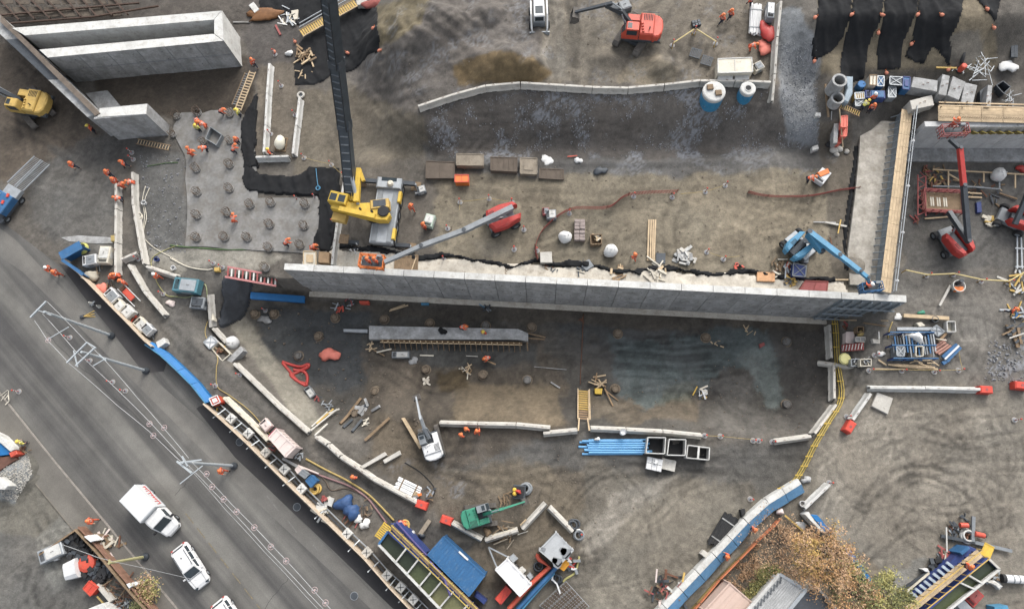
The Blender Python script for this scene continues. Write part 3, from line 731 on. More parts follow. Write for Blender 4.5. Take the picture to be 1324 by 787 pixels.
# ------------------------------------------------------------------ machines
def excavator(px,py,tgt,trk,label,m,m_arm,s=1.,reach=((.4,1.7),(3.4,4.4),(6.2,3.0),(6.6,1.2)),cabside=1,white_cab=None,bucket=1.0,up=1.2,blade=False):
 """px,py house centre; tgt pixel the boom points to; trk pixel the tracks point to"""
 p=onground(G(px,py,up*s)); rb=ang((px,py),tgt,up*s); ru=ang((px,py),trk,up*s)
 t=thing('excavator',label,'excavator',p,rb); S=lambda*a:tuple(v*s for v in a)
 un=MB(); un.box((0,0,.35*s),S(2.4,1.6,.4)); un.lathe([(.75*s,.7*s),(.75*s,.95*s)],n=18); un.build('undercarriage',M_DSTEEL,t,rz=ru-rb)
 for sd_ in(-1,1):
  tr=MB(); L,hh=2.2*s,.42*s; y=sd_*1.15*s; prof=[]
  for k in range(9):a=math.pi/2+math.pi*k/8; prof.append((-L+hh+hh*math.cos(a),hh+hh*math.sin(a)))
  for k in range(9):a=-math.pi/2+math.pi*k/8; prof.append((L-hh+hh*math.cos(a),hh+hh*math.sin(a)))
  tr.loft([[(x,y-.3*s,z)for x,z in prof],[(x,y+.3*s,z)for x,z in prof]]); tk=tr.build('track',M_TRACK,t,rz=ru-rb)
  sh=MB()
  for k in range(22):sh.box((-L+hh*.8+k*(2*L-1.6*hh)/21,y,2*hh-.01*s),S(.12,.62,.05))
  sh.build('track_shoes',M_TRACK,tk)
 up_=MB(); up_.box((-.55*s,0,.95*s),S(3.7,2.5,.35),0,.04*s); up_.build('revolving_frame',M_DSTEEL,t)
 cw=MB(); cw.prism([(-1.6*s,-1.28*s),(-2.1*s,-1.2*s),(-2.45*s,-.75*s),(-2.55*s,0),(-2.45*s,.75*s),(-2.1*s,1.2*s),(-1.6*s,1.28*s)],1.1*s,2.0*s,.12*s); cw.build('counterweight',m,t)
 ho=MB(); ho.box((-.95*s,0,1.28*s),S(1.35,2.46,.95),0,.12*s); ho.build('engine_hood',m,t)
 gr=MB()
 for k in range(6):gr.box(((-1.4+k*.16)*s,-.7*s,2.235*s),S(.07,.7,.015))
 gr.build('grille',M_BLACK,t); MB().tube((-1.2*s,.6*s,2.2*s),(-1.2*s,.6*s,2.55*s),.06*s).build('exhaust_pipe',M_BLACK,t)
 for k in range(4):MB().box(((-.6+.05*k)*s,(.95-.3*k)*s,2.24*s),S(.22,.16,.12),.2*k,.03*s).build('hatch',m,t)
 sb=MB(); sb.box((.35*s,-cabside*.85*s,1.28*s),S(1.3,.75,.6),0,.06*s); sb.build('side_box',m,t)
 cb=MB(); y=cabside*.82*s
 cb.loft([[(x*s,y+w_*s,z*s)for x,w_ in((a0,-.45),(a1,-.45),(a1,.45),(a0,.45))]for z,a0,a1 in((1.28,-.2,1.45),(2.0,-.2,1.5),(2.72,-.15,1.1),(2.82,-.1,1.02))])
 c=cb.build('cab',white_cab or m,t)
 MB().box((.75*s,y,2.823*s),S(.42,.6,.012)).build('roof_window',M_GLASS,c)
 MB().loft([[(1.515*s,y-.4*s,1.9*s),(1.515*s,y+.4*s,1.9*s),(1.14*s,y+.4*s,2.69*s),(1.14*s,y-.4*s,2.69*s)],[(1.545*s,y-.4*s,1.9*s),(1.545*s,y+.4*s,1.9*s),(1.17*s,y+.4*s,2.69*s),(1.17*s,y-.4*s,2.69*s)]]).build('windscreen',M_GLASS,c)
 for sd_ in(-1,1):MB().box((.5*s,y+sd_*.46*s,1.95*s),S(1.0,.03,.65)).build('side_window',M_GLASS,c)
 rail=MB(); rail.path([(-2.0*s,-1.1*s,2.0*s),(-2.0*s,-1.1*s,2.5*s),(-.4*s,-1.1*s,2.5*s),(-.4*s,-1.1*s,2.2*s)],.03*s,5); rail.build('handrail',M_DSTEEL,t)
 R=[Vector((x*s,0,z*s))for x,z in reach]
 mid=R[0].lerp(R[1],.5)+Vector((-.2*s,0,.55*s))
 b=MB(); b.loft([[Vector((p_.x,w_,p_.z+d_))for w_,d_ in((-.2*s,-hh),(.2*s,-hh),(.2*s,hh),(-.2*s,hh))]for p_,hh in((R[0],.2*s),(mid,.32*s),(R[1],.2*s))]); b.build('boom',m_arm,t)
 st=MB(); e=R[1]+(R[1]-R[2]).normalized()*.7*s; st.bar(e,R[2],.3*s,.3*s,.2*s,.22*s); st.build('stick',m_arm,t)
 for w_ in(-.3,.3):MB().tube(Vector((.9*s,w_*s,1.4*s)),mid+Vector((0,w_*s,0)),.08*s).build('hydraulic_cylinder',M_STEEL,t)
 MB().tube(mid+Vector((.1*s,0,.4*s)),e+Vector((0,0,.1*s)),.08*s).build('hydraulic_cylinder',M_STEEL,t)
 if bucket:
  w_=.6*s*bucket; c0=R[2]; a=(R[3]-R[2]).normalized(); pr=Vector((-a.z,0,a.x))
  prof=[c0+pr*.25*s,c0-pr*.35*s,c0-pr*.6*s+a*.5*s,c0-pr*.3*s+a*1.0*s,c0+pr*.25*s+a*1.1*s]
  bk=MB(); bk.loft([[p_+Vector((0,yy,0))for p_ in prof]for yy in(-w_,w_)],False,False)
  bk.add([p_+Vector((0,-w_,0))for p_ in prof]+[p_+Vector((0,w_,0))for p_ in prof],[(0,1,2,3,4),(9,8,7,6,5)])
  o=bk.build('bucket',M_TRACK,t)
  tm=MB()
  for k in range(5):yy=-w_+(.1+k*.2)*2*w_; tm.bar(prof[4]+Vector((0,yy,0)),prof[4]+a*.2*s+Vector((0,yy,0)),.08*s,.05*s,.04*s,.02*s)
  tm.build('bucket_teeth',M_DSTEEL,o)
 if blade:MB().box((2.3*s*math.cos(ru-rb),2.3*s*math.sin(ru-rb),.1*s),S(.12,2.6,.7),ru-rb).build('dozer_blade',M_GREY,t)
 return t
def basket(parent,c,rz,m,d=(2.2,.9),nm='work_platform'):
 r=MB(); L,w=d; r.box(c,(L,w,.06),rz); o=r.build(nm,M_DSTEEL,parent)
 f=MB(); ca,sa=math.cos(rz),math.sin(rz); X=lambda u,v,z:(c[0]+u*ca-v*sa,c[1]+u*sa+v*ca,c[2]+z)
 cs=[(-L/2,-w/2),(L/2,-w/2),(L/2,w/2),(-L/2,w/2)]
 for z in(.45,.75,1.1):
  for i in range(4):f.tube(X(*cs[i],z),X(*cs[(i+1)%4],z),.045,6)
 for i in range(4):
  for k in range(3):u=lerp(cs[i],cs[(i+1)%4],k/3); f.tube(X(*u,0),X(*u,1.1),.045,6)
 f.build('guard_rail',m,o); MB().box(X(L*.3,w*.42,.8),(.5,.25,.35),rz,.03).build('control_box',M_GREY,o)
 return o
def boomlift(label,base,rz,chassis_rz,m,m_boom,segs,bask,bask_rz,bask_d=(2.2,.9),m_chas=None,tail=1.0,wr=.45,cat='boom lift',m_bask=None,body=None):
 """segs: world points of the telescoping boom with widths, bask: world point of the platform floor"""
 t=thing('boom_lift',label,cat,base,rz); inv=Matrix.Rotation(-rz,3,'Z'); L=lambda p:inv@(Vector(p)-base)
 cz=chassis_rz-rz; ca,sa=math.cos(cz),math.sin(cz)
 MB().box((0,0,.35),(2.9,1.5,.5),cz,.06).build('chassis',m_chas or M_GREY,t)
 ax=MB()
 for u in(-1.1,1.1):ax.box((u*ca,u*sa,.3),(.25,2.3,.22),cz)
 ax.build('axle',M_DSTEEL,t)
 for u in(-1.1,1.1):
  for v in(-1.1,1.1):wheel(t,(u*ca-v*sa,u*sa+v*ca,wr),wr,.34,M_GREY,cz)
 MB().lathe([(.55,.85),(.55,1.0)],n=16).build('slew_ring',M_BLACK,t)
 bl=body or[(-1.9*tail,-.75),(-2.0*tail,0),(-1.9*tail,.75),(-1.2,1.08),(.5,1.02),(.9,.6),(.9,-.6),(.5,-1.02),(-1.2,-1.08)]
 for s_ in(-1,1):
  pts=[(x,y)for x,y in bl if y*s_>=-.001]; pts=[(x,max(abs(y),.3)*s_)for x,y in pts]
  if s_<0:pts=pts[::-1]
  MB().prism(pts,1.0,2.0,.18).build('engine_cover',m,t)
 MB().box((-.5,0,1.0),(2.2,.58,.5)).build('boom_cradle',M_DSTEEL,t)
 gr=MB()
 for k in range(5):gr.box((-1.1+.14*k,.65,2.001),(.06,.4,.012))
 gr.build('grille',M_BLACK,t)
 for i in range(len(segs)-1):
  p_,w0,mm=segs[i]; p2,w1,_=segs[i+1]
  MB().bar(L(p_),L(p2),w0,w0*1.1).build('boom_section',mm or m_boom,t)
  if i:MB().tube(L(p_)-Vector((0,0,.0))+Vector((0,0,-.2)),L(p_)+Vector((0,0,.3)),w0*.5,8).build('boom_joint',M_DSTEEL,t)
 a,b_=L(segs[0][0]),L(segs[1][0]); MB().tube((a.x*.2+b_.x*.0,a.y*.2,1.3),a.lerp(b_,.45)-Vector((0,0,.2)),.09,8).build('lift_cylinder',M_STEEL,t)
 basket(t,L(bask),bask_rz-rz,m_bask or m,bask_d)
 return t
def chamfer_car(px,py,tgt,label,kind='estate'):
 p=onground(G(px,py,.9)); rz=ang((px,py),tgt,.9); t=thing('parked_car',label,'car',p,rz)
 # cross sections along the car: x, half width, sill z, belt z
 b=MB(); secs=[(-2.28,.70,.42,.80),(-2.2,.80,.34,.95),(-1.7,.88,.28,1.0),(-.6,.90,.26,1.0),(.8,.90,.26,.98),(1.4,.88,.28,.92),(1.95,.82,.32,.82),(2.2,.68,.38,.68),(2.28,.5,.42,.6)]
 b.loft([[(x,-w*.94,z0),(x,w*.94,z0),(x,w,z0+.15),(x,w,z1-.1),(x,w*.92,z1),(x,-w*.92,z1),(x,-w,z1-.1),(x,-w,z0+.15)]for x,w,z0,z1 in secs]); b.build('body',M_WHITE,t,sm=False)
 r=MB(); secs=[(-2.05,.72,.97,1.02),(-1.85,.70,.97,1.38),(-1.4,.66,.97,1.46),(-.2,.65,.97,1.48),(.25,.66,.97,1.42),(1.05,.74,.95,.985)]
 r.loft([[(x,-.82,z0),(x,.82,z0),(x,w,z1),(x,w*.8,z1+.03),(x,-w*.8,z1+.03),(x,-w,z1)]for x,w,z0,z1 in secs]); r.build('roof',M_WHITE,t)
 def pane(nm,pts,off):
  a=[Vector(v)for v in pts]; n_=(a[1]-a[0]).cross(a[2]-a[0]).normalized()*off; MB().loft([[v for v in a],[v+n_ for v in a]]).build(nm,M_GLASS,t)
 pane('windscreen',[(.98,-.66,1.05),(.98,.66,1.05),(.32,.58,1.44),(.32,-.58,1.44)],.025)
 pane('rear_window',[(-2.04,.6,1.1),(-2.04,-.6,1.1),(-1.9,-.56,1.38),(-1.9,.56,1.38)],.03)
 for s_ in(-1,1):
  for x0,x1 in((-1.8,-1.2),(-1.12,-.35),(-.27,.55)):
   pane('side_window',[(x0,s_*.815,1.02),(x1,s_*.815,1.02),(x1-.12*(x1>.4),s_*.70,1.34-.12*(x1>.4)),(x0,s_*.70,1.36)],-.03*s_)
  MB().box((.75,s_*1.0,.95),(.14,.22,.14),0,.03).build('door_mirror',M_WHITE,t)
  MB().box((2.05,s_*.58,.66),(.3,.3,.12),-s_*.5,.03).build('headlight',M_GLASS,t)
  MB().box((-2.2,s_*.66,.8),(.12,.2,.2),0,.02).build('tail_light',M_RED,t)
  for x in(-1.35,1.42):wheel(t,(x,s_*.78,.33),.33,.22)
  MB().bar((-1.6,s_*.58,1.52),(.1,s_*.58,1.52),.04,.04).build('roof_rail',M_DSTEEL,t)
 for x in(1.08,-1.98):MB().box((x,0,.985 if x>0 else 1.0),(.025,1.5,.02)).build('panel_gap',M_DSTEEL,t)
 for s_ in(-1,1):
  MB().bar((1.1,s_*.62,.985),(2.1,s_*.55,.80),.02,.02).build('panel_gap',M_DSTEEL,t); MB().bar((1.02,s_*.1,1.06),(.75,s_*.1+.45,1.22),.025,.02).build('wiper',M_BLACK,t)
  for x in(-1.16,-.3,.62):MB().box((x,s_*.895,.4),(.02,.03,.58)).build('panel_gap',M_DSTEEL,t)
 MB().box((2.22,0,.5),(.1,.9,.14),0,.02).build('grille',M_BLACK,t); MB().box((-1.0,0,1.5),(.12,.1,.06),0,.02).build('aerial',M_BLACK,t)
 return t
# ------------------------------------------------------------------ road and flat sheets
def sheet(name,pts,z,m,kind='structure',rz=0.):
 c=sum((Vector((x,y,0))for x,y in pts),Vector())/len(pts); ca,sa=math.cos(-rz),math.sin(-rz)
 me=bpy.data.meshes.new(name); me.from_pydata([((x-c.x)*ca-(y-c.y)*sa,(x-c.x)*sa+(y-c.y)*ca,0)for x,y in pts],[],[tuple(range(len(pts)))])
 me.materials.append(m); bm=bmesh.new(); bm.from_mesh(me); bmesh.ops.recalc_face_normals(bm,faces=bm.faces)
 if bm.faces[0].normal.z<0:bmesh.ops.reverse_faces(bm,faces=bm.faces)
 bmesh.ops.triangulate(bm,faces=bm.faces); bm.to_mesh(me); bm.free()
 o=bpy.data.objects.new(name,me); COL.objects.link(o); o.location=(c.x,c.y,z); o.rotation_euler=(0,0,rz)
 if kind:o['kind']=kind
 return o
def asphalt(name,dark,lightc,damp=1.):
 m=bpy.data.materials.new(name); m.use_nodes=True; t=m.node_tree; L=t.links; b=t.nodes['Principled BSDF']
 tc=N(t,'ShaderNodeTexCoord'); mp=N(t,'ShaderNodeMapping'); mp.inputs['Scale'].default_value=(.012,.42,1); L.new(tc.outputs['Object'],mp.inputs[0])
 n1=N(t,'ShaderNodeTexNoise',i_Scale=1.,i_Detail=4.,i_Roughness=.55); L.new(mp.outputs[0],n1.inputs['Vector'])
 n2=N(t,'ShaderNodeTexNoise',i_Scale=.25,i_Detail=6.,i_Roughness=.65); L.new(tc.outputs['Object'],n2.inputs['Vector'])
 n3=N(t,'ShaderNodeTexNoise',i_Scale=9.,i_Detail=5.,i_Roughness=.75); L.new(tc.outputs['Object'],n3.inputs['Vector'])
 c1=ramp(t,n1.outputs[0],[(.38,C(*dark)),(.62,C(*lightc))])
 r2=ramp(t,n2.outputs[0],[(.3,g1(.74)),(.7,g1(1.2))]); r3=ramp(t,n3.outputs[0],[(.25,g1(.76)),(.75,g1(1.26))])
 x=N(t,'ShaderNodeMix',data_type='RGBA',blend_type='MULTIPLY'); x.inputs['Factor'].default_value=1; y=N(t,'ShaderNodeMix',data_type='RGBA',blend_type='MULTIPLY'); y.inputs['Factor'].default_value=1
 L.new(c1,x.inputs['A']); L.new(r2,x.inputs['B']); L.new(x.outputs['Result'],y.inputs['A']); L.new(r3,y.inputs['B']); L.new(y.outputs['Result'],b.inputs['Base Color'])
 b.inputs['Roughness'].default_value=.82; b.inputs['Specular IOR Level'].default_value=.3
 bp=N(t,'ShaderNodeBump',i_Strength=.2,i_Distance=.02); L.new(n3.outputs[0],bp.inputs['Height']); L.new(bp.outputs[0],b.inputs['Normal'])
 return m
RD_ANG=math.atan2(rdl[4][1]-rdl[2][1],rdl[4][0]-rdl[2][0])
M_ASPH=asphalt('road_asphalt',(76,75,74),(118,116,110)); M_ASPHD=asphalt('fresh_asphalt',(52,51,53),(66,64,64)); M_ASPHL=asphalt('worn_asphalt',(108,106,101),(117,114,108))
sheet('road',road_poly,.015,M_ASPH,rz=RD_ANG)
sheet('road_shoulder',wp([(-60,250),(20,310),(58,350),(95,388),(150,445),(205,495),(262,545),(300,585),(392,676),(505,790),(560,845),(545,845),(480,787),(400,712),(290,610),(190,510),(100,420),(30,352),(-60,290)],0),.020,M_ASPHL,rz=RD_ANG)
M_CRK=mat('crack_sealant',(62,61,60),.6)
for pts in([(60,430),(100,470),(150,515),(230,590),(300,660)],[(225,640),(245,618)],[(340,790),(375,745)]):
 W_=[P(a+random.uniform(-2,2),b_+random.uniform(-2,2),.022)for a,b_ in spl(pts,7)]; mk=MB()
 for a,b_ in zip(W_[:-1],W_[1:]):d=(b_-a).normalized(); n_=Vector((-d.y,d.x,0))*.022; mk.add([a-n_,b_-n_,b_+n_,a+n_],[(0,1,2,3)])
 o=mk.build('road_crack',M_CRK); o['kind']='structure'
sheet('asphalt_strip',wp([(76,340),(99,348),(142,393),(216,468),(212,480),(186,482),(142,425),(119,397)],0),.026,M_ASPHD,rz=RD_ANG)
sheet('asphalt_strip',wp([(258,525),(268,523),(329,587),(450,706),(531,787),(570,830),(546,830),(509,787),(436,716),(304,591),(254,528)],0),.026,M_ASPHD,rz=RD_ANG)
M_MARKY=mat('worn_yellow_marking',(146,128,88),.8,var=.3,scale=3,dirt=.8,dirtrgb=(104,100,92)); M_MARKW=mat('worn_white_marking',(128,126,122),.8,var=.3,scale=3,dirt=.6,dirtrgb=(104,102,98))
mk=MB(); A,B=P(240,663,0),P(345,797,0); d=(B-A).normalized(); n_=Vector((-d.y,d.x,0)); s_=0.; Lm=(B-A).length
while s_<Lm:
 p=A+d*s_; e=A+d*min(s_+1.3,Lm); mk.add([p-n_*.05,e-n_*.05,e+n_*.05,p+n_*.05],[(0,1,2,3)]); s_+=1.9
o=mk.build('centre_line',M_MARKY,None,(0,0,.0235)); o['kind']='structure'
mk=MB(); A,B=P(-30,318,0),P(92,396,0)
for A,B in((P(345,640,0),P(360,660,0)),(P(372,672,0),P(384,688,0)),(P(405,704,0),P(412,712,0))):
 d=(B-A).normalized(); n_=Vector((-d.y,d.x,0)); mk.add([A-n_*.05,B-n_*.05,B+n_*.05,A+n_*.05],[(0,1,2,3)])
o=mk.build('road_marking',M_MARKW,None,(0,0,.0235)); o['kind']='structure'
# kerb and pavement on the far side
KB=[ext(rdl[1],rdl[0],1)]+rdl[1:-1]
kb=MB(); kp=[Vector((x,y,0))for x,y in rdl]
for a,b in zip(kp[:-1],kp[1:]):
 L_=(b-a).length; n=max(1,int(L_/1.0))
 if L_>60:n=30
 for i in range(n):
  u,v=a.lerp(b,i/n),a.lerp(b,(i+.985)/n); w_=(b-a).normalized(); w_=Vector((w_.y,-w_.x,0))*-.07
  kb.bar(u+w_*0+Vector((0,0,.05)),v+Vector((0,0,.05)),.15,.12)
o=kb.build('kerb',mat('kerb_stone',(150,143,134),.85,var=.25,scale=1.5,dirt=.3)); o['kind']='structure'
def offs(pts,d0):
 r=[]
 for i,p in enumerate(pts):
  a=pts[max(i-1,0)]; b=pts[min(i+1,len(pts)-1)]; v=Vector((b[0]-a[0],b[1]-a[1])).normalized(); r.append((p[0]+v.y*d0,p[1]-v.x*d0))
 return r
sheet('pavement',offs(rdl[1:-1],.09)+offs(rdl[1:-1],2.6)[::-1],.10,asphalt('pavement_asphalt',(106,102,95),(116,112,104)),rz=RD_ANG)
pk=MB(); ep=offs(rdl[1:-1],2.65)
for a,b in zip(ep[:-1],ep[1:]):pk.bar((a[0],a[1],.04),(b[0],b[1],.04),.1,.13)
o=pk.build('pavement_edge',mat('pavement_edge',(128,120,108),.9)); o['kind']='structure'
for px,py,lab in((310,571,'round manhole cover in the dark strip beside the road braces'),(458,770,'dark manhole cover in the road near the bottom edge'),(384,655,'small manhole cover in the dark strip near the hoarding')):
 p=P(px,py,0); t=thing('manhole_cover',lab,'manhole cover',(p.x,p.y,.03)); b=MB(); b.ring((0,0,0),.36,.04,18,4); b.build('frame',M_GREY,t); b=MB(); b.lathe([(.33,-.005),(.33,.015)],n=18)
 for k in range(5):b.box((0,-.22+k*.11,.015),(.4,.03,.01))
 b.build('cover',M_DSTEEL,t)
# ------------------------------------------------------------------ draped sheets
def drape(name,label,cat,poly,m,up=.07,fold=.10,fs=1.3,dirx=(1,.25),step=.14,kind=None,group=None):
 W_=[]
 for a in poly:p=G(*a); W_.append((p.x,p.y))
 xs=[p[0]for p in W_]; ys=[p[1]for p in W_]
 X,Y=np.meshgrid(np.arange(min(xs)-step,max(xs)+step,step),np.arange(min(ys)-step,max(ys)+step,step)); d=sdist(W_,X,Y)
 wob=.25*fbm(X*1.1,Y*1.1,3); d=d+wob
 keep=d<step*.55
 idx=-np.ones(X.shape,int); vs=[]; fs_=[]
 f=fold*np.sin((X*dirx[0]+Y*dirx[1])*fs*3+4*fbm(X*.5,Y*.5,3))+fold*2.2*fbm(X*.9,Y*.9,3)
 ok=keep[:-1,:-1]& keep[1:,:-1]& keep[:-1,1:]& keep[1:,1:]
 def vid(j,i):
  if idx[j,i]<0:
   idx[j,i]=len(vs); edge=d[j,i]>-step*.6
   vs.append((X[j,i],Y[j,i],hgt(X[j,i],Y[j,i])+(.03 if edge else up+max(0,f[j,i])+fold*.3)))
  return idx[j,i]
 for j,i in zip(*np.nonzero(ok)):fs_.append((vid(j,i),vid(j,i+1),vid(j+1,i+1),vid(j+1,i)))
 c=Vector((sum(xs)/len(xs),sum(ys)/len(ys),0)); b=MB(); b.add([(x-c.x,y-c.y,z)for x,y,z in vs],fs_)
 o=b.build(name,m,None,c,sm=True)
 return tag(o,label,cat,group)
z5=lambda x,y:(1040+x/4.63,y/4.63)
z2=lambda x,y:(300+x/6.56,y/6.56)
GM='black membrane sheets on the upper banks'
drape('membrane_sheet','leftmost black membrane strip on the upper right bank beside the gravel','membrane',[z5(*p)for p in[(60,-60),(245,-60),(250,60),(240,150),(225,230),(180,300),(100,345),(50,360),(45,260),(45,120)]],M_MEMB,group=GM)
drape('membrane_sheet','second black membrane strip from the gravel, reaching lowest on the bank','membrane',[z5(*p)for p in[(250,-60),(435,-60),(425,150),(390,260),(355,470),(215,470),(225,300),(245,150)]],M_MEMB,group=GM)
drape('membrane_sheet','middle black membrane strip on the upper right bank','membrane',[z5(*p)for p in[(440,-60),(650,-60),(620,160),(580,280),(575,410),(440,420),(430,330),(435,150)]],M_MEMB,group=GM)
drape('membrane_sheet','ragged black membrane strip with torn lower edge, right of the middle strip','membrane',[z5(*p)for p in[(655,-60),(890,-60),(890,80),(850,260),(870,390),(850,395),(790,290),(760,270),(720,380),(660,370),(600,340),(640,260),(625,160)]],M_MEMB,group=GM)
drape('membrane_sheet','short rightmost black membrane piece weighted by three orange bags','membrane',[z5(*p)for p in[(940,-60),(1130,-60),(1120,40),(1100,180),(1030,130),(980,60)]],M_MEMB,group=GM)
drape('membrane_sheet','black membrane under the crane boom with a timber heap on it','membrane',[z2(*p)for p in[(560,390),(620,310),(700,260),(1060,60),(1230,60),(1250,330),(1240,440),(1080,560),(1000,610),(860,630),(780,690),(700,720),(540,725),(530,560)]],M_MEMB,group=GM)
drape('membrane_sheet','black membrane at the top edge behind the brown tarpaulin','membrane',[z2(*p)for p in[(230,-60),(860,-60),(800,120),(560,220),(400,100),(240,90)]],M_MEMB,group=GM)
drape('membrane_sheet','wide black membrane draped along the piled slab left of the yellow crane','membrane',[q(1,1,*p)for p in[(375,0),(400,60),(460,120),(640,130),(720,80),(860,90),(868,230),(845,300),(850,400),(815,520),(725,510),(728,450),(755,380),(752,235),(520,222),(390,205),(368,150)]],M_MEMB,up=.2,fold=.16,group=GM)
drape('membrane_sheet','narrow black membrane tail beside the white kerb barriers and ladder','membrane',[(334,118),(333,150),(331,195),(336,218),(318,218),(311,195),(312,160),(320,142)],M_MEMB,up=.25,group=GM)
drape('plastic_sheet','crumpled grey black plastic sheet below the red and white grating','plastic sheet',[(289,357),(324,357),(324,395),(317,408),(300,421),(285,425),(280,415),(289,390)],mat('crumpled_plastic',(62,66,72),.35,var=.3,scale=.8,bump=.8,bscale=3),up=.2,fold=.22,fs=.9)
# ------------------------------------------------------------------ the long retaining wall
def wall_run(name,label,A,B,zb,thick,panels,m,part='wall_panel',cat='retaining wall',mats=None,rows=1,side=1,gap=.03,cap=None):
 d=(B-A); d.z=0; L=d.length; d.normalize(); n_=Vector((-d.y,d.x,0))*side; t=thing(name,label,cat,(A.x,A.y,zb),math.atan2(d.y,d.x)); x=0.; hh=A.z-zb
 for k in range(panels):
  w_=L/panels; z0=0
  for r_ in range(rows):
   z1=hh*(r_+1)/rows+(random.uniform(-.04,.04)if r_==rows-1 else 0); b=MB(); pr=random.uniform(0,.03); b.prism([(x+gap/2,side*pr),(x+w_-gap/2,side*pr),(x+w_-gap/2,side*thick),(x+gap/2,side*thick)],z0,z1-gap*(r_<rows-1),.02)
   b.build(part,(mats[k]if mats else m),t); z0=z1
  if cap:
   b=MB(); b.box((x+w_/2,side*thick/2,hh+.045),(w_-gap,thick*.94,.03)); b.build('lit_top_strip',cap,t)  # same concrete, whiter: light on the wall top put into its colour
  x+=w_
 return t,L,hh
M_FORMB=mat('blue_grey_formwork',(140,152,160),.6,var=.3,scale=.9,dirt=.4,dirtrgb=(160,160,154))
npan=20
wl,WL,WH=wall_run('retaining_wall','long grey concrete retaining wall standing between the upper platform and pit',WA,WB,-4.65,.72,npan,M_CONG,mats=[M_CONG]*(npan-2)+[M_FORMB]*2,rows=3,gap=.045,cap=M_CONW)
ft=MB(); ft.box((WL/2-1.2,-.3,0),(WL-2.6,.6,.35),0,.03); ft.build('footing',M_DUST,wl)
for k in range(npan):
 for zz in(1.6,4.2,6.6):
  hb=MB()
  for u in(.2,.5,.8):hb.tube((WL*(k+u)/npan,.01,zz),(WL*(k+u)/npan,-.015,zz),.05,6)
  hb.build('tie_holes',M_BLACK,wl)
rb=MB()
for k in range(7):rb.box((WL*(npan-2)/npan+.3+k*.9,-.12,.3),(.12,.18,WH-.5))
for zz in(1.2,3.2,5.6):rb.box((WL*(npan-1)/npan,-.26,zz),(2*WL/npan,.14,.16))
rb.build('formwork_waler',M_FORMB,wl)
rs=MB()
for k in range(5):rs.box((WL*random.random()*.9,-.004,WH-1-random.random()*3),(1.2+random.random(),.012,.5))
# dusty ledge behind the wall
led=[(436,322),(470,326),(500,318),(535,330),(560,336),(600,334),(640,342),(680,340),(720,346),(760,344),(800,352),(850,348),(900,355),(950,352),(1000,360),(1040,362),(1090,366),(1100,385),(1000,381),(900,376),(800,371),(670,364),(560,359),(440,352),(385,349),(398,330)]
drape('concrete_ledge','pale dusty concrete ledge with ragged edge along the back of the long wall','ledge',led,M_DUST,up=.12,fold=.02,fs=.6)
edge=[(440,318),(480,322),(520,328),(545,333),(580,331),(610,336),(640,340),(660,345),(690,337),(715,343),(740,340),(765,343),(790,350),(820,352),(845,347),(870,348),(900,352),(930,356),(960,350),(990,355),(1030,360),(1080,362)]
rd_=random.Random(2); es=spl(edge,4)
drape('membrane_edge','crumpled black membrane edge running along the pale concrete ledge','membrane edge',[(a,b_-rd_.uniform(1,5))for a,b_ in es]+[(a,b_+rd_.uniform(1,6))for a,b_ in es[::-1]],M_MEMB,up=.2,fold=.15,step=.12)
# piled foundation slab
o=slabbox('foundation_slab','grey concrete slab carrying rows of pile heads left of the crane','slab',[(a+random.uniform(-2,2),b_+random.uniform(-2,2))for i in range(len(SLAB))for a,b_ in(lerp(SLAB[i],SLAB[(i+1)%len(SLAB)],k/5)for k in range(5))],.14,M_CONB,ch=.02)
# strip footing in the pit
z_=slabbox('strip_footing','long pale concrete strip footing with timber formwork in the pit','footing',[q(2,2,145,122),q(2,2,905,138),q(2,3,90,160),q(2,3,90,200),q(2,2,905,192),q(2,2,145,190)],1.0,M_CONG)
zb=hgt(z_.location.x,z_.location.y)
A,B=G(*q(2,2,205,190),.6),G(*q(2,3,60,205),.6); Lf=(B-A).length; fr=math.atan2(B.y-A.y,B.x-A.x)
tf=thing('formwork','row of upright timber formwork studs along the strip footing','formwork',(A.x,A.y,z_.location.z),fr)
MB().box((Lf/2,-.15,0),(Lf,.04,1.0)).build('formwork_board',M_PLY,tf)
MB().box((Lf/2,-.36,.75),(Lf,.1,.12)).build('waler',M_WOOD,tf)
st_=MB(); st_.box((0,-.24,0),(.09,.14,1.12)); st_me=st_.mesh('stud',M_WOOD); br=MB(); br.bar((0,-.3,.9),(0,-1.0,.02),.07,.07); br_me=br.mesh('brace',M_WOODD)
n=26
for k in range(n):link('stud',st_me,tf,((k+.5)*Lf/n,0,random.uniform(-.06,.06))); link('brace',br_me,tf,((k+.5)*Lf/n+.08,0,0))
slabbox('channel_beam','grey steel channel lying at the left end of the strip footing','steel beam',[q(2,2,15,138),q(2,2,140,140),q(2,2,140,158),q(2,2,15,152)],.4,M_STEEL)
# ------------------------------------------------------------------ concrete box and walls at the upper left
zz=lambda x,y:(x/3.894,y/3.894)
def solid(parent,name,px,ztop,zbot,m,org,ch=.02):
 pts=[P(a,b,ztop)for a,b in px]; b=MB(); b.prism([(p.x-org.x,p.y-org.y)for p in pts],zbot,ztop,ch); return b.build(name,m,parent)
ZT=4.8; org=P(180,60,0)
bx_=thing('concrete_box','large white topped concrete box culvert with open slot, at upper left','concrete structure',(org.x,org.y,0))
solid(bx_,'rear_wall',[zz(60,142),zz(1115,55),zz(1075,100),zz(125,179)],ZT,-.4,M_CONW,org)
solid(bx_,'end_wall',[zz(1118,54),zz(1127,206),zz(1078,171),zz(1078,99)],ZT+.004,-.4,M_CONW,org)
solid(bx_,'front_wall',[zz(195,251),zz(1075,171.5),zz(1124,206.5),zz(240,291)],ZT,-.4,M_CONG,org)  # greyer than the end wall: the shade on this face is in its colour
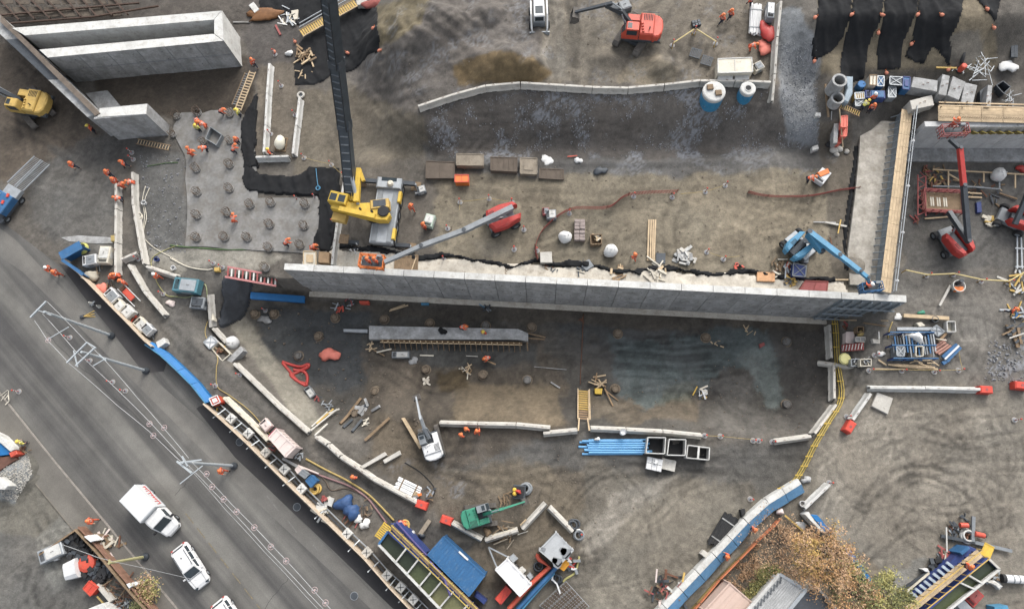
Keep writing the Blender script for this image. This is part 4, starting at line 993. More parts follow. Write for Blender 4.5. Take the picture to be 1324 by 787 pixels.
solid(bx_,'front_wall_lit_top',[zz(197,251),zz(1075,171.5),zz(1122,206.2),zz(240,290.6)],ZT+.03,ZT+.002,M_CONW,org)  # whiter layer paints the light falling on the front wall's top
solid(bx_,'floor_slab',[zz(90,160),zz(1080,90),zz(1080,180),zz(220,260)],1.2,-.3,M_CONB,org)
for k in range(1,6):
 a=P(*zz(240+k*147,291-k*14.1),ZT)-org; MB().box((a.x,a.y-.012,.2),(.05,.04,ZT-.3)).build('joint',M_GREY,bx_)
 for zh in(1.2,2.6,4.0):
  for o_ in(-1.9,-.7):MB().tube((a.x+o_,a.y+.05*o_,zh),(a.x+o_,a.y+.05*o_-.06,zh),.06,6).build('tie_hole',M_DSTEEL,bx_)
a,b=P(*zz(243,291),ZT)-org,P(*zz(1120,207),ZT)-org; MB().bar((a.x,a.y-.01,2.4),(b.x,b.y-.01,2.4),.04,.05).build('joint',M_GREY,bx_)
org2=P(60,85,0)
dw=thing('diagonal_wall','long diagonal concrete wall with brown stained top running into the corner','retaining wall',(org2.x,org2.y,0))
solid(dw,'wall_stem',[zz(-90,75),zz(0,75),zz(505,572),zz(440,590),zz(0,172),zz(-90,90)],ZT-.5,-.4,M_CONG,org2)
M_STAIN=mat('stained_top',(112,100,88),.9,var=.35,scale=1.,dirt=.4,dirtrgb=(84,76,68))
solid(dw,'upper_rib',[zz(0,74),zz(505,570),zz(478,583),zz(120,225),zz(0,110)],ZT-.05,ZT-.48,M_STAIN,org2)
solid(dw,'dark_band',[zz(30,200),zz(100,195),zz(300,400),zz(240,400)],ZT-.45,ZT-.495,M_DSTEEL,org2)
org3=P(170,150,0)
sw_=thing('short_wall','short concrete return wall with bright chipped top below the big box','retaining wall',(org3.x,org3.y,0))
solid(sw_,'wall_stem',[zz(500,545),zz(742,522),zz(737,577),zz(470,600)],ZT-.2,-.4,M_CONG,org3)
solid(sw_,'chipped_lit_top',[zz(503,547),zz(740,524),zz(735,574),zz(490,590)],ZT-.14,ZT-.198,M_CONW,org3)  # top whiter than its stem: brightness from above put into the colour
solid(sw_,'floor_slab',[zz(430,470),zz(540,455),zz(640,575),zz(520,575)],.3,-.2,M_CONG,org3)
# timber shoring deck at the very corner
org4=G(60,12,1.5)
M_DRUST=mat('dark_rust',(84,66,56),.9,var=.35,scale=2); M_DWOOD=mat('dark_deck',(98,88,76),.9,var=.4,scale=1.2,dirt=.4,dirtrgb=(70,64,58))
sh_=thing('shoring_deck','weathered plank deck with rusty beams in the top left corner','shoring',onground(org4))
oz=sh_.location
for k in range(9):
 x0=-20+k*20; A_,B_=G(x0,0 if k<5 else-8,1.6),G(x0+26,28-k*1.0,1.6)
 MB().bar(A_-oz+Vector((0,0,.1)),B_-oz+Vector((0,0,.1)),.16,.3).build('joist',M_DRUST,sh_)
for k in range(9):
 for j in range(2):
  a=(-24+k*20,-6+j*16); c4=[a,(a[0]+17,a[1]-1),(a[0]+22,a[1]+11),(a[0]+5,a[1]+12)]
  w4=[G(*c,1.5)-oz for c in c4]; zt=sum(w.z for w in w4)/4+random.uniform(-.04,.04); MB().prism([(w.x,w.y)for w in w4],zt-.06,zt).build('deck_panel',M_DWOOD,sh_)
for a,b in(((-30,34),(120,22)),((0,20),(180,4)),((120,22),(205,8))):
 MB().bar(G(*a,1.75)-oz,G(*b,1.75)-oz,.14,.2).build('beam',M_DRUST,sh_)
# ------------------------------------------------------------------ right hand abutment and walkways
RA,RB=P(1196,164,4.9),P(1480,164,4.9)
aw,AL,AH=wall_run('abutment_wall','smooth grey abutment wall behind the red boom lifts',RA,RB,-.2,.6,7,mat('abutment_concrete',(206,207,205),.85,var=.2,scale=.5,dirt=.3,dirtrgb=(160,158,152),streak=(1.7,1.7,.28)),cat='abutment wall',rows=2)
MB().box((AL/2,-.75,0),(AL,1.5,.5),0,.03).build('footing',M_CONG,aw)
pr=MB()
M_YSH=mat('yellow_shoring',(150,132,52),.6,var=.3,scale=2,dirt=.3)
for k in range(10):
 x=AL*.165+k*.86; MB().bar((x,-.02,AH-1.3),(x-.25,-.55,AH-.1),.55,.1).build('shoring_bracket',M_YSH,aw)
wd=thing('walkway','timber boarded walkway on top of the right abutment wall','walkway',(RA.x,RA.y,4.95),0)
for j,yy in enumerate((131.5,139.5,144.5,149.5,154)):
 if j==0:continue
 for k in range(6):
  A_,B_=P(1213+k*28,yy+k*.7,5.2),P(1240.5+k*28,yy+.7+k*.7,5.2)
  MB().bar(A_-wd.location,B_-wd.location,.42,.05).build('plank',M_WOOD,wd)
for yy,nm in((132.5,'guard_rail'),(136.5,'guard_rail')):
 A_,B_=P(1214,yy,6.0),P(1400,yy+5,6.0); MB().bar(A_-wd.location,B_-wd.location,.12,.1).build(nm,M_WOOD,wd)
for k in range(7):
 A_=P(1216+k*28,139,5.2); MB().bar(A_-wd.location,A_-wd.location+Vector((0,.1,1.0)),.08,.08).build('rail_post',M_WOODD,wd)
rr=MB()
for k in range(60):A_=P(1214+k*3.1,153+k*.08,5.0); rr.tube(A_-wd.location-Vector((0,0,.2)),A_-wd.location+Vector((0,0,.5)),.018,4)
rr.build('starter_bars',M_RUST,wd,kind='stuff')
MB().bar(P(1214,155,5.1)-wd.location,P(1400,160,5.1)-wd.location,.12,.12).build('edge_beam',M_DSTEEL,wd)
# light slab and timber walkway formwork wall
slabbox('concrete_slab','pale stained concrete slab strip beside the timber topped formwork wall','slab',[q(0,5,75,612),q(0,5,285,618),q(1,5,262,0),q(1,5,185,690),q(1,5,20,680),q(1,5,8,520),q(1,5,45,240),q(1,5,68,0)],.16,mat('stained_slab',(178,172,160),.85,var=.3,scale=.6,dirt=.55,dirtrgb=(136,128,114)),ch=.02,zb=2.3)
drape('membrane_edge','black membrane strip along the left edge of the pale slab','membrane edge',[q(1,5,66,-20),q(1,5,36,220),q(1,5,8,420),q(1,5,0,540),q(1,5,14,620),q(1,5,-10,600),q(1,5,-16,400),q(1,5,12,220),q(1,5,44,-20)],M_MEMB,up=.15,step=.18)
fwl,FL,FH=wall_run('formwork_wall','tall timber topped formwork wall running down the right of the platform',FB,FA,-.1,.5,8,M_FORMB,'formwork_panel','formwork wall',side=1)
wk=FH
for k in range(14):
 for j in range(4):MB().box((FL*(k+.5)/14,-.28+j*.27,wk+.02+random.uniform(0,.02)),(FL/14-.02,.25,.05)).build('walkway_plank',M_WOOD,fwl)
for k in range(26):
 x=FL*(k+.5)/26; MB().bar((x,.52,wk-.3),(x+.25,1.15,2.3),.06,.1).build('raker',M_FORMB,fwl)
for zc_,y_ in((wk+.55,-.42),(wk+1.05,-.42)):MB().tube((0,y_,zc_),(FL,y_,zc_),.045,6).build('guard_rail',M_STEEL,fwl)
for k in range(9):MB().tube((FL*k/8,-.42,wk-.5),(FL*k/8,-.42,wk+1.1),.045,6).build('rail_post',M_STEEL,fwl)
for u in(.05,.3,.55,.8):MB().tube((FL*u,-.5,wk+1.0),(FL*u,-.34,wk+1.1),.12,8).build('clamp',M_WHITE,fwl)
# ------------------------------------------------------------------ concrete barriers
GB='concrete barriers around the site'
r=barrier_row
r([(541,138.5),(583,124.5),(628,112),(673,108.5),(720,111),(766,114),(812,115),(859,110.5),(905,105.5),(950,105.5),(996,107.5)],'in the curved row above the slope','left',GB)
r([(1008,4),(1004.5,48),(1001,95),(998,130)],'in the row beside the gravel strip','top',GB)
r([(349,83),(346,122),(344,163),(341.5,198)],'in the lumpy white row near the ladder','top',GB,M_CONW)
r([(388,127),(379,200)],'in the thin row facing the lumpy white one','top',GB,M_CONW)
r([(331,204),(374,203)],'closing the two white rows at their foot','left',GB,M_CONW,unit=6)
r([(151,238),(151,271),(150.5,314.5),(150.5,355)],'in the straight upright row by the orange workers','top',GB)
r([(172,223),(173,266),(183,322),(187,342)],'in the bent row with hoses alongside','top',GB)
r([(190,345),(229,357.5)],'below the bent row','left',GB)
r([(157,336),(178,327)],'short cross piece linking two rows','left',GB)
r([(167,342),(187,377),(213,408)],'in the slanting row left of the blue pump','top',GB)
r([(270,378),(273.5,420)],'standing upright beside the crumpled plastic','top',GB)
r([(275,424),(292,443)],'next to the big white round bag','top',GB)
r([(303,470),(365,530),(399,559)],'in the long row along the pale bank','upper left',GB)
r([(409,565),(424,575),(440,590),(465,606),(483,619),(540,650)],'in the row ending at the left red block','upper left',GB)
r([(584,676),(623,697)],'between right red block and the corner','left',GB)
r([(627,698),(670,685)],'in front of the scrap timber','left',GB)
r([(675,684),(706,650)],'rising right of the green excavator','lower',GB)
r([(709,655),(741,687)],'descending right of the green excavator','upper',GB)
r([(568,546.5),(667,549),(712,553)],'in the row above the three workers','left',GB)
r([(702,560),(747,556)],'left of the timber stair foot','left',GB)
r([(763,553),(857,558),(908,563)],'in the row above the blue pipes','left',GB)
r([(1002,570.5),(1048,564)],'at the lower right pit corner','left',GB)
r([(1051,562),(1079,525)],'slanting up from the pit corner','lower',GB)
r([(1078,519),(1077,473)],'upright beside the yellow pipe rail','lower',GB)
r([(1074.5,465),(1072,421)],'upright under the wall end','lower',GB)
r([(1124,501),(1267,503)],'in the long white row at right','left',GB,M_CONW)
r([(1125,509),(1102,543)],'leaning off the long white row','upper',GB,M_CONW)
r([(1072,626),(1040,657)],'right of the blue white hoarding','upper',GB,M_CONW)
r([(1062,471),(1109,474)],'thin cross rail beside the yellow lamp','left',GB,hh=.4,unit=5)
# red plastic end blocks
def endblock(a,b,label,s=1.):
 M,L,rz=seg(a,b,.8); t=thing('barrier_end_block',label,'barrier end',onground(M),rz,'red plastic barrier ends')
 MB().prism([(-L/2,-.36*s),(L/2,-.36*s),(L/2,.36*s),(-L/2,.36*s)],0,.95,.1).build('shell',M_BRED,t); MB().lathe([(.14,.951),(.14,.965)],n=12).build('filler_cap',M_TRED,t)
 MB().box((0,0,.0),(L*1.03,.8*s,.12)).build('foot',M_TRED,t)
endblock((538,650),(552,655),'red plastic end block on the left barrier row by a pallet'); endblock((570,670),(584,675),'red plastic end block across the gap, left of the green excavator')
endblock((1267,503),(1283,504),'red plastic end block finishing the long white row'); endblock((1103,545),(1095,558),'red plastic end block at the foot of the leaning white barrier')
endblock((1312,497),(1330,499),'red plastic block at the right edge of the yard')
slabbox('precast_slab','tilted square concrete slab below the long white barrier row','concrete slab',[q(2,5,160,460),q(2,5,240,490),q(2,5,212,572),q(2,5,130,530)],.3,M_CON)
slabbox('concrete_beam','long grey precast beam lying across the barrier by the white bag','beam',[(278,480),(311,447),(315,453),(282,486)],.9,M_CONG)
slabbox('concrete_beam','pale timber beam leaning left of the white mini excavator','beam',[q(2,2,310,592),q(2,2,325,588),q(2,2,416,738),q(2,2,402,748)],.5,M_WOOD)
slabbox('concrete_beam','upper one of two round concrete posts at the pit entrance','beam',[q(3,2,100,62),q(3,2,225,-12),q(3,2,237,4),q(3,2,112,74)],.45,M_CON)
slabbox('concrete_beam','shorter lower one of two concrete posts at the pit entrance','beam',[q(3,2,215,30),q(3,2,300,-20),q(3,2,308,0),q(3,2,225,47)],.45,M_CON)
# ------------------------------------------------------------------ safety posts and chains
SP=[(q(1,2,608,258),'at the left end of the yellow chain under the orange skip'),(q(1,2,757,240),'in the middle of the yellow chain near the red lift'),(q(1,2,872,258),'just right of the red telescopic lift body'),
(q(1,2,545,392),'between the small generator and the grey boom'),(q(1,2,885,497),'below the red telescopic lift on the sand'),(q(1,2,525,548),'on the pale ledge near the brown shutter panel'),
(q(1,3,8,258),'left of the red lift nose on the platform'),(q(1,3,68,398),'on the sand left of the big white bag'),(q(1,3,18,500),'at the lower left of the sandy platform'),(q(1,3,300,315),'at the bend of the red netting beside the pump'),
(q(1,3,135,505),'where the red netting meets the pale block'),(q(1,3,628,228),'under the red netting on the open platform'),(q(1,3,825,232),'at the right end of the red netting'),
(q(1,4,230,172),'at the top of the dotted chain beside the slope'),(q(1,4,128,205),'in the dotted chain left of its top'),(q(1,4,135,512),'at the left of the short chain near the ledge'),(q(1,4,220,548),'at the middle of the short chain near the ledge'),
(q(1,1,678,32),'between white barriers and black membrane'),(q(1,1,818,68),'on the upper right corner of the black membrane'),(q(1,1,882,125),'beside the yellow crane cab, above it'),(q(1,1,828,362),'on the black membrane left of the crane'),(q(1,1,735,235),'at the right notch of the piled slab'),
(q(1,1,642,243),'on the slab edge under the black membrane'),(q(1,1,215,570),'on the pale strip below the slab'),(q(1,1,262,590),'next to the yellow box by the grating'),
(q(2,0,348,180),'inside the catenary frame on the road'),(q(2,0,450,298),'under the second pole arm on the road'),(q(2,0,566,407),'fourth along the road, below the second pole'),(q(2,0,632,452),'lowest of those under the catenary wires'),(q(2,0,88,455),'alone at the far kerb of the road'),
(q(1,5,415,632),'first from the left on the yellow rail of the right yard'),(q(1,5,552,628),'second from the left on the yellow rail of the right yard'),(q(1,5,693,662),'third from the left on the yellow rail of the right yard'),(q(1,5,830,668),'fourth from the left on the yellow rail of the right yard'),
(q(2,5,122,348),'left one along the tape below the timber stack'),(q(2,5,288,350),'middle one along the tape below the timber stack'),(q(2,5,455,355),'right one along the tape below the timber stack'),(q(2,5,150,270),'beside the white boot shaped bag in the storage area'),(q(2,5,578,347),'at the yellow corner of the storage tape'),
(q(2,5,865,600),'low on the right edge of the yard'),(q(2,5,8,583),'next to the leaning white barrier end'),
(q(2,4,125,680),'ending the barrier row above the culvert frames'),(q(2,4,205,683),'hanging dotted chain right of the barrier row'),(q(2,4,372,705),'left of the pair on the dotted chain'),(q(2,4,400,706),'right of the pair on the dotted chain'),(q(2,4,470,712),'starting the corner barrier of the pit'),
(q(2,1,225,425),'at the hose bend beside the grey beam'),(q(2,1,350,370),'on soil below the grey beam'),(q(3,4,760,145),'at the upper end of the single white barrier'),(q(3,4,358,228),'above the bundle of black pipes'),
(q(3,3,360,405),'below the end of the descending barrier'),(q(0,3,825,225),'left foot of the yellow tent shaped rail'),(q(0,4,180,215),'right foot of the yellow tent shaped rail'),(q(0,4,72,158),'apex of the yellow tent shaped rail'),
(q(0,1,530,272),'near the end wall of the white box'),(q(0,1,562,432),'between the two white barrier rows'),(q(0,1,420,318),'touching the foot of the white box end'),(q(0,1,632,580),'beside the thin white row'),(q(0,1,508,678),'beside the pale covered pallet'),
(q(1,0,672,40),'above the bent hose barrier row'),(q(1,0,665,5),'highest of those above the bent barrier row'),(q(1,0,825,725),'in the hose loop left of the blue pump'),(q(1,0,700,548),'at the cross piece between barrier rows'),(q(2,1,480,42),'between two pile heads at the pit corner')]
for p_,ph in SP:safety_post(p_[0],p_[1],'red white safety post '+ph)
M_CHY=mat('yellow_chain',(176,152,88),.7,var=.3,scale=8); M_NET=M_NETR
rope([q(1,2,606,300),q(1,2,608,258),q(1,2,757,240),q(1,2,872,258)],'yellow dotted chain swagged between three posts by the red lift',M_CHY)
rope([q(1,3,890,215),q(1,4,0,218),q(1,4,128,205),q(1,4,230,172)],'yellow dotted chain at the foot of the dark slope',M_CHY)
rope([q(1,4,135,512),q(1,4,220,540),q(1,4,300,535)],'short yellow chain near the pale ledge right part',M_CHY)
rope([q(2,4,125,680),q(2,4,205,683),q(2,4,372,700)],'dotted chain continuing the barrier row along the pit',M_CHY)
rope([q(2,5,122,345),q(2,5,288,344),q(2,5,455,348),q(2,5,595,345),q(2,5,575,250)],'yellow and white tape around the storage area',M_CHY,up=1.0)
rope([q(1,1,672,32),q(1,1,818,68),q(1,1,880,125)],'yellow chain above the black membrane left of the crane',M_CHY)
# red netting fence on the platform
def netting(pts,label,hh=.9,m=None):
 b=MB(); W_=[G(*p)for p in spl(pts,6)]; o0=W_[0].copy(); t=thing('safety_netting',label,'netting',o0,0)
 for a,c in zip(W_[:-1],W_[1:]):
  a=a-o0; c=c-o0
  for z in(.15,.35,.55,.75,.9):b.tube(a+Vector((.12*z,0,z*hh)),c+Vector((.12*z,0,z*hh)),.018,4)
  for k in range(3):u=a.lerp(c,k/3); b.tube(u,u+Vector((.12,0,hh*.9)),.025,4)
 b.build('mesh',m or M_NET,t)
 for i in range(0,len(W_),6):MB().tube(W_[i]-o0,W_[i]-o0+Vector((0,0,hh+.1)),.035,6).build('stake',M_RUST,t)
netting([q(1,3,135,560),q(1,3,125,490),q(1,3,170,400),q(1,3,300,305),q(1,3,490,295),q(1,3,600,230),q(1,3,845,215)],'red netting fence curving across the sandy platform')
netting([q(1,4,340,215),q(1,4,440,235),q(1,4,640,235),q(1,4,800,205),q(1,4,900,195)],'red netting fence at the right side of the platform',.6)
def tent(a,b,label,up=1.0,nm='yellow_rail',m=None):
 o0=onground(G(*lerp(a,b,.5))); t=thing(nm,label,'guard rail',o0,0,'yellow rails' if m is None else None); A_,B_=G(*a,up)-o0,G(*b,up)-o0
 MB().tube(A_,B_,.07,6).build('rail',m or M_CREAMY,t)
 for p in(A_,B_):MB().tube(p,p-Vector((0,0,up)),.05,6).build('leg',m or M_YELD,t)
M_CREAMY=mat('pale_yellow_paint',(216,194,128),.6,var=.15,scale=3,dirt=.15)
tent(q(0,3,830,218),q(0,4,68,150),'left arm of the yellow tent shaped rail'); tent(q(0,4,82,150),q(0,4,180,212),'right arm of the yellow tent shaped rail')
YR=[q(1,5,305,606),q(1,5,415,630),q(1,5,552,624),q(1,5,693,655),q(1,5,830,662),q(1,5,905,618),q(1,5,985,600)]
for k,(a,b)in enumerate(zip(YR[:-1],YR[1:])):tent(a,b,'yellow rail along the right yard, %s from the left'%ORD[k],.9)
# ------------------------------------------------------------------ pile heads
def pile_slab(px,py,label,n=10,hh=.95,R=.46):
 p=onground(G(px,py,.5)); t=thing('pile_head',label,'pile head',(p.x,p.y,max(p.z,.13)),random.uniform(0,6),'pile heads');
 MB().lathe([(R,0),(R,.12),(R*.9,.16)],n=14).build('concrete_core',M_CONB,t)
 b=MB()
 for k in range(n):
  a=2*math.pi*k/n; e=random.uniform(.95,1.25); b.tube((R*.8*math.cos(a),R*.8*math.sin(a),.1),(R*.9*e*math.cos(a+.15),R*.9*e*math.sin(a+.15),hh*random.uniform(.6,1.15)),.026,5)
 b.ring((0,0,.45),R*.86,.03,12,4); b.ring((0,0,.8),R*.9,.03,12,4); b.build('rebar_cage',M_REBAR,t,kind='stuff'); return t
PS=[((130,88),'topmost in the left column on the slab'),((135,208),'second from the top in the left column on the slab'),((135,325),'third from the top in the left column on the slab'),((132,440),'lowest in the left column on the slab'),
((300,68),'upper one in the second column below the ladder'),((300,190),'lower one in the second column, unlike its neighbours bare'),((288,312),'beside the kneeling orange worker'),((275,438),'at the bottom of the second column'),((405,272),'below the black membrane, first of three'),
((512,262),'below the black membrane, second of three'),((685,270),'below the black membrane, third of three'),((505,372),'in the middle of the right slab half'),((680,380),'at the right of the right slab half'),((390,440),'at the lower edge of the slab, centre'),
((500,490),'at the lower edge near the worker with yellow tool'),((660,478),'at the lower right slab corner'),((480,590),'in the dust cloud near the wall end')]
for(x,y),ph in PS:p_=q(1,1,x,y); pile_slab(p_[0],p_[1],'pile head with bent bars '+ph)
for(x,y),ph in[((30,585),'at the left under the short wall'),((135,570),'near three orange workers'),((300,575),'at the foot of the ladder')]:
 p_=q(0,1,x,y); pile_slab(p_[0],p_[1],'pile head with bent bars '+ph)
for(x,y),ph in[((135,560),'upper left of the slab'),((165,720),'by the blue grey formwork box'),((10,680),'beside the leftmost slab worker'),((300,715),'near two workers by the membrane')]:
 p_=q(0,1,x,y); pile_slab(p_[0],p_[1],'small pile head '+ph,8,.8,.36)
M_PTOP=mat('pile_top',(142,126,106),.9,var=.3,scale=3,dirt=.35)
def pile_pit(px,py,label,R=.43,m=None,collar=True):
 p=onground(G(px,py,.5)); t=thing('pile_head',label,'pile head',p,0,'pile heads'); MB().lathe([(R,-.3),(R,.42),(R*.93,.5),(R*.7,.5),(R*.66,.46)],n=16).build('pile_shaft',m or M_PTOP,t)
 b=MB()
 for k in range(9):
  a=2*math.pi*k/9+.2; b.tube((R*.72*math.cos(a),R*.72*math.sin(a),.45),(R*.75*math.cos(a),R*.75*math.sin(a),.9+random.uniform(-.1,.15)),.03,5)
 b.build('rebar_cage',M_REBAR,t,kind='stuff')
 if collar:b=MB(); b.ring((0,0,.02),R*1.2,.07,16,5); b.build('casing_collar',M_PTOP,t)
 return t
PP=[(2,1,425,58,'first near the blue girder at the pit corner'),(2,1,522,58,'second near the blue girder at the pit corner'),(2,1,835,78,'upper one in the black corner of the pit'),(2,1,750,172,'lower one in the black corner of the pit'),(2,1,648,272,'pale one above the red coiled hose'),
(2,2,220,85,'under the wall near the loose lath'),(2,2,452,105,'behind the strip footing, left one'),(2,2,738,118,'behind the strip footing, right grey one'),(2,2,432,342,'in brown mud below the strip footing'),(2,2,725,370,'beside the small timber heap in brown mud'),(2,2,175,452,'at the edge of the dark mud'),(2,2,72,565,'in the small trench near the ramp'),
(2,3,108,125,'at the right end of the strip footing'),(2,3,548,158,'alone in the middle of the pit right half'),(2,3,85,395,'pale one in the brown middle of the pit'),(2,3,535,440,'beside the fallen timber trestle'),
(2,4,132,178,'in the green mud, upper'),(2,4,545,200,'pale disc at the upper right of the pit'),(2,4,545,520,'at the lower tip of the grey green mud')]
for r_,c_,x,y,ph in PP:p_=q(r_,c_,x,y); pile_pit(p_[0],p_[1],'round pile head '+ph,m=M_CONB if 'grey' in ph or 'pale' in ph else None)
# ------------------------------------------------------------------ people
PEO=[
(0,0,465,655,'stand',200,2,'o','worker in yellow helmet beside the pale tarpaulin under the short wall'),
(0,1,135,610,'bend',-60,1,'o','left of two orange workers standing close together on the slab top'),(0,1,172,635,'bend',160,1,'o','right of two orange workers standing close together on the slab top'),(0,1,140,655,'stand',90,2,'y','worker in yellow vest beside two orange ones on the slab'),
(0,1,258,565,'bend',0,1,'o','orange worker at the foot of the ladder by a pile'),(0,1,348,575,'stand',180,2,'y','worker in yellow at the very foot of the timber ladder'),(0,1,100,768,'stand',30,1,'o','leftmost orange worker in the row across the slab'),(0,1,178,752,'bend',200,1,'o','orange worker below the blue grey formwork box'),
(0,1,340,718,'stand',-30,1,'o','upper one of two orange workers beside the membrane tail'),(0,1,322,762,'bend',60,1,'o','lower one of two orange workers beside the membrane tail'),(0,1,505,775,'walk',0,2,'o','worker inside the lower end of the white barrier lane'),
(0,1,425,322,'walk',120,1,'o','worker close to the foot of the white box end wall'),
(1,0,372,75,'walk',-20,1,'o','lone orange worker walking in the upper left yard'),(1,0,632,68,'walk',180,1,'o','orange worker at the top of the bent barrier row'),(1,0,553,115,'walk',-40,1,'o','upper of the orange workers at the straight barrier top'),(1,0,585,155,'stand',-20,1,'o','middle of the orange workers at the straight barrier top'),(1,0,612,172,'bend',0,1,'o','lower of the orange workers at the straight barrier top'),
(1,0,608,242,'bend',180,1,'o','orange worker leaning over the straight barrier'),(1,0,672,160,'bend',180,1,'o','orange worker leaning on the bent barrier row'),
(1,0,252,602,'walk',-30,0,'o','front one of two workers walking on the road shoulder'),(1,0,288,622,'walk',-30,1,'o','rear one of two workers walking on the road shoulder'),(1,0,800,638,'walk',150,0,'o','orange worker left of the blue pump'),
(1,1,322,350,'bend',90,1,'o','kneeling orange worker in the middle of the slab'),(1,1,588,470,'bend',40,1,'o','orange worker with a yellow tool on the slab'),(1,1,722,490,'bend',10,1,'o','worker in faded orange near the plywood boxes'),
(1,2,362,288,'walk',-60,1,'o','lone orange worker right of the yellow crane'),(1,2,425,385,'stand',60,1,'o','orange worker behind the small generator'),
(1,3,630,540,'walk',110,1,'o','lone orange worker walking on the sand near the timber'),
(1,4,655,140,'bend',0,1,'o','orange worker bending left of the white orange cutter'),
(0,4,212,98,'walk',200,1,'o','left one of two orange workers at the top'),(0,4,255,75,'walk',200,1,'o','right one of two orange workers at the top'),(0,4,355,8,'walk',100,1,'o','orange worker at the top edge by the white tubes'),(0,4,360,235,'bend',0,1,'o','orange worker crouching by the pink sheet and white tubes'),
(0,5,135,500,'stand',100,0,'o','taller orange worker by the blue pumps'),(0,5,130,550,'stand',260,1,'o','lower orange worker by the blue pumps'),(0,5,92,535,'bend',40,2,'y','worker in yellow between the crates and ladder'),
(2,0,112,715,'stand',60,2,'y','worker in yellow at the end of the blue ramp'),
(2,2,618,130,'bend',0,1,'o','orange worker standing on the strip footing'),(2,2,730,158,'stand',250,2,'o','worker at the formwork studs of the strip footing'),(2,2,755,285,'bend',200,1,'o','worker with a plank in the muddy pit'),
(2,2,645,648,'stand',240,1,'o','upper one of the three workers under the pit barrier'),(2,2,617,680,'stand',60,1,'o','left lower one of the three workers under the pit barrier'),(2,2,697,662,'walk',100,1,'o','right one of the three workers under the pit barrier'),
(3,0,465,338,'walk',0,1,'o','lone worker walking along the far pavement'),(3,1,265,85,'walk',-15,1,'o','worker in orange standing at the foot of the third pole'),
(3,2,70,118,'stand',80,1,'o','worker between yellow hose and barrier row'),(3,2,305,345,'bend',-20,1,'o','worker at the yellow hose end by the tank stair'),
(3,4,368,382,'stand',20,1,'o','upper one of two orange workers behind the blue hoarding'),(3,4,232,520,'walk',150,1,'o','lower one of two orange workers behind the blue hoarding'),
(2,5,845,45,'walk',-60,1,'o','worker beside the pipes at the right edge'),(3,5,625,570,'stand',20,1,'o','worker in pale orange on the right tank walkway'),
(1,1,100,8,'bend',0,1,'o','orange worker at the top left slab corner pile'),(1,2,180,585,'stand',200,1,'o',None)]
for r_,c_,x,y,po,fa,ha,ve,lab in PEO:
 if lab is None:continue
 p_=q(r_,c_,x,y); b0=None
 if 'walkway' in lab:b0=P(p_[0],p_[1],4.0); b0.z=2.75
 if 'standing on the strip' in lab:b0=G(p_[0],p_[1],1.9); b0.z=z_.location.z+1.0
 person(p_[0],p_[1],lab,po,fa,ha,ve,'o' if random.random()<.35 else 'n',b0)
z8=lambda x,y:(80+x/5.247,300+y/5.247)
for x,y,po,fa,lab in[(330,302,'bend',20,'leftmost orange worker in the huddle at the straight barrier foot'),(375,292,'bend',190,'middle orange worker in the huddle at the straight barrier foot'),(418,340,'stand',220,'right orange worker in the huddle by the white stretcher')]:
 p_=z8(x,y); person(p_[0],p_[1],lab,po,fa,1)
# ------------------------------------------------------------------ machines
z11=lambda x,y:(1170+x/3.578,120+y/3.578)
excavator(37,134,(-2,128),(56,158),'yellow excavator on brown soil in the upper left',M_YELD,M_DSTEEL,1.08)
excavator(823,38,(748,32),(850,-2),'orange red excavator digging on the top terrace',M_ORG,M_DSTEEL,1.05)
excavator(557,571,(544,512),(548,530),'white mini excavator with dark cab at the pit entrance',M_WHITE,M_STEEL,.72,cabside=1,white_cab=M_GREY,bucket=.8)
excavator(621,666,(684,646),(665,662),'green mini excavator behind the corner of white barriers',M_GREEN,M_GREEN,.72,white_cab=M_GREY,bucket=.7)
# skid loader
p=onground(G(697,20,1.0)); rz=ang((697,20),(698,45),1.0); t=thing('skid_loader','small white loader with glass cab and bucket at the top edge','loader',p,rz)
MB().box((-.3,0,.4),(2.6,1.3,.8),0,.1).build('body',M_GREY,t); c_=MB(); c_.box((.15,0,1.2),(1.5,1.15,.85),0,.08); c_=c_.build('cab',M_WHITE,t)
MB().box((.1,0,2.052),(.9,.8,.012)).build('roof_window',M_GLASS,c_); MB().box((.92,0,1.3),(.03,.9,.6)).build('front_window',M_GLASS,c_)
MB().box((-1.2,0,1.2),(.7,1.1,.35),0,.06).build('engine_hood',M_WHITE,t)
for s_ in(-1,1):
 MB().path([(-1.4,s_*.85,1.5),(.4,s_*.85,1.7),(1.6,s_*.82,.9),(1.85,s_*.7,.4)],.1,6).build('lift_arm',M_WHITE,t)
 for x in(-.95,.75):wheel(t,(x,s_*.95,.42),.42,.3)
b=MB(); b.loft([[(1.75+dx,y,z)for dx,z in((0,.05),(0,.7),(.12,.72),(.2,.2),(.95,.1),(.95,.03))]for y in(-1.05,1.05)]); b.build('bucket',M_STEEL,t)
# boom lifts
def ZG(px,py,up):return G(px,py,up)
base=onground(G(1235,308,1.5)); rz=ang((1240,312),(1226,296),1.5)
boomlift('red boom lift in the right yard reaching up to the abutment wall',base,rz,ang((1212,299),(1225,324),.4),M_RED,M_DSTEEL,
 [(P(1227,274,2.2),.42,M_DSTEEL),(P(1252,312,3.4),.42,M_DSTEEL),(P(1246,240,5.2),.42,M_RED),(P(1241,192,6.4),.34,M_DSTEEL),(P(1228,180,6.5),.26,M_DSTEEL)],P(1228,173,6.0),0.05,(2.5,1.0),m_bask=M_TRED)
w_=thing('person','worker in orange standing in the red lift basket at the wall','person',P(1233,160,6.9)+Vector((0,0,-.8)),1.2)
pm=person_meshes('reach')
for nm in('body','jacket','trousers'):link(nm,pm[nm],w_)
for b_ in pm['boots']:link('boot',b_,w_)
link('hard_hat',pm['hat'][1],w_,pm['c'],(0,pm['tilt'],0)); link('reflective_band',pm['band'],w_); link('eyes',pm['eye'],w_)
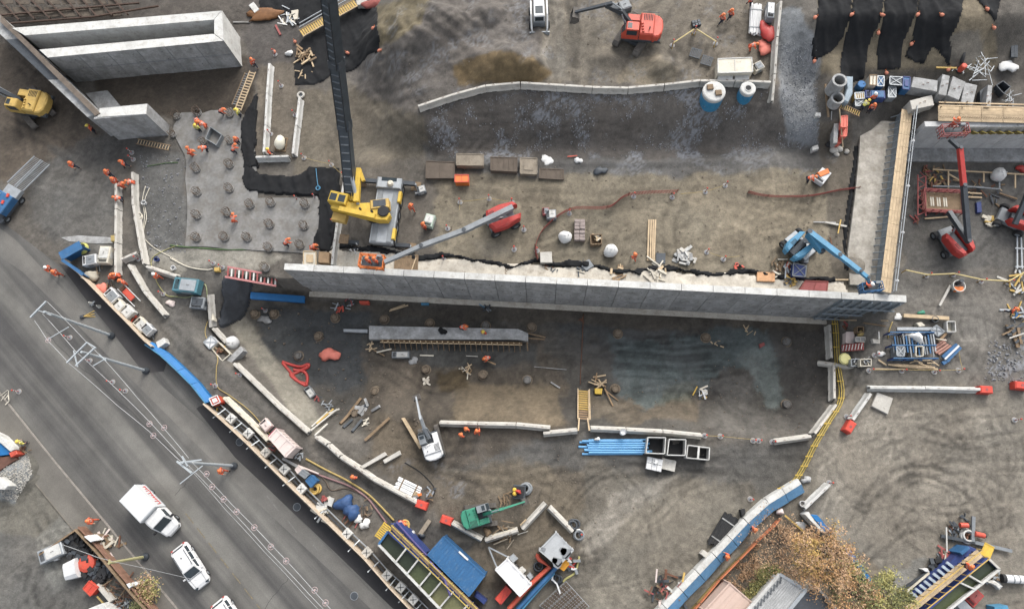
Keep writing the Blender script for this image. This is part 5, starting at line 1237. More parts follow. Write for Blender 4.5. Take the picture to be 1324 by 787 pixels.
base=onground(G(1316,280,1.5))
boomlift('red boom lift cut off by the right edge of the yard',base,ang((1316,280),(1302,276),1.5),ang((1290,288),(1316,300),.4),M_RED,M_DSTEEL,
 [(P(1312,290,2.4),.42,M_DSTEEL),(P(1326,258,3.4),.42,M_DSTEEL),(P(1345,200,5.5),.36,M_DSTEEL),(P(1360,170,6.5),.3,M_DSTEEL)],P(1364,165,6.2),0,(2.2,.9))
base=onground(G(648,281,1.5))
tl=boomlift('red telescopic handler with long grey boom lying over the platform',base,ang((630,288),(666,273),1.6),ang((630,290),(658,278),.4),M_RED,M_GREY,
 [(G(663,268,3.0),.5,M_GREY),(G(600,298,3.2),.46,M_GREY),(G(545,318,3.4),.40,M_GREY),(G(497,339,3.5),.32,M_GREY)],G(483,341,2.6),-.1,(2.4,1.3),m_chas=M_GREY,wr=.55,cat='telehandler',m_bask=M_ORANGE,
 body=[(-1.2,-1.15),(-1.5,0),(-1.2,1.15),(.2,1.25),(1.7,1.0),(2.0,.5),(2.0,-.5),(1.7,-1.0),(.2,-1.25)])
for x,lab,h_ in((479,'left worker in the orange basket by the wall top',1),(488,'right worker in the orange basket by the wall top',1)):
 pp=G(x,341,2.7); person(x,341,lab,'stand',60*h_,1,'o','o',pp)
base=onground(G(1038,314,1.5))
boomlift('light blue boom lift reaching over the wall end',base,ang((1030,320),(1052,300),1.5),ang((1022,316),(1042,336),.4),M_SKY,M_SKY,
 [(G(1044,303,2.2),.5,M_SKY),(G(1063,325,2.8),.46,M_SKY),(G(1046,300,3.2),.5,M_SKY),(P(1085,330,5.6),.42,M_SKY),(P(1112,351,6.0),.32,M_SKY),(P(1122,359,6.0),.26,M_SKY),(P(1122,371,5.2),.22,M_SKY)],P(1122,374,4.7),.1,(1.9,.8),m_chas=M_STEEL,m_bask=M_BLUE)
p_=P(1118,374,4.75); person(0,0,'worker in the blue basket over the wall end','reach',100,0,'o','n',p_)
# ------------------------------------------------------------------ the mobile crane
z5c=lambda x,y:(420+x/4.63,190+y/4.63)
cb_=onground(G(499,273,1.2)); crz=ang(z5c(330,560),z5c(385,200),1.2)
t=thing('mobile_crane','large yellow and grey mobile crane with long dark boom','crane',cb_,crz); RI=Matrix.Rotation(-crz,3,'Z'); LC=lambda x,y,up:RI@(G(*z5c(x,y),up)-cb_)
Lc=(G(*z5c(385,190),1.4)-G(*z5c(320,570),1.4)).length
MB().box((0,0,.55),(Lc,2.5,.8),0,.08).build('carrier_deck',M_STEEL,t)
for s_ in(-1,1):MB().box((0,s_*.8,1.352),(Lc*.97,.55,.08),0,.02).build('deck_plate',M_GREY,t)
MB().box((Lc*.42,0,1.0),(Lc*.17,2.6,.75),0,.12).build('carrier_cab',M_STEEL,t); MB().box((Lc*.47,0,1.756),(.4,1.6,.012)).build('cab_roof_window',M_GLASS,t)
MB().lathe([(.3,1.5),(.34,1.9),(.2,2.1)],(Lc*.40,-.2,0),12).build('beacon_bag',M_CREAM,t)
for k in range(5):
 for s_ in(-1,1):wheel(t,(-Lc*.42+k*Lc*.2,s_*1.15,.6),.6,.4)
for a,b_ in((z5c(215,200),z5c(540,222)),(z5c(130,570),z5c(510,592))):
 A_,B_=RI@(G(*a,.7)-cb_),RI@(G(*b_,.7)-cb_); MB().bar(A_,B_,.4,.4).build('outrigger_beam',M_DSTEEL,t)
 for p in(A_,B_):
  MB().tube(p,Vector((p.x,p.y,.1)),.13,8).build('outrigger_leg',M_STEEL,t); MB().box((p.x,p.y,.0),(1.0,1.0,.12)).build('outrigger_pad',M_WOODD,t)
for x,y in((450,305),(415,525)):
 p=LC(x,y,1.3); MB().box((p.x,p.y,1.0),(1.2,.32,.6),0,.05).build('side_locker',M_YEL,t)
# superstructure across the carrier
S0,S1=LC(85,385,2.4),LC(385,415,2.4); sa=math.atan2((S1-S0).y,(S1-S0).x); SL=(S1-S0).length; SM=(S0+S1)/2
def SX(u,v,z):return(SM.x+u*math.cos(sa)-v*math.sin(sa),SM.y+u*math.sin(sa)+v*math.cos(sa),z)
MB().lathe([(1.0,1.4),(1.0,1.7)],SX(SL*.18,.2,0)[:2]+(0,),18).build('slew_ring',M_BLACK,t)
ss=MB(); ss.prism([SX(*p,0)[:2]for p in((-SL*.5,-.55),(SL*.33,-.75),(SL*.47,-.55),(SL*.5,.1),(SL*.42,.75),(SL*.1,.9),(-SL*.1,.55),(-SL*.5,.45))],1.7,2.7,.12); ss.build('slewing_platform',M_YEL,t)
MB().box(SX(-.2,-.5,2.702),(SL*.62,.5,.35),sa,.06).build('winch_cover',M_YEL,t)
MB().box(SX(SL*.28,.95,1.75),(1.9,1.0,1.1),sa+.35,.1).build('engine_house',M_YELD,t); MB().box(SX(SL*.28,1.0,2.856),(1.3,.7,.02),sa+.35).build('radiator_grille',M_DSTEEL,t)
MB().lathe([(.55,2.2),(.58,2.85),(.5,2.9)],SX(SL*.38,.25,0)[:2]+(0,),16).build('winch_drum',M_BLACK,t)
for u in(.2,.0):MB().lathe([(.12,0),(.12,.3)],SX(SL*u,-.05,2.7),10).build('sheave',M_BLACK,t)
cbn=MB(); cbn.box(SX(-SL*.40,.55,1.75),(1.9,1.2,1.5),sa,.14); cbn=cbn.build('crane_cab',M_YEL,t)
for k in(-1,1):MB().box(SX(-SL*.40+k*.45,.5,3.252),(.7,.75,.015),sa).build('roof_window',M_GLASS,cbn)
MB().box(SX(-SL*.36,-1.05,1.2),(1.5,.85,.7),sa,.06).build('counterweight',M_YELD,t)
MB().bar(LC(190,330,3.0),LC(205,130,3.2),.55,.6,.45,.5).build('boom_mast',M_YEL,t); MB().bar(LC(205,130,3.2),LC(233,205,3.0),.35,.4).build('mast_brace',M_YEL,t)
gr=MB()
for k in range(6):gr.bar(LC(100+k*12,270,3.3),LC(104+k*12,320,3.3),.05,.05)
gr.build('access_rail',M_YEL,t)
# telescopic boom rising out of the picture
BPX=[(455,262,3.6),(446,165,9.),(436,85,15.5),(425,-5,22.5),(414,-110,29)]
BP=[RI@(P(*b_)-cb_)for b_ in BPX]; BW=[1.05,.98,.90,.82,.74]
M_RIB=mat('boom_rib',(112,119,124),.6,var=.3,scale=3); M_BOOM=mat('dark_boom_paint',(70,78,84),.5,.1,var=.25,scale=1.2,dirt=.15)
for k in range(4):
 MB().bar(BP[k],BP[k+1]+(BP[k+1]-BP[k]).normalized()*.6,BW[k],BW[k]*1.1,BW[k]*.99,BW[k]*1.08).build('boom_section',M_BOOM,t)
 d_=(BP[k+1]-BP[k]).normalized(); MB().bar(BP[k+1]-d_*.1,BP[k+1]+d_*.7,BW[k]*1.14,BW[k]*1.25).build('boom_collar',M_DSTEEL,t)
 d,u,v=MB()._fr(BP[k],BP[k+1])
 if v.z<0:v=-v
 for j in range(9):
  c=BP[k].lerp(BP[k+1],(j+.7)/9.6)+v*BW[k]*.56; MB().bar(c-u*BW[k]*.36,c+u*BW[k]*.36,.2,.04).build('boom_rib',M_RIB,t)
 for s_ in(-1,1):MB().tube(BP[k]+v*BW[k]*.6+u*BW[k]*.48*s_,BP[k+1]+v*BW[k]*.6+u*BW[k]*.48*s_,.03,5).build('hose_line',M_BLACK,t)
MB().tube(LC(200,345,2.6),BP[0].lerp(BP[1],.55),.2,10).build('luffing_cylinder',M_STEEL,t)
MB().bar(BP[0]+Vector((0,0,0)),BP[0].lerp(BP[1],.12),1.2,1.3).build('boom_foot',M_YEL,t)
barrier_row([z5c(122,185),z5c(68,520),z5c(45,710)],'under the yellow crane cab','top',GB,M_CONW)
# ------------------------------------------------------------------ road traffic
chamfer_car(245.4,731.9,(258,752),'white estate car driving on the road behind the box van')
chamfer_car(298,803,(311,823),'white car just entering at the bottom edge of the road')
p=onground(G(195,660,1.4)); rz=ang((170,638),(222,692),1.4); t=thing('box_van','white box van with red lettering on its side, on the road','van',p,rz)
MB().box((-.2,0,.35),(5.6,1.7,.3)).build('chassis',M_DSTEEL,t); bo=MB(); bo.box((-1.05,0,.6),(3.1,2.0,1.95),0,.05); bo=bo.build('cargo_box',mat('van_box',(206,210,212),.5,var=.06,scale=1),t)
rf=MB(); rf.box((-1.05,0,2.552),(2.9,1.8,.02)); rf.build('roof_panel',M_WHITE,bo)
for s_ in(-1,1):MB().box((-1.05,s_*1.0,.62),(3.14,.04,.1)).build('side_rail',M_STEEL,bo)
cs_=MB(); cs_.loft([[(x,-w*.95,.4),(x,w*.95,.4),(x,w,.9),(x,w*.97,z1-.1),(x,w*.8,z1),(x,-w*.8,z1),(x,-w*.97,z1-.1),(x,-w,.9)]for x,w,z1 in((.55,.92,2.05),(1.0,.92,2.1),(1.55,.9,2.0),(2.15,.88,1.22),(2.75,.8,1.05),(2.95,.65,.85))]); cs_=cs_.build('cab',M_WHITE,t)
def wpane(nm,pts,off,par):
 a=[Vector(v)for v in pts]; n_=(a[1]-a[0]).cross(a[2]-a[0]).normalized()*off; MB().loft([[v for v in a],[v+n_ for v in a]]).build(nm,M_GLASS,par)
wpane('windscreen',[(2.12,-.74,1.27),(2.12,.74,1.27),(1.6,.68,1.97),(1.6,-.68,1.97)],.03,cs_)
for s_ in(-1,1):
 wpane('side_window',[(.8,s_*.925,1.3),(1.95,s_*.9,1.3),(1.6,s_*.84,1.85),(.8,s_*.86,1.9)],-.035*s_,cs_); MB().box((1.9,s_*1.12,1.3),(.16,.25,.32),0,.03).build('wing_mirror',M_BLACK,t)
 MB().box((2.82,s_*.6,.72),(.2,.28,.16),-.5*s_,.03).build('headlight',M_GLASS,t)
 for x in(-1.7,2.0):wheel(t,(x,s_*.84,.35),.35,.24)
lt=random.Random(4)
for k in range(9):
 x=-2.3+k*.29; MB().bar((x,1.012,.95),(x+lt.uniform(.05,.18),1.012,1.65+lt.uniform(-.2,.2)),.02,.09).build('lettering',M_RED,bo)
MB().path([(-2.35,1.015,1.2),(-1.6,1.015,1.0),(-.8,1.015,1.3),(.1,1.015,1.15)],.045,5).build('lettering',M_RED,bo)
MB().box((-2.62,0,.7),(.02,1.8,1.7)).build('rear_door',M_WHITE,bo)
# ------------------------------------------------------------------ catenary poles and wires
M_POLE=mat('pale_pole',(178,186,190),.5,.1,var=.1,scale=2); M_WIRE=mat('pale_wire',(176,178,178),.5,.1,var=.1)
def pole(bpx,tpx,arm,label,hh=10.4,extra=(),m=None,r=.15):
 b0=P(bpx[0],bpx[1],0.02); t=thing('catenary_pole',label,'pole',b0,0,'poles along the road')
 MB().tube((0,0,0),(0,0,hh),r,10,r*.75).build('mast',m or M_POLE,t); b=MB(); b.lathe([(.36,0),(.36,.25),(.22,.5),(.2,.6)],n=12); b.build('foot',M_DSTEEL,t)
 for a,c,w_ in arm:MB().bar(P(a[0],a[1],hh-.3)-b0,P(c[0],c[1],hh-.3)-b0,w_*.62,w_*.7).build('cross_arm',m or M_POLE,t)
 return t
q2=lambda x,y:q(2,0,x,y)
pole((145,434),None,[(q2(155,80),q2(235,-2),.22),(q2(245,190),q2(350,128),.1),(q2(185,40),q2(262,68),.12)],'uppermost pale catenary pole over the road, with short cross arm')
pole((189.5,479.5),None,[(q2(340,310),q2(445,205),.2),(q2(385,325),q2(485,232),.2),(q2(375,248),q2(395,330),.14),(q2(440,205),q2(490,235),.14),(q2(475,325),q2(545,285),.12),(q2(505,268),q2(540,300),.14)],'second catenary pole over the road, carrying a ladder like frame',10.6)
pole((303,602),None,[(q(3,1,35,35),q(3,1,110,95),.24),(q(3,1,60,10),q(3,1,90,60),.2),(q(3,1,50,150),q(3,1,165,58),.12),(q(3,1,45,42),q(3,1,160,28),.2)],'third catenary pole over the road, by the standing worker',10.4)
def wire(pts,z,label,r=.024):
 W_=[P(a,b,z)for a,b in pts]; out=[]
 for a,c in zip(W_[:-1],W_[1:]):
  for k in range(8):u=k/8; v=a.lerp(c,u); v.z-=.35*4*u*(1-u)*min(1,(c-a).length/20); out.append(v)
 out.append(W_[-1]); o0=out[0].copy(); b=MB(); b.path([v-o0 for v in out],r,5); tag(b.build('overhead_wire',M_WIRE,None,o0),label,'overhead wire')
ZW=9.6
wire([q2(175,95),q2(240,195),q2(350,312),q2(600,530),q2(760,660),q2(895,790),(243,604)],ZW,'nearest overhead wire running down left to the third pole')
wire([q2(215,60),q2(385,252),q2(620,470),q2(770,620),(236,592)],ZW+.2,'middle overhead wire through both upper poles')
wire([q2(240,0),q2(440,205),q2(545,310),q2(700,490),q2(830,640),(244,592)],ZW,'outer overhead wire on the site side')
wire([(240,598),(295,655),(345,710),(400,768),(460,832)],ZW-.1,'left overhead wire below the third pole')
wire([(247,596),(300,652),(350,703),(410,768),(470,835)],ZW,'right overhead wire below the third pole')
wire([(240,600),(292,659),(341,712),(395,770),(452,832)],ZW-.5,'faint lowest overhead wire below the third pole',.02)
RW=[(3,1,185,100),(3,1,213,165),(3,1,272,228),(3,1,338,292),(3,1,428,372),(3,1,512,470),(3,1,590,542),(3,1,735,690),(3,1,790,755),(2,0,245,195),(2,0,780,680),(2,0,760,620),(2,0,835,640)]
M_INS=mat('pink_insulator',(188,164,162),.6,var=.15)
for k,(r_,c_,x,y)in enumerate(RW):
 c=P(*q(r_,c_,x,y),ZW-.05); t=thing('wire_spacer','round wire spacer, %s along the overhead wires below the third pole'%ORD[k]if k<9 else 'round wire spacer %s the overhead wires above the third pole'%('on the left of','low on','in the middle of','on the right of')[k-9],'wire spacer',c,0,'spacers on the overhead wires')
 b=MB(); b.ring((0,0,0),.24,.025,14,5); b.build('ring',M_INS,t); b=MB(); b.bar((-.24,0,0),(.24,0,0),.05,.05); b.build('clamp',M_STEEL,t); b=MB(); b.tube((0,0,-.1),(0,0,.1),.09,8); b.build('insulator',M_INS,t)
pole(q(3,0,742,520),None,[(q(3,0,555,535),q(3,0,560,550),.2)],'yellowish timber pole beside the lower left compound',6.0,m=mat('yellow_pole',(176,170,120),.7,var=.15))
wire([q(3,0,320,460),q(3,0,500,525),q(3,0,560,540)],5.7,'thin cable from the timber pole over the black heap')
wire([q(3,0,555,540),q(3,0,1000,640)],5.7,'thin cable crossing from the timber pole towards the road',.015)
# ------------------------------------------------------------------ helpers for site clutter
def bx(r_,c_,quad,up,label,cat,m,group=None,ch=.04,name=None,zf=None):
 f=zf or(lambda x,y:q(r_,c_,x,y)); return slabbox(name or cat.replace(' ','_'),label,cat,[f(*p)for p in quad],up,m,group,ch)
def crate(r_,c_,quad,up,label,cat,m,m2=None,zf=None,kind='lid',group=None):
 """box with a lid frame, corner posts and side battens"""
 f=zf or(lambda x,y:q(r_,c_,x,y)); o0,pts=topquad([f(*p)for p in quad],up); t=thing(cat.replace(' ','_'),label,cat,o0,0,group)
 V=[Vector((x,y,0))for x,y in pts]; m2=m2 or m
 if kind=='open':
  for i in range(4):MB().bar(V[i]+Vector((0,0,up/2)),V[(i+1)%4]+Vector((0,0,up/2)),.08,up).build('side',m,t)
  MB().prism(pts,0,.06).build('bottom',m2,t)
 else:
  MB().prism(pts,0,up-.04,.02).build('box',m,t)
  for i in range(4):MB().bar(V[i]+Vector((0,0,up-.01)),V[(i+1)%4]+Vector((0,0,up-.01)),.09,.06).build('rim',m2,t)
  c=sum(V,Vector())/4
  if kind=='panel':MB().prism([tuple((v*.55)[:2])for v in V],up-.04,up+.03,.01).build('panel',m2,t)
  if kind=='cross':
   for i in(0,1):MB().bar(V[i]+Vector((0,0,up)),V[i+2]+Vector((0,0,up+.01+i*.02)),.07,.05).build('cross_bar',m2,t)
  if kind=='lid':MB().bar(V[0].lerp(V[1],.5)+Vector((0,0,up-.02)),V[2].lerp(V[3],.5)+Vector((0,0,up-.02)),.06,.05).build('batten',m2,t)
  if kind=='slat':
   for k in range(5):MB().bar(V[0].lerp(V[1],(k+.5)/5)+Vector((0,0,up)),V[3].lerp(V[2],(k+.5)/5)+Vector((0,0,up)),.09,.05).build('slat',m2,t)
 return t
def bundle(r_,c_,a,b,width,n,rad,label,cat,m,up=.1,layers=1,zf=None,tie=None,jit=.15,group=None,part='pipe'):
 """parallel pipes or boards lying together; a,b = ends of the axis in the enlarged tile, width in metres"""
 f=zf or(lambda x,y:q(r_,c_,x,y)); A_,B_=G(*f(*a),up),G(*f(*b),up); c=onground((A_+B_)/2); rz=math.atan2(B_.y-A_.y,B_.x-A_.x); L=(B_-A_).length
 t=thing(cat.replace(' ','_'),label,cat,c,rz,group)
 for l in range(layers):
  for k in range(n-l):
   y=-width/2+(k+.5+l*.5)*width/n; s=random.uniform(-jit,jit)
   MB().tube((-L/2+s,y+random.uniform(-.03,.03),rad*(1+1.75*l)),(L/2+s,y+random.uniform(-.03,.03),rad*(1+1.75*l)),rad,8).build(part,m,t)
 if tie:
  for x in(-.3,.3):MB().box((x*L,0,rad*(.5+1.75*(layers-1))+rad*.4),(.12,width*1.02,rad*1.3)).build('tie',tie,t)
 return t
def heap(px,py,label,cat,m,n=14,R=1.0,lo=.3,hi=.9,th=.05,mats=None,hh=.35,part='scrap_piece'):
 p=onground(G(px,py,.1)); t=thing(cat.replace(' ','_'),label,cat,p,0); rd=random.Random(int(px*7+py))
 for k in range(n):
  a=rd.uniform(0,6.3); L=rd.uniform(lo,hi); x,y=rd.gauss(0,R*.4),rd.gauss(0,R*.4); z=rd.uniform(.05,hh)
  MB().bar((x-L/2*math.cos(a),y-L/2*math.sin(a),z+rd.uniform(-.05,.1)),(x+L/2*math.cos(a),y+L/2*math.sin(a),z+rd.uniform(-.05,.1)),th*rd.uniform(.7,2.2),th*rd.uniform(.6,1.3)).build(part,rd.choice(mats)if mats else m,t)
 return t
def cloth(px,py,d,label,cat,m,seed=1,rz=0.,up=.3):
 p=onground(G(px,py,up*.4)); b=MB(); b.blob((0,0,0),(d[0],d[1],up),.22,18,9,seed); o=b.build(cat.replace(' ','_'),m,None,p,rz,sm=True); return tag(o,label,cat)
def timber(a,b,label,w=.14,up=.1,m=None,group=None):
 A_,B_=G(*a,up),G(*b,up); c=(A_+B_)/2; o0=onground(c); t=MB(); t.bar(A_-o0,B_-o0,w,w*.7); return tag(t.build('plank',m or M_WOOD,None,o0),label,'plank',group)
z5=lambda x,y:(1040+x/4.63,y/4.63); z4=lambda x,y:(1050+x/6.56,80+y/6.56); z4b=lambda x,y:(700+x/4.1375,y/4.1375)
z7=lambda x,y:(260+x/5.593,510+y/5.593); z8b=lambda x,y:(400+x/4.209,600+y/4.209); z3=lambda x,y:(600+x/5.747,650+y/5.747)
z6=lambda x,y:(x/3.467,560+y/3.467); z5b=lambda x,y:(850+x/4.012,600+y/4.012); z55=lambda x,y:(1080+x/5.352,640+y/5.352); zs=lambda x,y:(1070+x/7.156,395+y/7.156)
def person_at(px,py,up):p=G(px,py,up); return p
# ---- upper terrace
M_BTANK=mat('blue_tank_side',(52,142,190),.5,var=.15,scale=1.5,dirt=.2,dirtrgb=(190,190,186))
def tank(cx,cy,R,hh,label,hole):
 p=onground(G(cx,cy,hh)); t=thing('round_tank',label,'round tank',p,0,'round blue tanks'); MB().lathe([(R*.98,-.6),(R,.1),(R,hh*.72)],n=26).build('blue_shell',M_BTANK,t); MB().lathe([(R*1.005,hh*.72),(R*1.005,hh-.08),(R*.9,hh),(R*.3,hh+.01),(.02,hh+.01)],n=26).build('lid',M_CONW,t)
 if hole:MB().lathe([(R*.38,hh+.015),(R*.38,hh+.03)],n=16).build('manhole',M_BLACK,t); b=MB(); b.ring((0,0,hh+.02),R*.42,.05,18,5); b.build('rim',M_CONW,t)
 return t,hh,R
t,hh,R=tank(*z4b(925,487),1.15,1.6,'bigger blue sided tank with two brown hatches on its white lid',False)
for x,y in((-.42,.38),(.38,-.28)):MB().box((x,y,hh+.01),(.62,.55,.22),.1,.03).build('hatch',M_WOODD,t)
tank(*z4b(1107,472),.78,1.5,'smaller blue sided tank with a dark round opening in its lid',True)
t=crate(0,0,[(945,315),(1125,308),(1131,385),(945,390)],1.5,'dirty white slab topped bench beside the barrier corner','white bench',M_CREAM,M_CONW,z4b,'lid')
for x0,x1,lab in((945,1025,'left pale block under the white bench'),(1035,1112,'right pale block under the white bench')):bx(0,0,[(x0,392),(x1,388),(x1,425),(x0,428)],.9,lab,'concrete block',M_CONW,zf=z4b)
p_=z4b(1162,350); machine_box(p_[0],p_[1],.5,(1.1,.9,.9),'small cream generator beside the white bench','generator',M_CREAM,m2=M_GREY)
bundle(0,0,(1150,28),(1138,192),1.25,8,.09,'bundle of long white tubes on the top terrace','tube bundle',M_WHITE,layers=2,zf=z4b,tie=M_GREY)
p_=z4b(1216,170); cloth(p_[0],p_[1],(1.5,2.6),'crumpled bright red tarpaulin beside the thin barrier','tarpaulin',M_RED,3,.2,.7)
p_=z4b(1196,255); cloth(p_[0],p_[1],(1.6,1.5),'pink orange sheet below the red tarpaulin','tarpaulin',mat('salmon_sheet',(238,128,108),.7,var=.12,scale=2),5,.4,.6)
p_=z4b(1230,50); machine_box(p_[0],p_[1],1.45,(1.9,.75,1.1),'narrow grey machine at the top end of the thin barrier','machine',M_GREY,m2=M_WHITE)
for(x,y),lab in(((825,285),'upper dark steel grate on the top terrace'),((885,325),'lower dark steel grate on the top terrace')):
 p_=z4b(x,y); p=onground(G(p_[0],p_[1],.1)); t=thing('steel_grate',lab,'grate',p,-.35,'dark steel grates')
 for k in range(7):MB().box((-.5+k*.167,0,.05),(.09,1.1,.1)).build('bar',M_DSTEEL,t)
 for y_ in(-.5,.5):MB().box((0,y_,.03),(1.15,.08,.08)).build('cross_bar',M_DSTEEL,t)
p_=z4b(830,122); pallet(p_[0],p_[1],.2,'dark stack of blocks above the yellow tent rail','blocks',M_DSTEEL,(.9,.7),.5)
p_=z4b(440,25); machine_box(p_[0],p_[1],.4,(1.5,1.1,.8),'grey tarpaulin covered machine behind the red excavator','machine',M_GREY)
for(x,y),lab in(((1120,10),'orange bag at the top edge by the tubes'),):
 p_=z4b(x,y)
# sandbags holding the membranes
SB=[(z5(30,165),'left edge of the first strip'),(z5(243,150),'gap between first and second strips'),(z5(425,150),'upper gap between second and middle strips'),(z5(430,215),'lower gap between second and middle strips'),(z5(630,150),'top of the ragged strip'),(z5(768,155),'right part of the ragged strip'),
(z5(635,272),'torn edge of the ragged strip'),(z5(55,375),'foot of the gravel strip'),(z5(1110,45),'top of the rightmost piece'),(z5(1030,125),'left tip of the rightmost piece'),(z5(1103,200),'bottom of the rightmost piece'),(z5(485,445),'ground under the middle strip'),(z5(855,425),'ground beside the yellow timber'),
(z2(1200,250),'right part of the crane membrane'),(z2(1255,440),'lower right corner of the crane membrane'),(z2(985,460),'middle of the crane membrane'),(z2(365,450),'ground left of the crane membrane'),(z2(540,365),'upper left tip of the crane membrane')]
M_SANDB=mat('orange_sandbag',(206,124,96),.85,var=.15,scale=4)
for k,(p_,ph)in enumerate(SB):
 p=onground(G(*p_)); b=MB(); b.blob((0,0,0),(.52,.38,.3),.1,12,7,k); o=b.build('sandbag',M_SANDB,None,p+Vector((0,0,.15)),random.uniform(0,3),sm=True); tag(o,'orange sandbag on the '+ph,'sandbag','orange sandbags holding the membranes')
 b=MB(); b.ring((.3,0,.2),.05,.02,8,4,(1,0,0)); b.build('tie',M_ORANGE,o)
# ---- upper right storage
def ringpipe(p_,R,hh,label):
 p=onground(G(p_[0],p_[1],hh)); t=thing('concrete_ring',label,'concrete pipe',p,0,'standing concrete pipes'); b=MB(); n=22
 b.loft([[(r_*math.cos(2*math.pi*i/n),r_*math.sin(2*math.pi*i/n),z)for i in range(n)]for r_,z in((R,0),(R,hh-.1),(R*1.02,hh-.1),(R*1.02,hh),(R*.74,hh),(R*.74,.02))],False); b.build('pipe_wall',M_CONG,t); MB().lathe([(R*.73,.0),(R*.73,.03)],n=16).build('pipe_floor',M_CONB,t)
ringpipe(z4(235,155),.72,2.0,'taller upper one of two standing grey concrete pipes'); ringpipe(z4(220,305),.66,1.2,'lower one of two standing grey concrete pipes by the ladder')
bx(0,0,[(290,118),(350,122),(347,265),(305,350),(265,330),(300,220)],.9,'pale blue grey wrapped bundle right of the concrete pipes','wrapped bundle',mat('pale_wrap',(146,164,176),.6,var=.25,scale=2,bump=.6),ch=.12,zf=z4)
p_=z4(425,185); p=onground(G(p_[0],p_[1],1)); t=thing('blue_drum','round blue drum among the pumps','drum',p); MB().lathe([(.42,0),(.44,.3),(.42,.32),(.44,.6),(.42,.9),(.4,.92)],n=18).build('drum_shell',M_BLUE,t); MB().lathe([(.38,.92),(.38,.94)],n=16).build('drum_lid',M_TARP,t); MB().tube((.2,0,.94),(.2,0,.98),.06).build('bung',M_BLACK,t)
crate(0,0,[(490,110),(550,112),(545,200),(488,195)],1.2,'cream topped crate among the blue pumps','crate',M_CREAM,M_WOODD,z4,'lid')
crate(0,0,[(555,120),(612,122),(610,205),(552,205)],1.1,'blue framed cage pump next to the cream crate','pump',M_BLUE,M_STEEL,z4,'cross')
p_=z4(540,270); machine_box(p_[0],p_[1],-.05,(2.0,.9,1.0),'long dark blue pump below the crates','pump',M_DBLUE,m2=M_BLUE)
crate(0,0,[(660,125),(772,130),(770,200),(658,190)],1.0,'long steel mesh crate beside the blue box','mesh crate',M_DSTEEL,M_STEEL,z4,'cross')
crate(0,0,[(775,125),(832,130),(828,235),(770,228)],1.1,'upright blue box at the end of the crates','blue box',M_BLUE,M_DBLUE,z4,'panel')
crate(0,0,[(650,208),(712,210),(710,300),(645,300)],.9,'grey mesh crate standing alone below the others','mesh crate',M_GREY,M_STEEL,z4,'cross')
crate(0,0,[(360,262),(450,258),(455,310),(365,315)],.8,'grey crate filled with yellow fittings','crate',M_YELD,M_STEEL,z4,'slat')
crate(0,0,[(365,315),(455,308),(460,365),(370,375)],.7,'dark grey crate below the yellow fittings','crate',M_GREY,M_STEEL,z4,'cross')
def ladder(a,b,width,label,m,n=14,up=.8,rail=None,cat='ladder',name='ladder',part='rung',rw=.07):
 A_,B_=G(*a,up),G(*b,up); o0=onground(A_.lerp(B_,.5)); t=thing(name,label,cat,o0,0); d,u,v=MB()._fr(A_,B_)
 for s_ in(-1,1):MB().bar(A_-o0+u*width/2*s_,B_-o0+u*width/2*s_,.08,.12).build('stringer',rail or m,t)
 for k in range(n):c=A_.lerp(B_,(k+.5)/n)-o0; MB().bar(c-u*width/2,c+u*width/2,rw,.05).build(part,m,t)
 return t
ladder(z4(140,325),z4(405,445),.55,'yellowish timber ladder lying slanted below the concrete pipes',M_YELD,16,.5,M_WOODD)
ladder(q(0,1,420,365),q(0,1,345,560),.7,'timber access ladder leaning at the white box foot beside the workers',M_WOOD,14,1.0,M_WOOD,rw=.12)
ladder(q(0,1,392,372),q(0,1,325,535),.5,'narrower grey ladder left of the timber access ladder',M_GREY,14,.8,M_WOODD)
ladder(zz(690,712),zz(855,745),.6,'timber ladder lying below the short wall',M_WOOD,12,.4,M_WOODD)
bx(0,0,[(190,425),(235,422),(215,690),(180,690)],.7,'long pale grey panel left of the orange boxes','panel',M_CONG,zf=z4)
for k,(quad,m_)in enumerate((([(248,460),(300,455),(298,550),(245,552)],'upper'),([(238,552),(298,555),(292,630),(240,632)],'middle'),([(198,635),(245,632),(245,690),(196,692)],'lowest'))):
 crate(0,0,quad,.8,m_+' salmon orange box in the row by the grey panel','orange box',mat('salmon_box',(238,112,92),.6,var=.15,scale=2),None,z4,'lid')
timber(z4(232,400),z4(262,725),'long thin pole lying over the orange boxes',.1,1.0); timber(z4(165,420),z4(155,680),'thin grey pole left of the grey panel',.1,.2,M_CONG); timber(z4(112,190),z4(138,470),'long plank beside the soil heap',.2,.5,M_WOODD)
for k,(x,y,s)in enumerate(((180,755,.9),(225,745,.8),(290,765,.6),(140,705,.8),(205,790,.6))):
 p_=z4(x,y); p=onground(G(*p_)); b=MB(); b.blob((0,0,0),(s,s*.9,s*.7),.12,10,7,k+3); o=b.build('boulder',M_CON if k!=3 else M_BLACK,None,p,sm=True)
 tag(o,('largest pale boulder in the small group by the platform corner','second pale boulder touching the largest','small pale boulder right of the group','dark round bag above the pale boulders','lowest small boulder of the group')[k],'boulder','boulders at the platform corner')
bx(0,0,[(0,720),(50,700),(60,735),(5,755)],.5,'whitish block at the end of the gravel strip','concrete block',M_CONW,zf=z4)
bx(0,0,[(30,430),(75,430),(78,460),(30,462)],.4,'small white block beside the soil heap','concrete block',M_CONW,zf=z4)
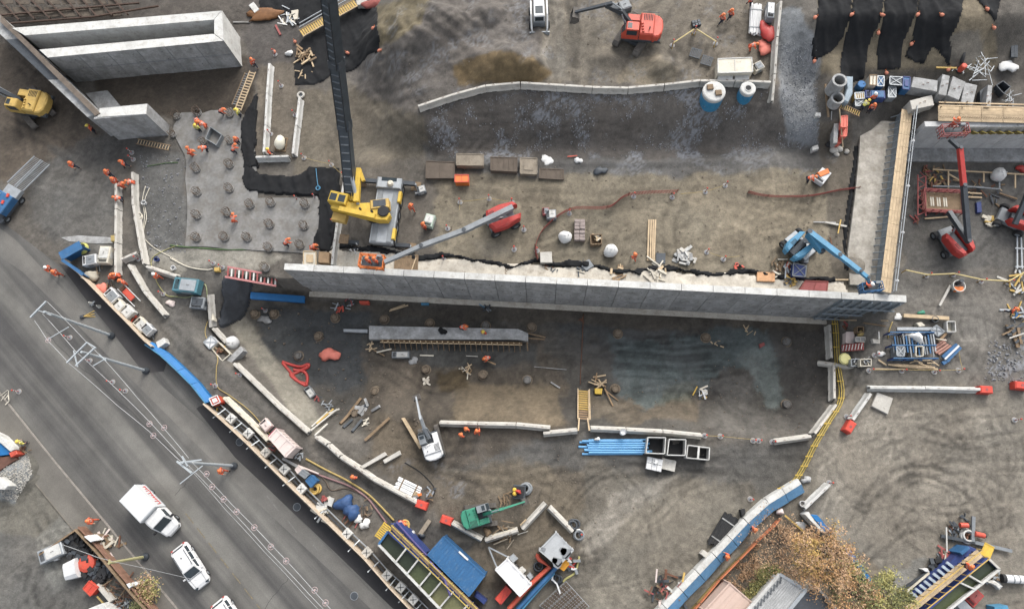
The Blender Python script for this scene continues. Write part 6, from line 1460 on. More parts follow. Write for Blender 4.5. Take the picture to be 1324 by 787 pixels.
LB=[([(655,460),(800,482),(795,550),(640,522)],'widest grey precast block, left end of the upper row'),([(828,443),(872,455),(850,575),(803,565)],'narrow precast block, second in the upper row'),([(890,455),(966,490),(925,600),(857,572)],'tilted precast block, third in the upper row'),([(960,493),(1037,510),(1008,628),(938,612)],'precast block, fourth in the upper row'),([(1100,508),(1126,512),(1117,636),(1085,634)],'thin upright precast block at the right end'),([(632,602),(765,568),(778,630),(645,658)],'lone precast block below the upper row, by the walkway')]
for quad,lab in LB:
 o=bx(0,0,quad,1.3,lab,'precast block',M_CONG if 'lone' not in lab else M_CON,'grey precast blocks',zf=z5); vs=[Vector(v.co)for v in o.data.vertices]; cx=sum(vs,Vector())/len(vs)
 for s_ in(-.25,.25):b=MB(); b.path([(s_-.08,s_*.4,1.28),(s_-.08,s_*.4,1.42),(s_+.08,s_*.4,1.42),(s_+.08,s_*.4,1.28)],.025,5); b.build('lifting_loop',M_RUST,o)
bx(0,0,[(1050,545),(1098,508),(1085,634),(1055,632)],.5,'dark steel plate leaning at the thin precast block','steel plate',M_DSTEEL,zf=z5)
crate(0,0,[(1150,510),(1190,485),(1235,520),(1195,560)],.8,'dark tilted open box near the wall walkway','open box',M_DSTEEL,M_BLACK,z5,'open')
heap(*z5(1220,598),'tangle of pale wire mesh beside the dark box','wire mesh heap',M_STEEL,20,1.2,.4,1.0,.03); heap(*z5(1035,405),'tangle of grey reinforcing bars on the upper right bank','rebar heap',M_STEEL,34,2.0,.9,2.4,.04,hh=.5)
cloth(*z5(1222,395),(1.6,1.5),'crumpled white sheet by the steel posts','white sheet',M_BAG,8,.3,.5)
for x,lab in((1248,'left of two long grey steel beams at the top right'),(1268,'right of two long grey steel beams at the top right')):timber(z5(x,-40),z5(x-4,345),lab,.32,.3,M_DSTEEL)
timber(z5(1225,128),z5(1315,130),'timber crossing the two steel beams',.14,.7,M_WOODD); timber(z5(790,405),z5(912,408),'yellowish timber below the ragged membrane',.16,.15,M_YELD)
p_=z5(942,410); p=onground(G(p_[0],p_[1],.4)); t=thing('traffic_drum','rusty orange drum beside the rebar tangle','traffic drum',p); MB().lathe([(.3,0),(.28,.9),(.2,.95)],n=14).build('drum_shell',M_ORG,t); MB().lathe([(.4,0),(.4,.1)],n=14).build('foot',M_BLACK,t)
hose([z5(938,260),z5(955,310),z5(940,380)],'black drain hose hanging down to the orange drum',M_BLACK,.2,'drain_hose')
# ---- around the crane membrane
p_=z2(300,140); cloth(p_[0]-4,p_[1]-3,(4.6,1.6),'brown tarpaulin lying crumpled at the top edge','tarpaulin',mat('brown_tarp',(128,84,46),.75,var=.3,scale=1.5,bump=.6,bscale=5),11,.2,.6)
p_=z2(480,150); heap(p_[0],p_[1],'heap of pale sheets and pipes beside the brown tarpaulin','scrap heap',M_CREAM,16,1.6,.5,1.6,.1,[M_CREAM,M_STEEL,M_BAG]); bx(0,0,[(500,90),(560,80),(555,160),(525,170)],.3,'beige board leaning right of the brown tarpaulin','board',M_CREAM,zf=z2)
bx(0,0,[(140,45),(180,15),(232,80),(190,110)],.5,'pale insulation block left of the brown tarpaulin','white block',M_CONW,zf=z2)
timber(z2(370,215),z2(412,298),'red and white striped plank lying on the dark ground',.22,.1,M_TRED); timber(z2(10,190),z2(150,190),'pale batten lying near the white box',.18,.1,M_CONB)
p_=z2(605,475); heap(p_[0],p_[1],'heap of short timber offcuts on the black membrane','timber heap',M_WOODD,26,1.3,.5,1.3,.1,[M_WOODD,M_PLY,M_WOOD],.5,'offcut'); timber(z2(590,548),z2(665,495),'single plank beside the timber offcut heap',.2,.4)
heap(*z2(630,640),'few pale laths scattered on the membrane','lath heap',M_WOOD,6,1.2,.4,.9,.06)
p_=z2(485,450); cloth(p_[0],p_[1],(.8,.7),'small round white bag at the membrane corner','white bag',M_BAG,2,0,.6)
A_,B_=z2(585,285),z2(1050,25); ladder(A_,B_,1.0,'yellow planked gangway bridging the black membrane under the boom',M_YELD,26,.9,M_WOOD,'gangway','gangway','plank',.19)
for o_ in(12,26):
 a,b_=(A_[0]-2,A_[1]-o_*.35-4),(B_[0]-4,B_[1]-o_*.35-4); tent(a,b_,'steel handrail %s the yellow gangway'%('close to' if o_<20 else 'farther behind'),1.2,'handrail',M_STEEL)
p_=z2(1210,25); cloth(p_[0],p_[1],(3.0,1.4),'heap of red safety netting at the top edge','red netting heap',M_NETR,6,0,.6)
bx(0,0,[(1050,5),(1140,-5),(1145,35),(1060,45)],.8,'pale grey block at the gangway end','concrete block',M_CON,zf=z2)
# ---- around the piled slab
crate(0,1,[(205,645),(262,685),(235,738),(180,705)],.8,'blue grey open formwork box near the slab top','formwork box',M_GREY,M_CONB,None,'open')
p_=q(0,1,550,715); pallet(p_[0],p_[1],1.5,'pale covered pallet standing between the white barriers','bag',mat('cream_wrap',(226,222,200),.6,var=.1,scale=2),(1.7,1.3),1.0)
p_=q(0,1,668,490); p=onground(G(*p_)); t=thing('concrete_ring','small grey ring standing at the top of the thin barrier','ring',p); b=MB(); b.ring((0,0,.25),.34,.13,18,6); b.build('ring',M_CON,t); MB().lathe([(.28,0),(.28,.12)],n=14).build('base',M_GREY,t)
crate(1,1,[(678,510),(742,512),(742,585),(678,583)],1.0,'larger open plywood box by the barrier under the crane','plywood box',M_CREAM,M_WOOD,None,'panel'); bx(1,1,[(755,512),(810,515),(808,572),(753,568)],.9,'smaller orange brown plywood box beside the barrier','plywood box',M_PLY)
hose([q(1,1,742,90),q(1,1,748,150),q(1,1,755,190)],'thin blue cord hanging over the black membrane',M_SKY,.04,'cord','cord',.4); p_=q(1,1,755,193); p=onground(G(p_[0],p_[1],.3)); b=MB(); b.ring((0,0,.5),.22,.06,14,5); tag(b.build('blue_ring',M_SKY,None,p),'small blue ring on the black membrane','ring')
hose([q(1,1,0,545),q(1,1,90,590),q(1,1,180,605),q(1,1,215,600)],'pale hose running below the slab towards the yellow box',M_CREAM,.07); hose([q(1,1,0,480),q(1,1,90,490),q(1,1,280,502),q(1,1,430,500)],'green hose lying along the lower slab edge',mat('green_hose',(92,122,72),.6),.07)
bx(1,1,[(222,592),(248,592),(248,612),(222,612)],.5,'little yellow box beside the grating','yellow box',M_YELD)
p_=q(1,1,75,680); machine_box(p_[0],p_[1],-.1,(2.7,1.5,1.3),'teal and white pump trailer below the bent barriers','pump',mat('teal_paint',(74,128,142),.5,var=.2,scale=1.5,dirt=.2),m2=M_STEEL)
p_=q(1,1,135,770); machine_box(p_[0],p_[1],1.5,(1.2,1.5,.9),'grey box unit below the teal pump','machine',M_GREY,m2=M_DSTEEL)
hose([q(1,1,0,738),q(1,1,90,745),q(1,1,140,715),q(1,1,170,680),q(1,1,185,700),q(1,1,190,787)],'pale green hose winding below the teal pump',mat('pale_green_hose',(150,158,112),.6),.06)
# red white grating panel on stands
A_,B_=G(*q(1,1,285,615),1.0),G(*q(1,1,545,662),1.0); o0=onground((A_+B_)/2); M_PKR=mat('faded_red',(190,120,118),.7,var=.2,scale=4); t=thing('hazard_barrier','red and white open mesh hazard barrier above the black sheet','hazard barrier',o0); d,u,v=MB()._fr(A_,B_)
for s_ in(-1,1):MB().bar(A_-o0+u*.55*s_,B_-o0+u*.55*s_,.2,.12).build('rail',M_PKR,t)
for k in range(14):c=A_.lerp(B_,(k+.5)/14)-o0; MB().bar(c-u*.42+d*.06,c+u*.42-d*.06,.16,.08).build('bar',M_BAND if k%2 else M_TRED,t)
for k in(0,1):c=(A_,B_)[k]-o0; MB().tube(c,(c.x,c.y,0),.06,6).build('leg',M_TRED,t)
A_,B_=q(1,1,408,735),q(1,1,682,755); p1,p2=G(*A_,.6),G(*B_,.6); o0=onground((p1+p2)/2); t=thing('blue_girder','bright blue steel girder lying under the wall end','girder',o0)
for z in(-.3,.0):MB().bar(p1-o0+Vector((0,0,z)),p2-o0+Vector((0,0,z)),.75,.07).build('flange',M_TARP,t)
MB().bar(p1-o0+Vector((0,0,-.15)),p2-o0+Vector((0,0,-.15)),.08,.28).build('web',M_BLUE,t)
# hoses left
for k,(pts,lab,m_)in enumerate((([q(1,0,760,190),q(1,0,735,260),q(1,0,745,340),q(1,0,730,430),q(1,0,780,490),q(1,0,850,530),q(1,0,905,560)],'cream hose winding down right of the bent barriers',M_CREAM),([q(1,0,740,180),q(1,0,725,250),q(1,0,735,330),q(1,0,725,420)],'second cream hose hugging the bent barriers',M_CREAM),([q(1,0,905,480),q(1,0,840,505),q(1,0,780,540),q(1,0,770,580),q(1,0,800,670),q(1,0,850,735),q(1,0,905,740)],'yellow green hose looping beside the barrier corner',mat('yellow_green_hose',(176,170,104),.6)),([q(1,0,740,80),q(1,0,850,62),q(1,0,905,60)],'dark green hose leading to the slab',mat('green_hose',(92,122,72),.6)),
([q(2,1,190,100),q(2,1,180,170),q(2,1,240,280),q(2,1,235,340),q(2,1,240,430),q(2,1,300,475),q(2,1,400,550),q(2,1,480,640),q(2,1,560,740)],'long yellow cream hose along the white barriers to the pink cabin',M_CHY),([z8b(-20,-30),z8b(90,30),z8b(200,85),z8b(310,155),z8b(380,220),z8b(460,305)],'thick yellow hose beside the lane down to the settling tank',mat('yellow_hose',(178,152,84),.6,var=.2,scale=3)),
([z8b(0,40),z8b(100,75),z8b(220,120),z8b(310,180),z8b(360,240),z8b(420,320)],'dusky pink hose running beside the thick yellow one',mat('pink_hose',(140,104,104),.6)),([z8b(0,20),z8b(80,80),z8b(120,140),z8b(200,130),z8b(300,170)],'thin brown cable behind the blue tarpaulins',M_REBAR),([z8b(520,-10),z8b(600,40),z8b(670,110),z8b(680,160),z8b(640,200)],'black hose curving above the plank pallet',M_BLACK))):
 hose(pts,lab,m_,.1 if 'thick' in lab else .045)
p=onground(G(*q(1,0,705,340))); b=MB()
for k in range(4):b.ring((.05*k,.03*k,.08+.07*k),.5-.05*k,.05,18,5)
tag(b.build('hose_coil',M_CREAM,None,p),'coiled cream hose leaning on the bent barrier row','hose coil')
for(x,y),lab in(((740,270),'small white valve beside the hoses'),((805,555),'dark blue bucket inside the hose loop'),((890,600),'white bucket right of the barrier corner')):
 p=onground(G(*q(1,0,x,y))); t=thing('bucket',lab,'bucket',p); MB().lathe([(.2,0),(.27,.45),(.22,.45),(.18,.06)],n=14).build('pail',M_DBLUE if 'blue' in lab else M_WHITE,t); b=MB(); b.path([(-.26,0,.42),(-.15,.1,.55),(.15,.1,.55),(.26,0,.42)],.015,4); b.build('handle',M_STEEL,t)
p=onground(G(*q(1,0,870,775))); cloth(*q(1,0,868,775),(.9,.8),'pinkish folded sheet at the barrier row end','folded sheet',M_PINK,4,0,.4)
# ---- left blue vehicle with mesh ramps
p=onground(G(*q(1,0,35,245),1.0)); rz=ang(q(1,0,35,245),q(1,0,130,120),1.0); t=thing('flatbed_lorry','blue lorry at the left edge with long grey mesh ramps','lorry',p,rz)
MB().box((-.9,0,.5),(3.4,2.3,.35),0,.05).build('chassis',M_DSTEEL,t); MB().box((-.6,0,.86),(2.2,2.3,.9),0,.08).build('blue_body',M_BLUE,t); MB().box((1.0,-.2,.86),(1.1,1.9,.5),0,.05).build('grey_deck',M_STEEL,t); MB().box((-.2,.75,1.77),(.9,.8,.5),0,.06).build('white_cab_roof',M_WHITE,t); MB().box((-.2,.75,2.272),(.5,.5,.012)).build('roof_window',M_GLASS,t)
for x in(-1.9,.6):
 for s_ in(-1,1):wheel(t,(x,s_*1.0,.45),.45,.3)
for x in(-1.3,-.5,.4):MB().box((x,-.6,1.77),(.4,.25,.12),.3).build('red_strap',M_BRED,t)
for s_ in(-.62,.62):
 A_,B_=Vector((1.6,s_,1.1)),Vector((5.6,s_,.35))
 for e in(-.5,.5):MB().bar(A_+Vector((0,e,0)),B_+Vector((0,e,0)),.08,.12).build('ramp_rail',M_STEEL,t)
 b=MB()
 for k in range(22):c=A_.lerp(B_,(k+.5)/22); b.bar(c+Vector((0,-.5,0)),c+Vector((0,.5,0)),.05,.05)
 b.build('ramp_mesh',M_GREY,t)
# ---- road works strip: hoardings, ballast blocks and braces
M_HOARD=mat('hoarding_board',(206,186,160),.8,var=.18,scale=1.5,dirt=.2)
def hoarding(pts,label,hh=1.6,m=None,base_up=.8,w_=.14,braces=None,plen=2.4):
 W_=[P(a,b,hh)for a,b in pts]; o0=Vector((W_[0].x,W_[0].y,0)); t=thing('site_hoarding',label,'hoarding',o0)
 for a,c in zip(W_[:-1],W_[1:]):
  n=max(1,round((c-a).length/plen))
  for k in range(n):
   u,v=a.lerp(c,k/n)-o0,a.lerp(c,(k+.99)/n)-o0; MB().bar(Vector((u.x,u.y,hh/2)),Vector((v.x,v.y,hh/2)),.06,hh).build('panel',m or M_HOARD,t); MB().bar(Vector((u.x,u.y,hh)),Vector((v.x,v.y,hh)),w_,.1).build('cap_rail',m or M_HOARD,t)
 return t,W_,o0
h1p=[z8(0,190),z8(110,275),z8(180,345),z8(330,500),z8(430,600),z8(560,735),z8(610,775)]
hoarding(h1p,'cream hoarding edging the upper works strip along the road')
h2p=[z7(15,65),z7(150,185),z7(330,350),z7(480,500),z7(620,640),z7(770,785),z8b(300,515),z8b(440,675),z8b(560,800),(560,818)]
hd2,_,o2=hoarding(h2p,'long cream hoarding with braces along the lower works strip')
BL=[z7(215,172),z7(340,280),z7(465,418),z7(600,540),z7(725,680),z8b(205,378),z8b(312,480),z8b(422,603),z8b(497,668),z8b(565,735)]
br=[G(*p_,.5)for p_ in BL]; br=[br[0]+(br[0]-br[1])*.9]+br+[br[-1]+(br[-1]-br[-2])]
for a,c in zip(br[:-1],br[1:]):
 d,u,v=MB()._fr(a,c)
 for s_ in(-.42,.35,.0):MB().bar(Vector((a.x,a.y,.45))+u*s_-o2,Vector((c.x,c.y,.45))+u*s_-o2,.1,.1).build('brace_rail',M_STEEL if s_ else M_DSTEEL,hd2)
 m_=a.lerp(c,.5); MB().bar(Vector((m_.x,m_.y,.5))+u*.4-o2,Vector((m_.x,m_.y,1.4))-u*.9-o2,.09,.09).build('brace_strut',M_STEEL,hd2)
for k,p_ in enumerate(BL):
 p=onground(G(*p_,.9)); rz=math.atan2(br[k+2].y-br[k].y,br[k+2].x-br[k].x); t=thing('ballast_block','white ballast block with dark cross, %s from the upper left along the hoarding'%ORD[k],'ballast block',(p.x,p.y,.5),rz,'ballast blocks on the hoarding braces')
 MB().box((0,0,0),(.8,.8,.5),0,.05).build('block',M_CONW if k%4!=2 else M_CON,t)
 for s_ in(-1,1):MB().bar((-.22,-.22*s_,.512),(.22,.22*s_,.512),.06,.02).build('cross',M_DSTEEL,t)
 MB().lathe([(.06,.52),(.06,.56)],n=8).build('eye',M_BLACK,t)
barrier_row([z7(165,22),z7(325,172),z7(485,335)],'in the cream row inside the lower hoarding','upper',GB,M_CREAM)
# upper strip contents
hoarding([z8(-10,165),z8(130,85)],'blue hoarding panels closing the upper end of the works strip',1.7,M_BLUE,w_=1.0); hoarding([z8(0,188),z8(70,235),z8(145,290)],'blue hoarding panels along the road at the upper strip',1.7,M_BLUE,w_=.3)
A_=[q(2,0,740,215),q(2,0,820,270),q(2,0,905,350),q(2,1,110,420),q(2,1,185,515)]
W_=[P(a,b,1.2)for a,b in A_]; o0=Vector((W_[2].x,W_[2].y,0)); t=thing('blue_fence','bright blue sheeted fence bending between the two works strips','fence',o0)
for a,c in zip(W_[:-1],W_[1:]):
 n=max(1,round((c-a).length/1.9))
 for k in range(n):
  u,v=a.lerp(c,k/n)-o0,a.lerp(c,(k+.985)/n)-o0; e=Vector((.42,.3,0)); b=MB(); wv=random.uniform(-.06,.06)
  b.loft([[(u.x,u.y,1.25+wv),(u.x+e.x,u.y+e.y,.75),(u.x+e.x,u.y+e.y,.02),(u.x,u.y,.02)],[(v.x,v.y,1.25-wv),(v.x+e.x,v.y+e.y,.75),(v.x+e.x,v.y+e.y,.02),(v.x,v.y,.02)]]); b.build('sheet',M_TARP,t); MB().bar(Vector((u.x,u.y,1.2))-Vector((.05,.05,0)),Vector((v.x,v.y,1.2))-Vector((.05,.05,0)),.1,.14).build('rail',M_SKY,t)
p=onground(G(*z8(150,115))); b=MB()
for k in range(5):b.ring((.04*k-.1,0,.1+.1*k),.62-.04*k,.07,20,5)
tag(b.build('hose_coil',mat('lime_hose',(190,190,92),.6,var=.2),None,p),'coil of lime yellow hose beside the blue panels','hose coil')
for x,y,rz,d,m_,lab in((180,185,.2,(1.5,1.1,1.0),M_WHITE,'white topped dark machine by the lime hose coil'),(280,150,1.55,(1.9,1.2,1.1),M_CREAM,'cream equipment box standing alone near the straight barrier'),(330,425,-.75,(1.5,1.1,1.0),M_WHITE,'uppermost white unit in the works strip'),(380,495,-.75,(1.3,1.0,1.1),M_CREAM,'cream unit with black trim, second in the strip'),(435,535,-.75,(1.3,1.1,1.0),M_CONW,'pale unit beside a black gap, third in the strip'),(530,625,-.75,(1.5,1.1,.9),M_CREAM,'yellowish unit, fourth in the strip'),(570,655,-.75,(1.1,1.0,1.0),M_WHITE,'white unit with a round black hole, lowest in the strip')):
 machine_box(*z8(x,y),rz,d,lab,'generator',m_,m2=M_CONW if m_ is not M_WHITE else M_GREY)
cloth(*z8(192,297),(1.6,1.3),'beige rounded bag beside the road hoarding','bag',mat('beige_bag',(176,168,150),.8,var=.15,scale=2),4,.2,.9); cloth(*z8(272,378),(1.4,1.1),'salmon pink netting bundle in the upper works strip','netting bundle',mat('salmon_sheet',(238,128,108),.7),9,.6,.6)
bx(0,0,[(635,745),(690,715),(705,750),(650,790)],.9,'white end panel at the lower end of the upper strip','panel',M_CONW,zf=z8); heap(*z8(610,705),'dark coiled wires near the white end panel','wire heap',M_DSTEEL,14,.7,.4,.9,.04,[M_DSTEEL,M_STEEL]); heap(*z8(485,580),'rusty brown scrap between the pale units','scrap heap',M_RUST,14,.7,.3,.7,.08,[M_RUST,M_ORG]); heap(*z8(255,235),'thin sticks leaning near the beige bag','stick heap',M_WOODD,10,.9,.5,1.2,.04,[M_WOODD,M_STEEL]); heap(*z8(330,350),'brown tools and hoses by the huddled workers','tool heap',M_WOODD,14,.8,.3,.8,.06,[M_WOODD,M_DSTEEL,M_REBAR])
# stretcher
p=onground(G(*z8(455,425),.4)); rz=ang(z8(400,375),z8(500,475),.4); t=thing('stretcher','orange stretcher in a white tube frame near the barrier','stretcher',p,rz)
for s_ in(-.4,.4):MB().tube((-1.4,s_,.45),(1.5,s_,.45),.04,6).build('frame_tube',M_WHITE,t)
MB().box((0,0,.42),(1.5,.6,.12),0,.04).build('orange_bed',M_ORG,t); MB().box((-1.0,0,.42),(.4,.6,.16),0,.04).build('dark_pad',M_RUST,t)
heap(*z8(-5,350),'x','y',M_STEEL,0)if False else None
bx(1,0,[(310,440),(400,430),(560,440),(575,470),(480,472),(350,460)],.06,'long grey flattened sheet beside the blue panels','flat sheet',M_CONG,ch=.01)
bx(1,0,[(562,430),(580,428),(582,458),(563,460)],.9,'small cream box attached to the straight barrier','cream box',M_CHY)
for(x,y),lab in(((205,485),'pair of small white cones on the dark road strip, upper'),((257,507),'pair of small white cones on the dark road strip, lower')):
 p=onground(G(*z8(x,y))); t=thing('traffic_cone',lab,'cone',p); MB().lathe([(.2,.04),(.12,.35),(.04,.62)],n=12).build('cone_body',M_BAND,t); MB().box((0,0,0),(.45,.45,.05)).build('cone_foot',M_GREY,t)
for(x,y),lab in(((170,570),'yellow reel lying on the road near the first pole'),):
 p=onground(G(*z8(x,y))); t=thing('survey_tripod','yellow survey tripod lying on the road near the first pole','tripod',p,.3)
 for k in range(3):MB().tube((-.2,0,.2),(.9,-.35+.35*k,.05),.05,6).build('leg',M_YELD,t)
 MB().box((-.4,0,.1),(.4,.3,.25),0,.04).build('head',M_DSTEEL,t)
heap(*q(2,0,475,10),'small grey scrap on the strip above the first pole','scrap heap',M_STEEL,5,.4,.2,.5,.04)
# ---- items on the sandy platform
M_TRAYD=mat('dirty_tray',(104,92,80),.85,var=.25,scale=1.2,dirt=.3); M_TRAYL=mat('pale_tray',(150,138,120),.85,var=.25,scale=1.2,dirt=.35)
def tray(r_,c_,quad,up,lab,m,kind='lid'):return crate(r_,c_,quad,up,lab,'formwork tray',m,None,None,kind)
tray(1,2,[(437,52),(580,58),(580,138),(435,138)],.5,'widest brown formwork tray, leftmost in the row',M_TRAYD); tray(1,2,[(592,15),(728,18),(728,74),(590,72)],.9,'pale stacked tray, second in the row',M_TRAYL); tray(1,2,[(765,32),(900,35),(898,105),(765,98)],.8,'grey tray with legs, third in the row',M_TRAYD,'slat'); tray(1,3,[(50,35),(135,38),(135,118),(50,115)],.7,'square pale tray, fourth in the row',M_TRAYL,'panel'); tray(1,3,[(150,90),(270,95),(272,145),(145,138)],.3,'flat brown board pallet at the right end of the tray row',M_TRAYD,'slat')
t=crate(1,2,[(583,122),(652,122),(652,158),(583,158)],1.0,'bright orange skip below the tray row','skip',M_ORANGE,M_ORG,None,'lid')
p_=q(1,2,450,350); machine_box(*p_,1.3,(1.3,1.0,1.0),'small green and white generator right of the crane','generator',mat('pale_green',(176,196,178),.6),m2=M_CONW)
p_=q(1,2,410,193); machine_box(*p_,.3,(.9,.8,.7),'small pale unit beside the crane outrigger','machine',M_GREY,m2=M_CONW); heap(*q(1,2,390,215),'white and dark bits beside the small pale unit','scrap heap',M_WHITE,8,.4,.2,.5,.06,[M_WHITE,M_DSTEEL])
cloth(*q(1,3,187,48),(1.3,1.1),'white paper sheet on the dark gravel band','white sheet',M_BAG,12,.5,.25); cloth(*q(1,3,345,48),(.8,.7),'white bag with blue edge on the dark gravel band','white bag',M_BAG,13,.2,.4); timber(q(1,3,290,30),q(1,3,340,25),'orange pole beside the white bag on dark gravel',.1,.2,M_ORG); cloth(*q(1,3,458,100),(1.3,1.0),'dark plastic bag lying on the dark gravel band','dark bag',M_DSTEEL,14,.2,.4)
p_=q(1,3,208,320); machine_box(*p_,.05,(1.0,1.0,.8),'pale grey pump at the red netting bend','pump',M_GREY,m2=M_CONW); p_=q(1,3,180,305); machine_box(*p_,.05,(.7,.8,.6),'red green pump touching the pale grey one','pump',M_TRED,m2=M_GREY)
M_PAVER=mat('mauve_paver',(154,140,134),.85,var=.2,scale=2)
pallet(*q(1,3,353,372),1.57,'upper one of two pallets of mauve grey pavers','blocks',M_PAVER,(1.1,1.1),.8); pallet(*q(1,3,352,428),1.57,'lower one of two pallets of mauve grey pavers','blocks',M_PAVER,(1.1,1.1),.7)
p_=q(1,3,438,450); crate(1,3,[(408,425),(465,425),(463,472),(410,475)],.7,'timber crate full of pale wedges on the sand','timber crate',M_WOODD,M_WOODD,None,'open'); heap(*p_,'pale wedges inside the timber crate','wedge heap',M_CREAM,12,.5,.3,.6,.08,[M_CREAM,M_WOOD],.6)
bigbag(*q(1,3,278,438),'round white bulk bag left of the paver pallets',1.35); bigbag(*q(1,3,510,508),'pear shaped white bulk bag with dark opening on the sand',1.4); cloth(*q(1,3,505,497),(.5,.6),'dark cloth in the mouth of the pear shaped bag','dark cloth',M_DSTEEL,2,0,1.5)
bx(1,3,[(150,515),(210,512),(213,568),(152,568)],.6,'pale square block where the red netting starts','concrete block',M_CON)
for k,(x0,x1)in enumerate(((705,698),(716,711),(727,722),(738,730))):timber(q(1,3,x0,350),q(1,3,x1,558),('leftmost','second','third','rightmost')[k]+' of four long pale timbers on the sand',.16,.15+.02*k)
bx(1,3,[(740,518),(790,520),(788,575),(740,572)],.08,'dark green square plate beside the long timbers','steel plate',M_DSTEEL)
for(x,y,c_,lab)in((865,540,3,'heap of white broken concrete on the ledge edge'),(30,545,4,'second heap of pale rubble, right of the first')):heap(*q(1,c_,x,y),lab,'rubble heap',M_CONW,16,1.1,.3,.8,.2,[M_CONW,M_CON,M_CONG],.4,'rubble')
bx(1,4,[(390,615),(482,618),(480,665),(388,662)],.35,'pale orange board on the concrete ledge','board',mat('pale_orange_board',(214,160,112),.8,var=.25,scale=2))
crate(1,4,[(635,660),(750,665),(745,712),(605,708)],.9,'dusty red skip beside the wall below the blue lift','skip',M_TRED,M_NETR,None,'lid'); crate(1,4,[(575,570),(640,585),(635,640),(570,635)],.9,'dark blue tool crate below the blue lift','tool crate',M_DBLUE,M_GREY,None,'cross')
heap(*q(1,4,520,600),'brown and orange debris beside the blue tool crate','debris heap',M_RUST,26,1.2,.4,1.0,.09,[M_RUST,M_WOODD,M_ORG,M_STEEL,M_CREAM]); heap(*q(1,4,545,660),'timber and tarpaulin scraps on the ledge','debris heap',M_WOODD,18,.8,.4,1.2,.1,[M_WOODD,M_DSTEEL,M_YELD]); bx(1,4,[(615,535),(655,540),(650,570),(612,565)],.5,'grey plastic tub under the blue lift','tub',M_GREY)
p_=q(1,4,725,125); machine_box(*p_,.9,(1.6,1.1,.8),'white and orange cutting machine near the platform corner','cutting machine',M_WHITE,m2=M_WHITE); bx(1,4,[(695,110),(750,88),(760,112),(712,132)],.9,'orange cover of the cutting machine','cover',M_ORANGE)
timber(q(1,4,495,552),q(1,4,545,552),'short white lath near the debris',.12,.1,M_CREAM); timber(q(1,4,735,363),q(1,4,845,385),'grey plank across the platform edge',.18,.2,M_CON); timber(q(1,4,675,362),q(1,4,790,365),'thin grey bar left of the edge plank',.1,.15,M_CONG); timber(q(1,4,785,655),q(1,4,855,655),'timber batten at the wall by the blue lift',.12,.2); timber(q(1,4,760,440),q(1,4,770,480),'short rusty stick by the platform edge',.1,.2,M_RUST); timber(q(1,4,815,350),q(1,4,800,420),'yellow olive rod at the platform edge',.12,.3,M_YELD)
heap(*q(1,4,290,590),'orange bag and dark cloth on the ledge edge','cloth heap',M_ORG,6,.5,.3,.7,.14,[M_ORG,M_MEMB,M_ORG]); heap(*q(1,2,140,575),'yellow and orange bits beside the orange basket','scrap heap',M_YELD,8,.5,.2,.6,.1,[M_YELD,M_ORG,M_DSTEEL]); heap(*q(1,2,85,505),'dark chains lying at the outrigger','chain heap',M_DSTEEL,14,.7,.2,.6,.05,[M_DSTEEL,M_WHITE])
t=crate(1,2,[(278,545),(395,530),(392,605),(275,608)],.35,'brown shutter panel leaning at the wall top','shutter panel',M_WOODD,M_WOODD,None,'slat'); timber(q(1,2,385,545),q(1,2,362,608),'pale lath on the brown shutter panel',.1,.6)
bx(1,3,[(350,575),(400,550),(425,585),(385,610)],.3,'grey plastic sheet on the ledge','plastic sheet',M_GREY)
heap(*q(1,3,360,592),'dark bars and boards scattered on the pale ledge','debris heap',M_DSTEEL,20,.95,.4,1.3,.08,[M_DSTEEL,M_WOOD,M_CREAM],.2); heap(*q(1,3,740,622),'pale timber boards heaped along the ledge','board heap',M_CREAM,18,1.1,.6,1.6,.12,[M_CREAM,M_WOOD,M_DUST],.25,'board'); heap(*q(1,3,540,612),'orange brown boards lying flat on the ledge','board heap',M_WOOD,12,1.0,.5,1.4,.12,[M_WOOD,M_PLY],.2,'board'); heap(*q(1,3,200,598),'red and dark scraps on the ledge below the netting','debris heap',M_RUST,14,.8,.2,.6,.08,[M_RUST,M_WOODD,M_DSTEEL],.15); heap(*q(1,2,850,600),'small scraps on the ledge below the red lift','debris heap',M_RUST,9,.7,.2,.5,.07,[M_RUST,M_WOODD],.15)
# ---- right yard
t=thing('red_rail_frame','red steel frame deck with railings under the lift boom','steel frame',onground(G(*q(1,5,490,258),.8)),-.06)
MB().box((0,0,.55),(3.9,2.1,.1)).build('deck',M_WOODD,t)
for k in range(9):MB().box((-1.3+k*.22,0,.655),(.14,1.0,.04)).build('deck_board',M_CREAM if k%3 else M_WOODD,t)
for s_ in(-1,1):
 for z in(.7,1.0,1.3):MB().tube((-2.0,s_*1.15,z),(2.0,s_*1.15,z),.06,6).build('rail',M_TRED,t); MB().tube((s_*2.0,-1.15,z),(s_*2.0,1.15,z),.06,6).build('rail',M_TRED,t)
 for k in range(6):MB().tube((-2.0+k*.8,s_*1.15,0),(-2.0+k*.8,s_*1.15,1.35),.05,6).build('post',M_TRED,t)
A_,B_=G(*q(1,5,385,125),.8),G(*q(1,5,385,330),.8); o0=onground((A_+B_)/2); t=thing('red_truss','red steel truss standing left of the red frame deck','truss',o0); d,u,v=MB()._fr(A_,B_)
for s_ in(-.4,.4):MB().tube(A_-o0+u*s_,B_-o0+u*s_,.07,6).build('chord',M_TRED,t)
for k in range(9):a=A_.lerp(B_,k/9)-o0; c=A_.lerp(B_,(k+1)/9)-o0; MB().tube(a+u*.4*(-1)**k,c-u*.4*(-1)**k,.05,5).build('lacing',M_TRED,t)
for x,y in((410,100),(348,345)):heap(*q(1,5,x,y),'broken red rail pieces %s the red truss'%('above' if y<200 else 'below'),'rail heap',M_TRED,8,.7,.4,1.0,.07,[M_TRED,M_RUST])
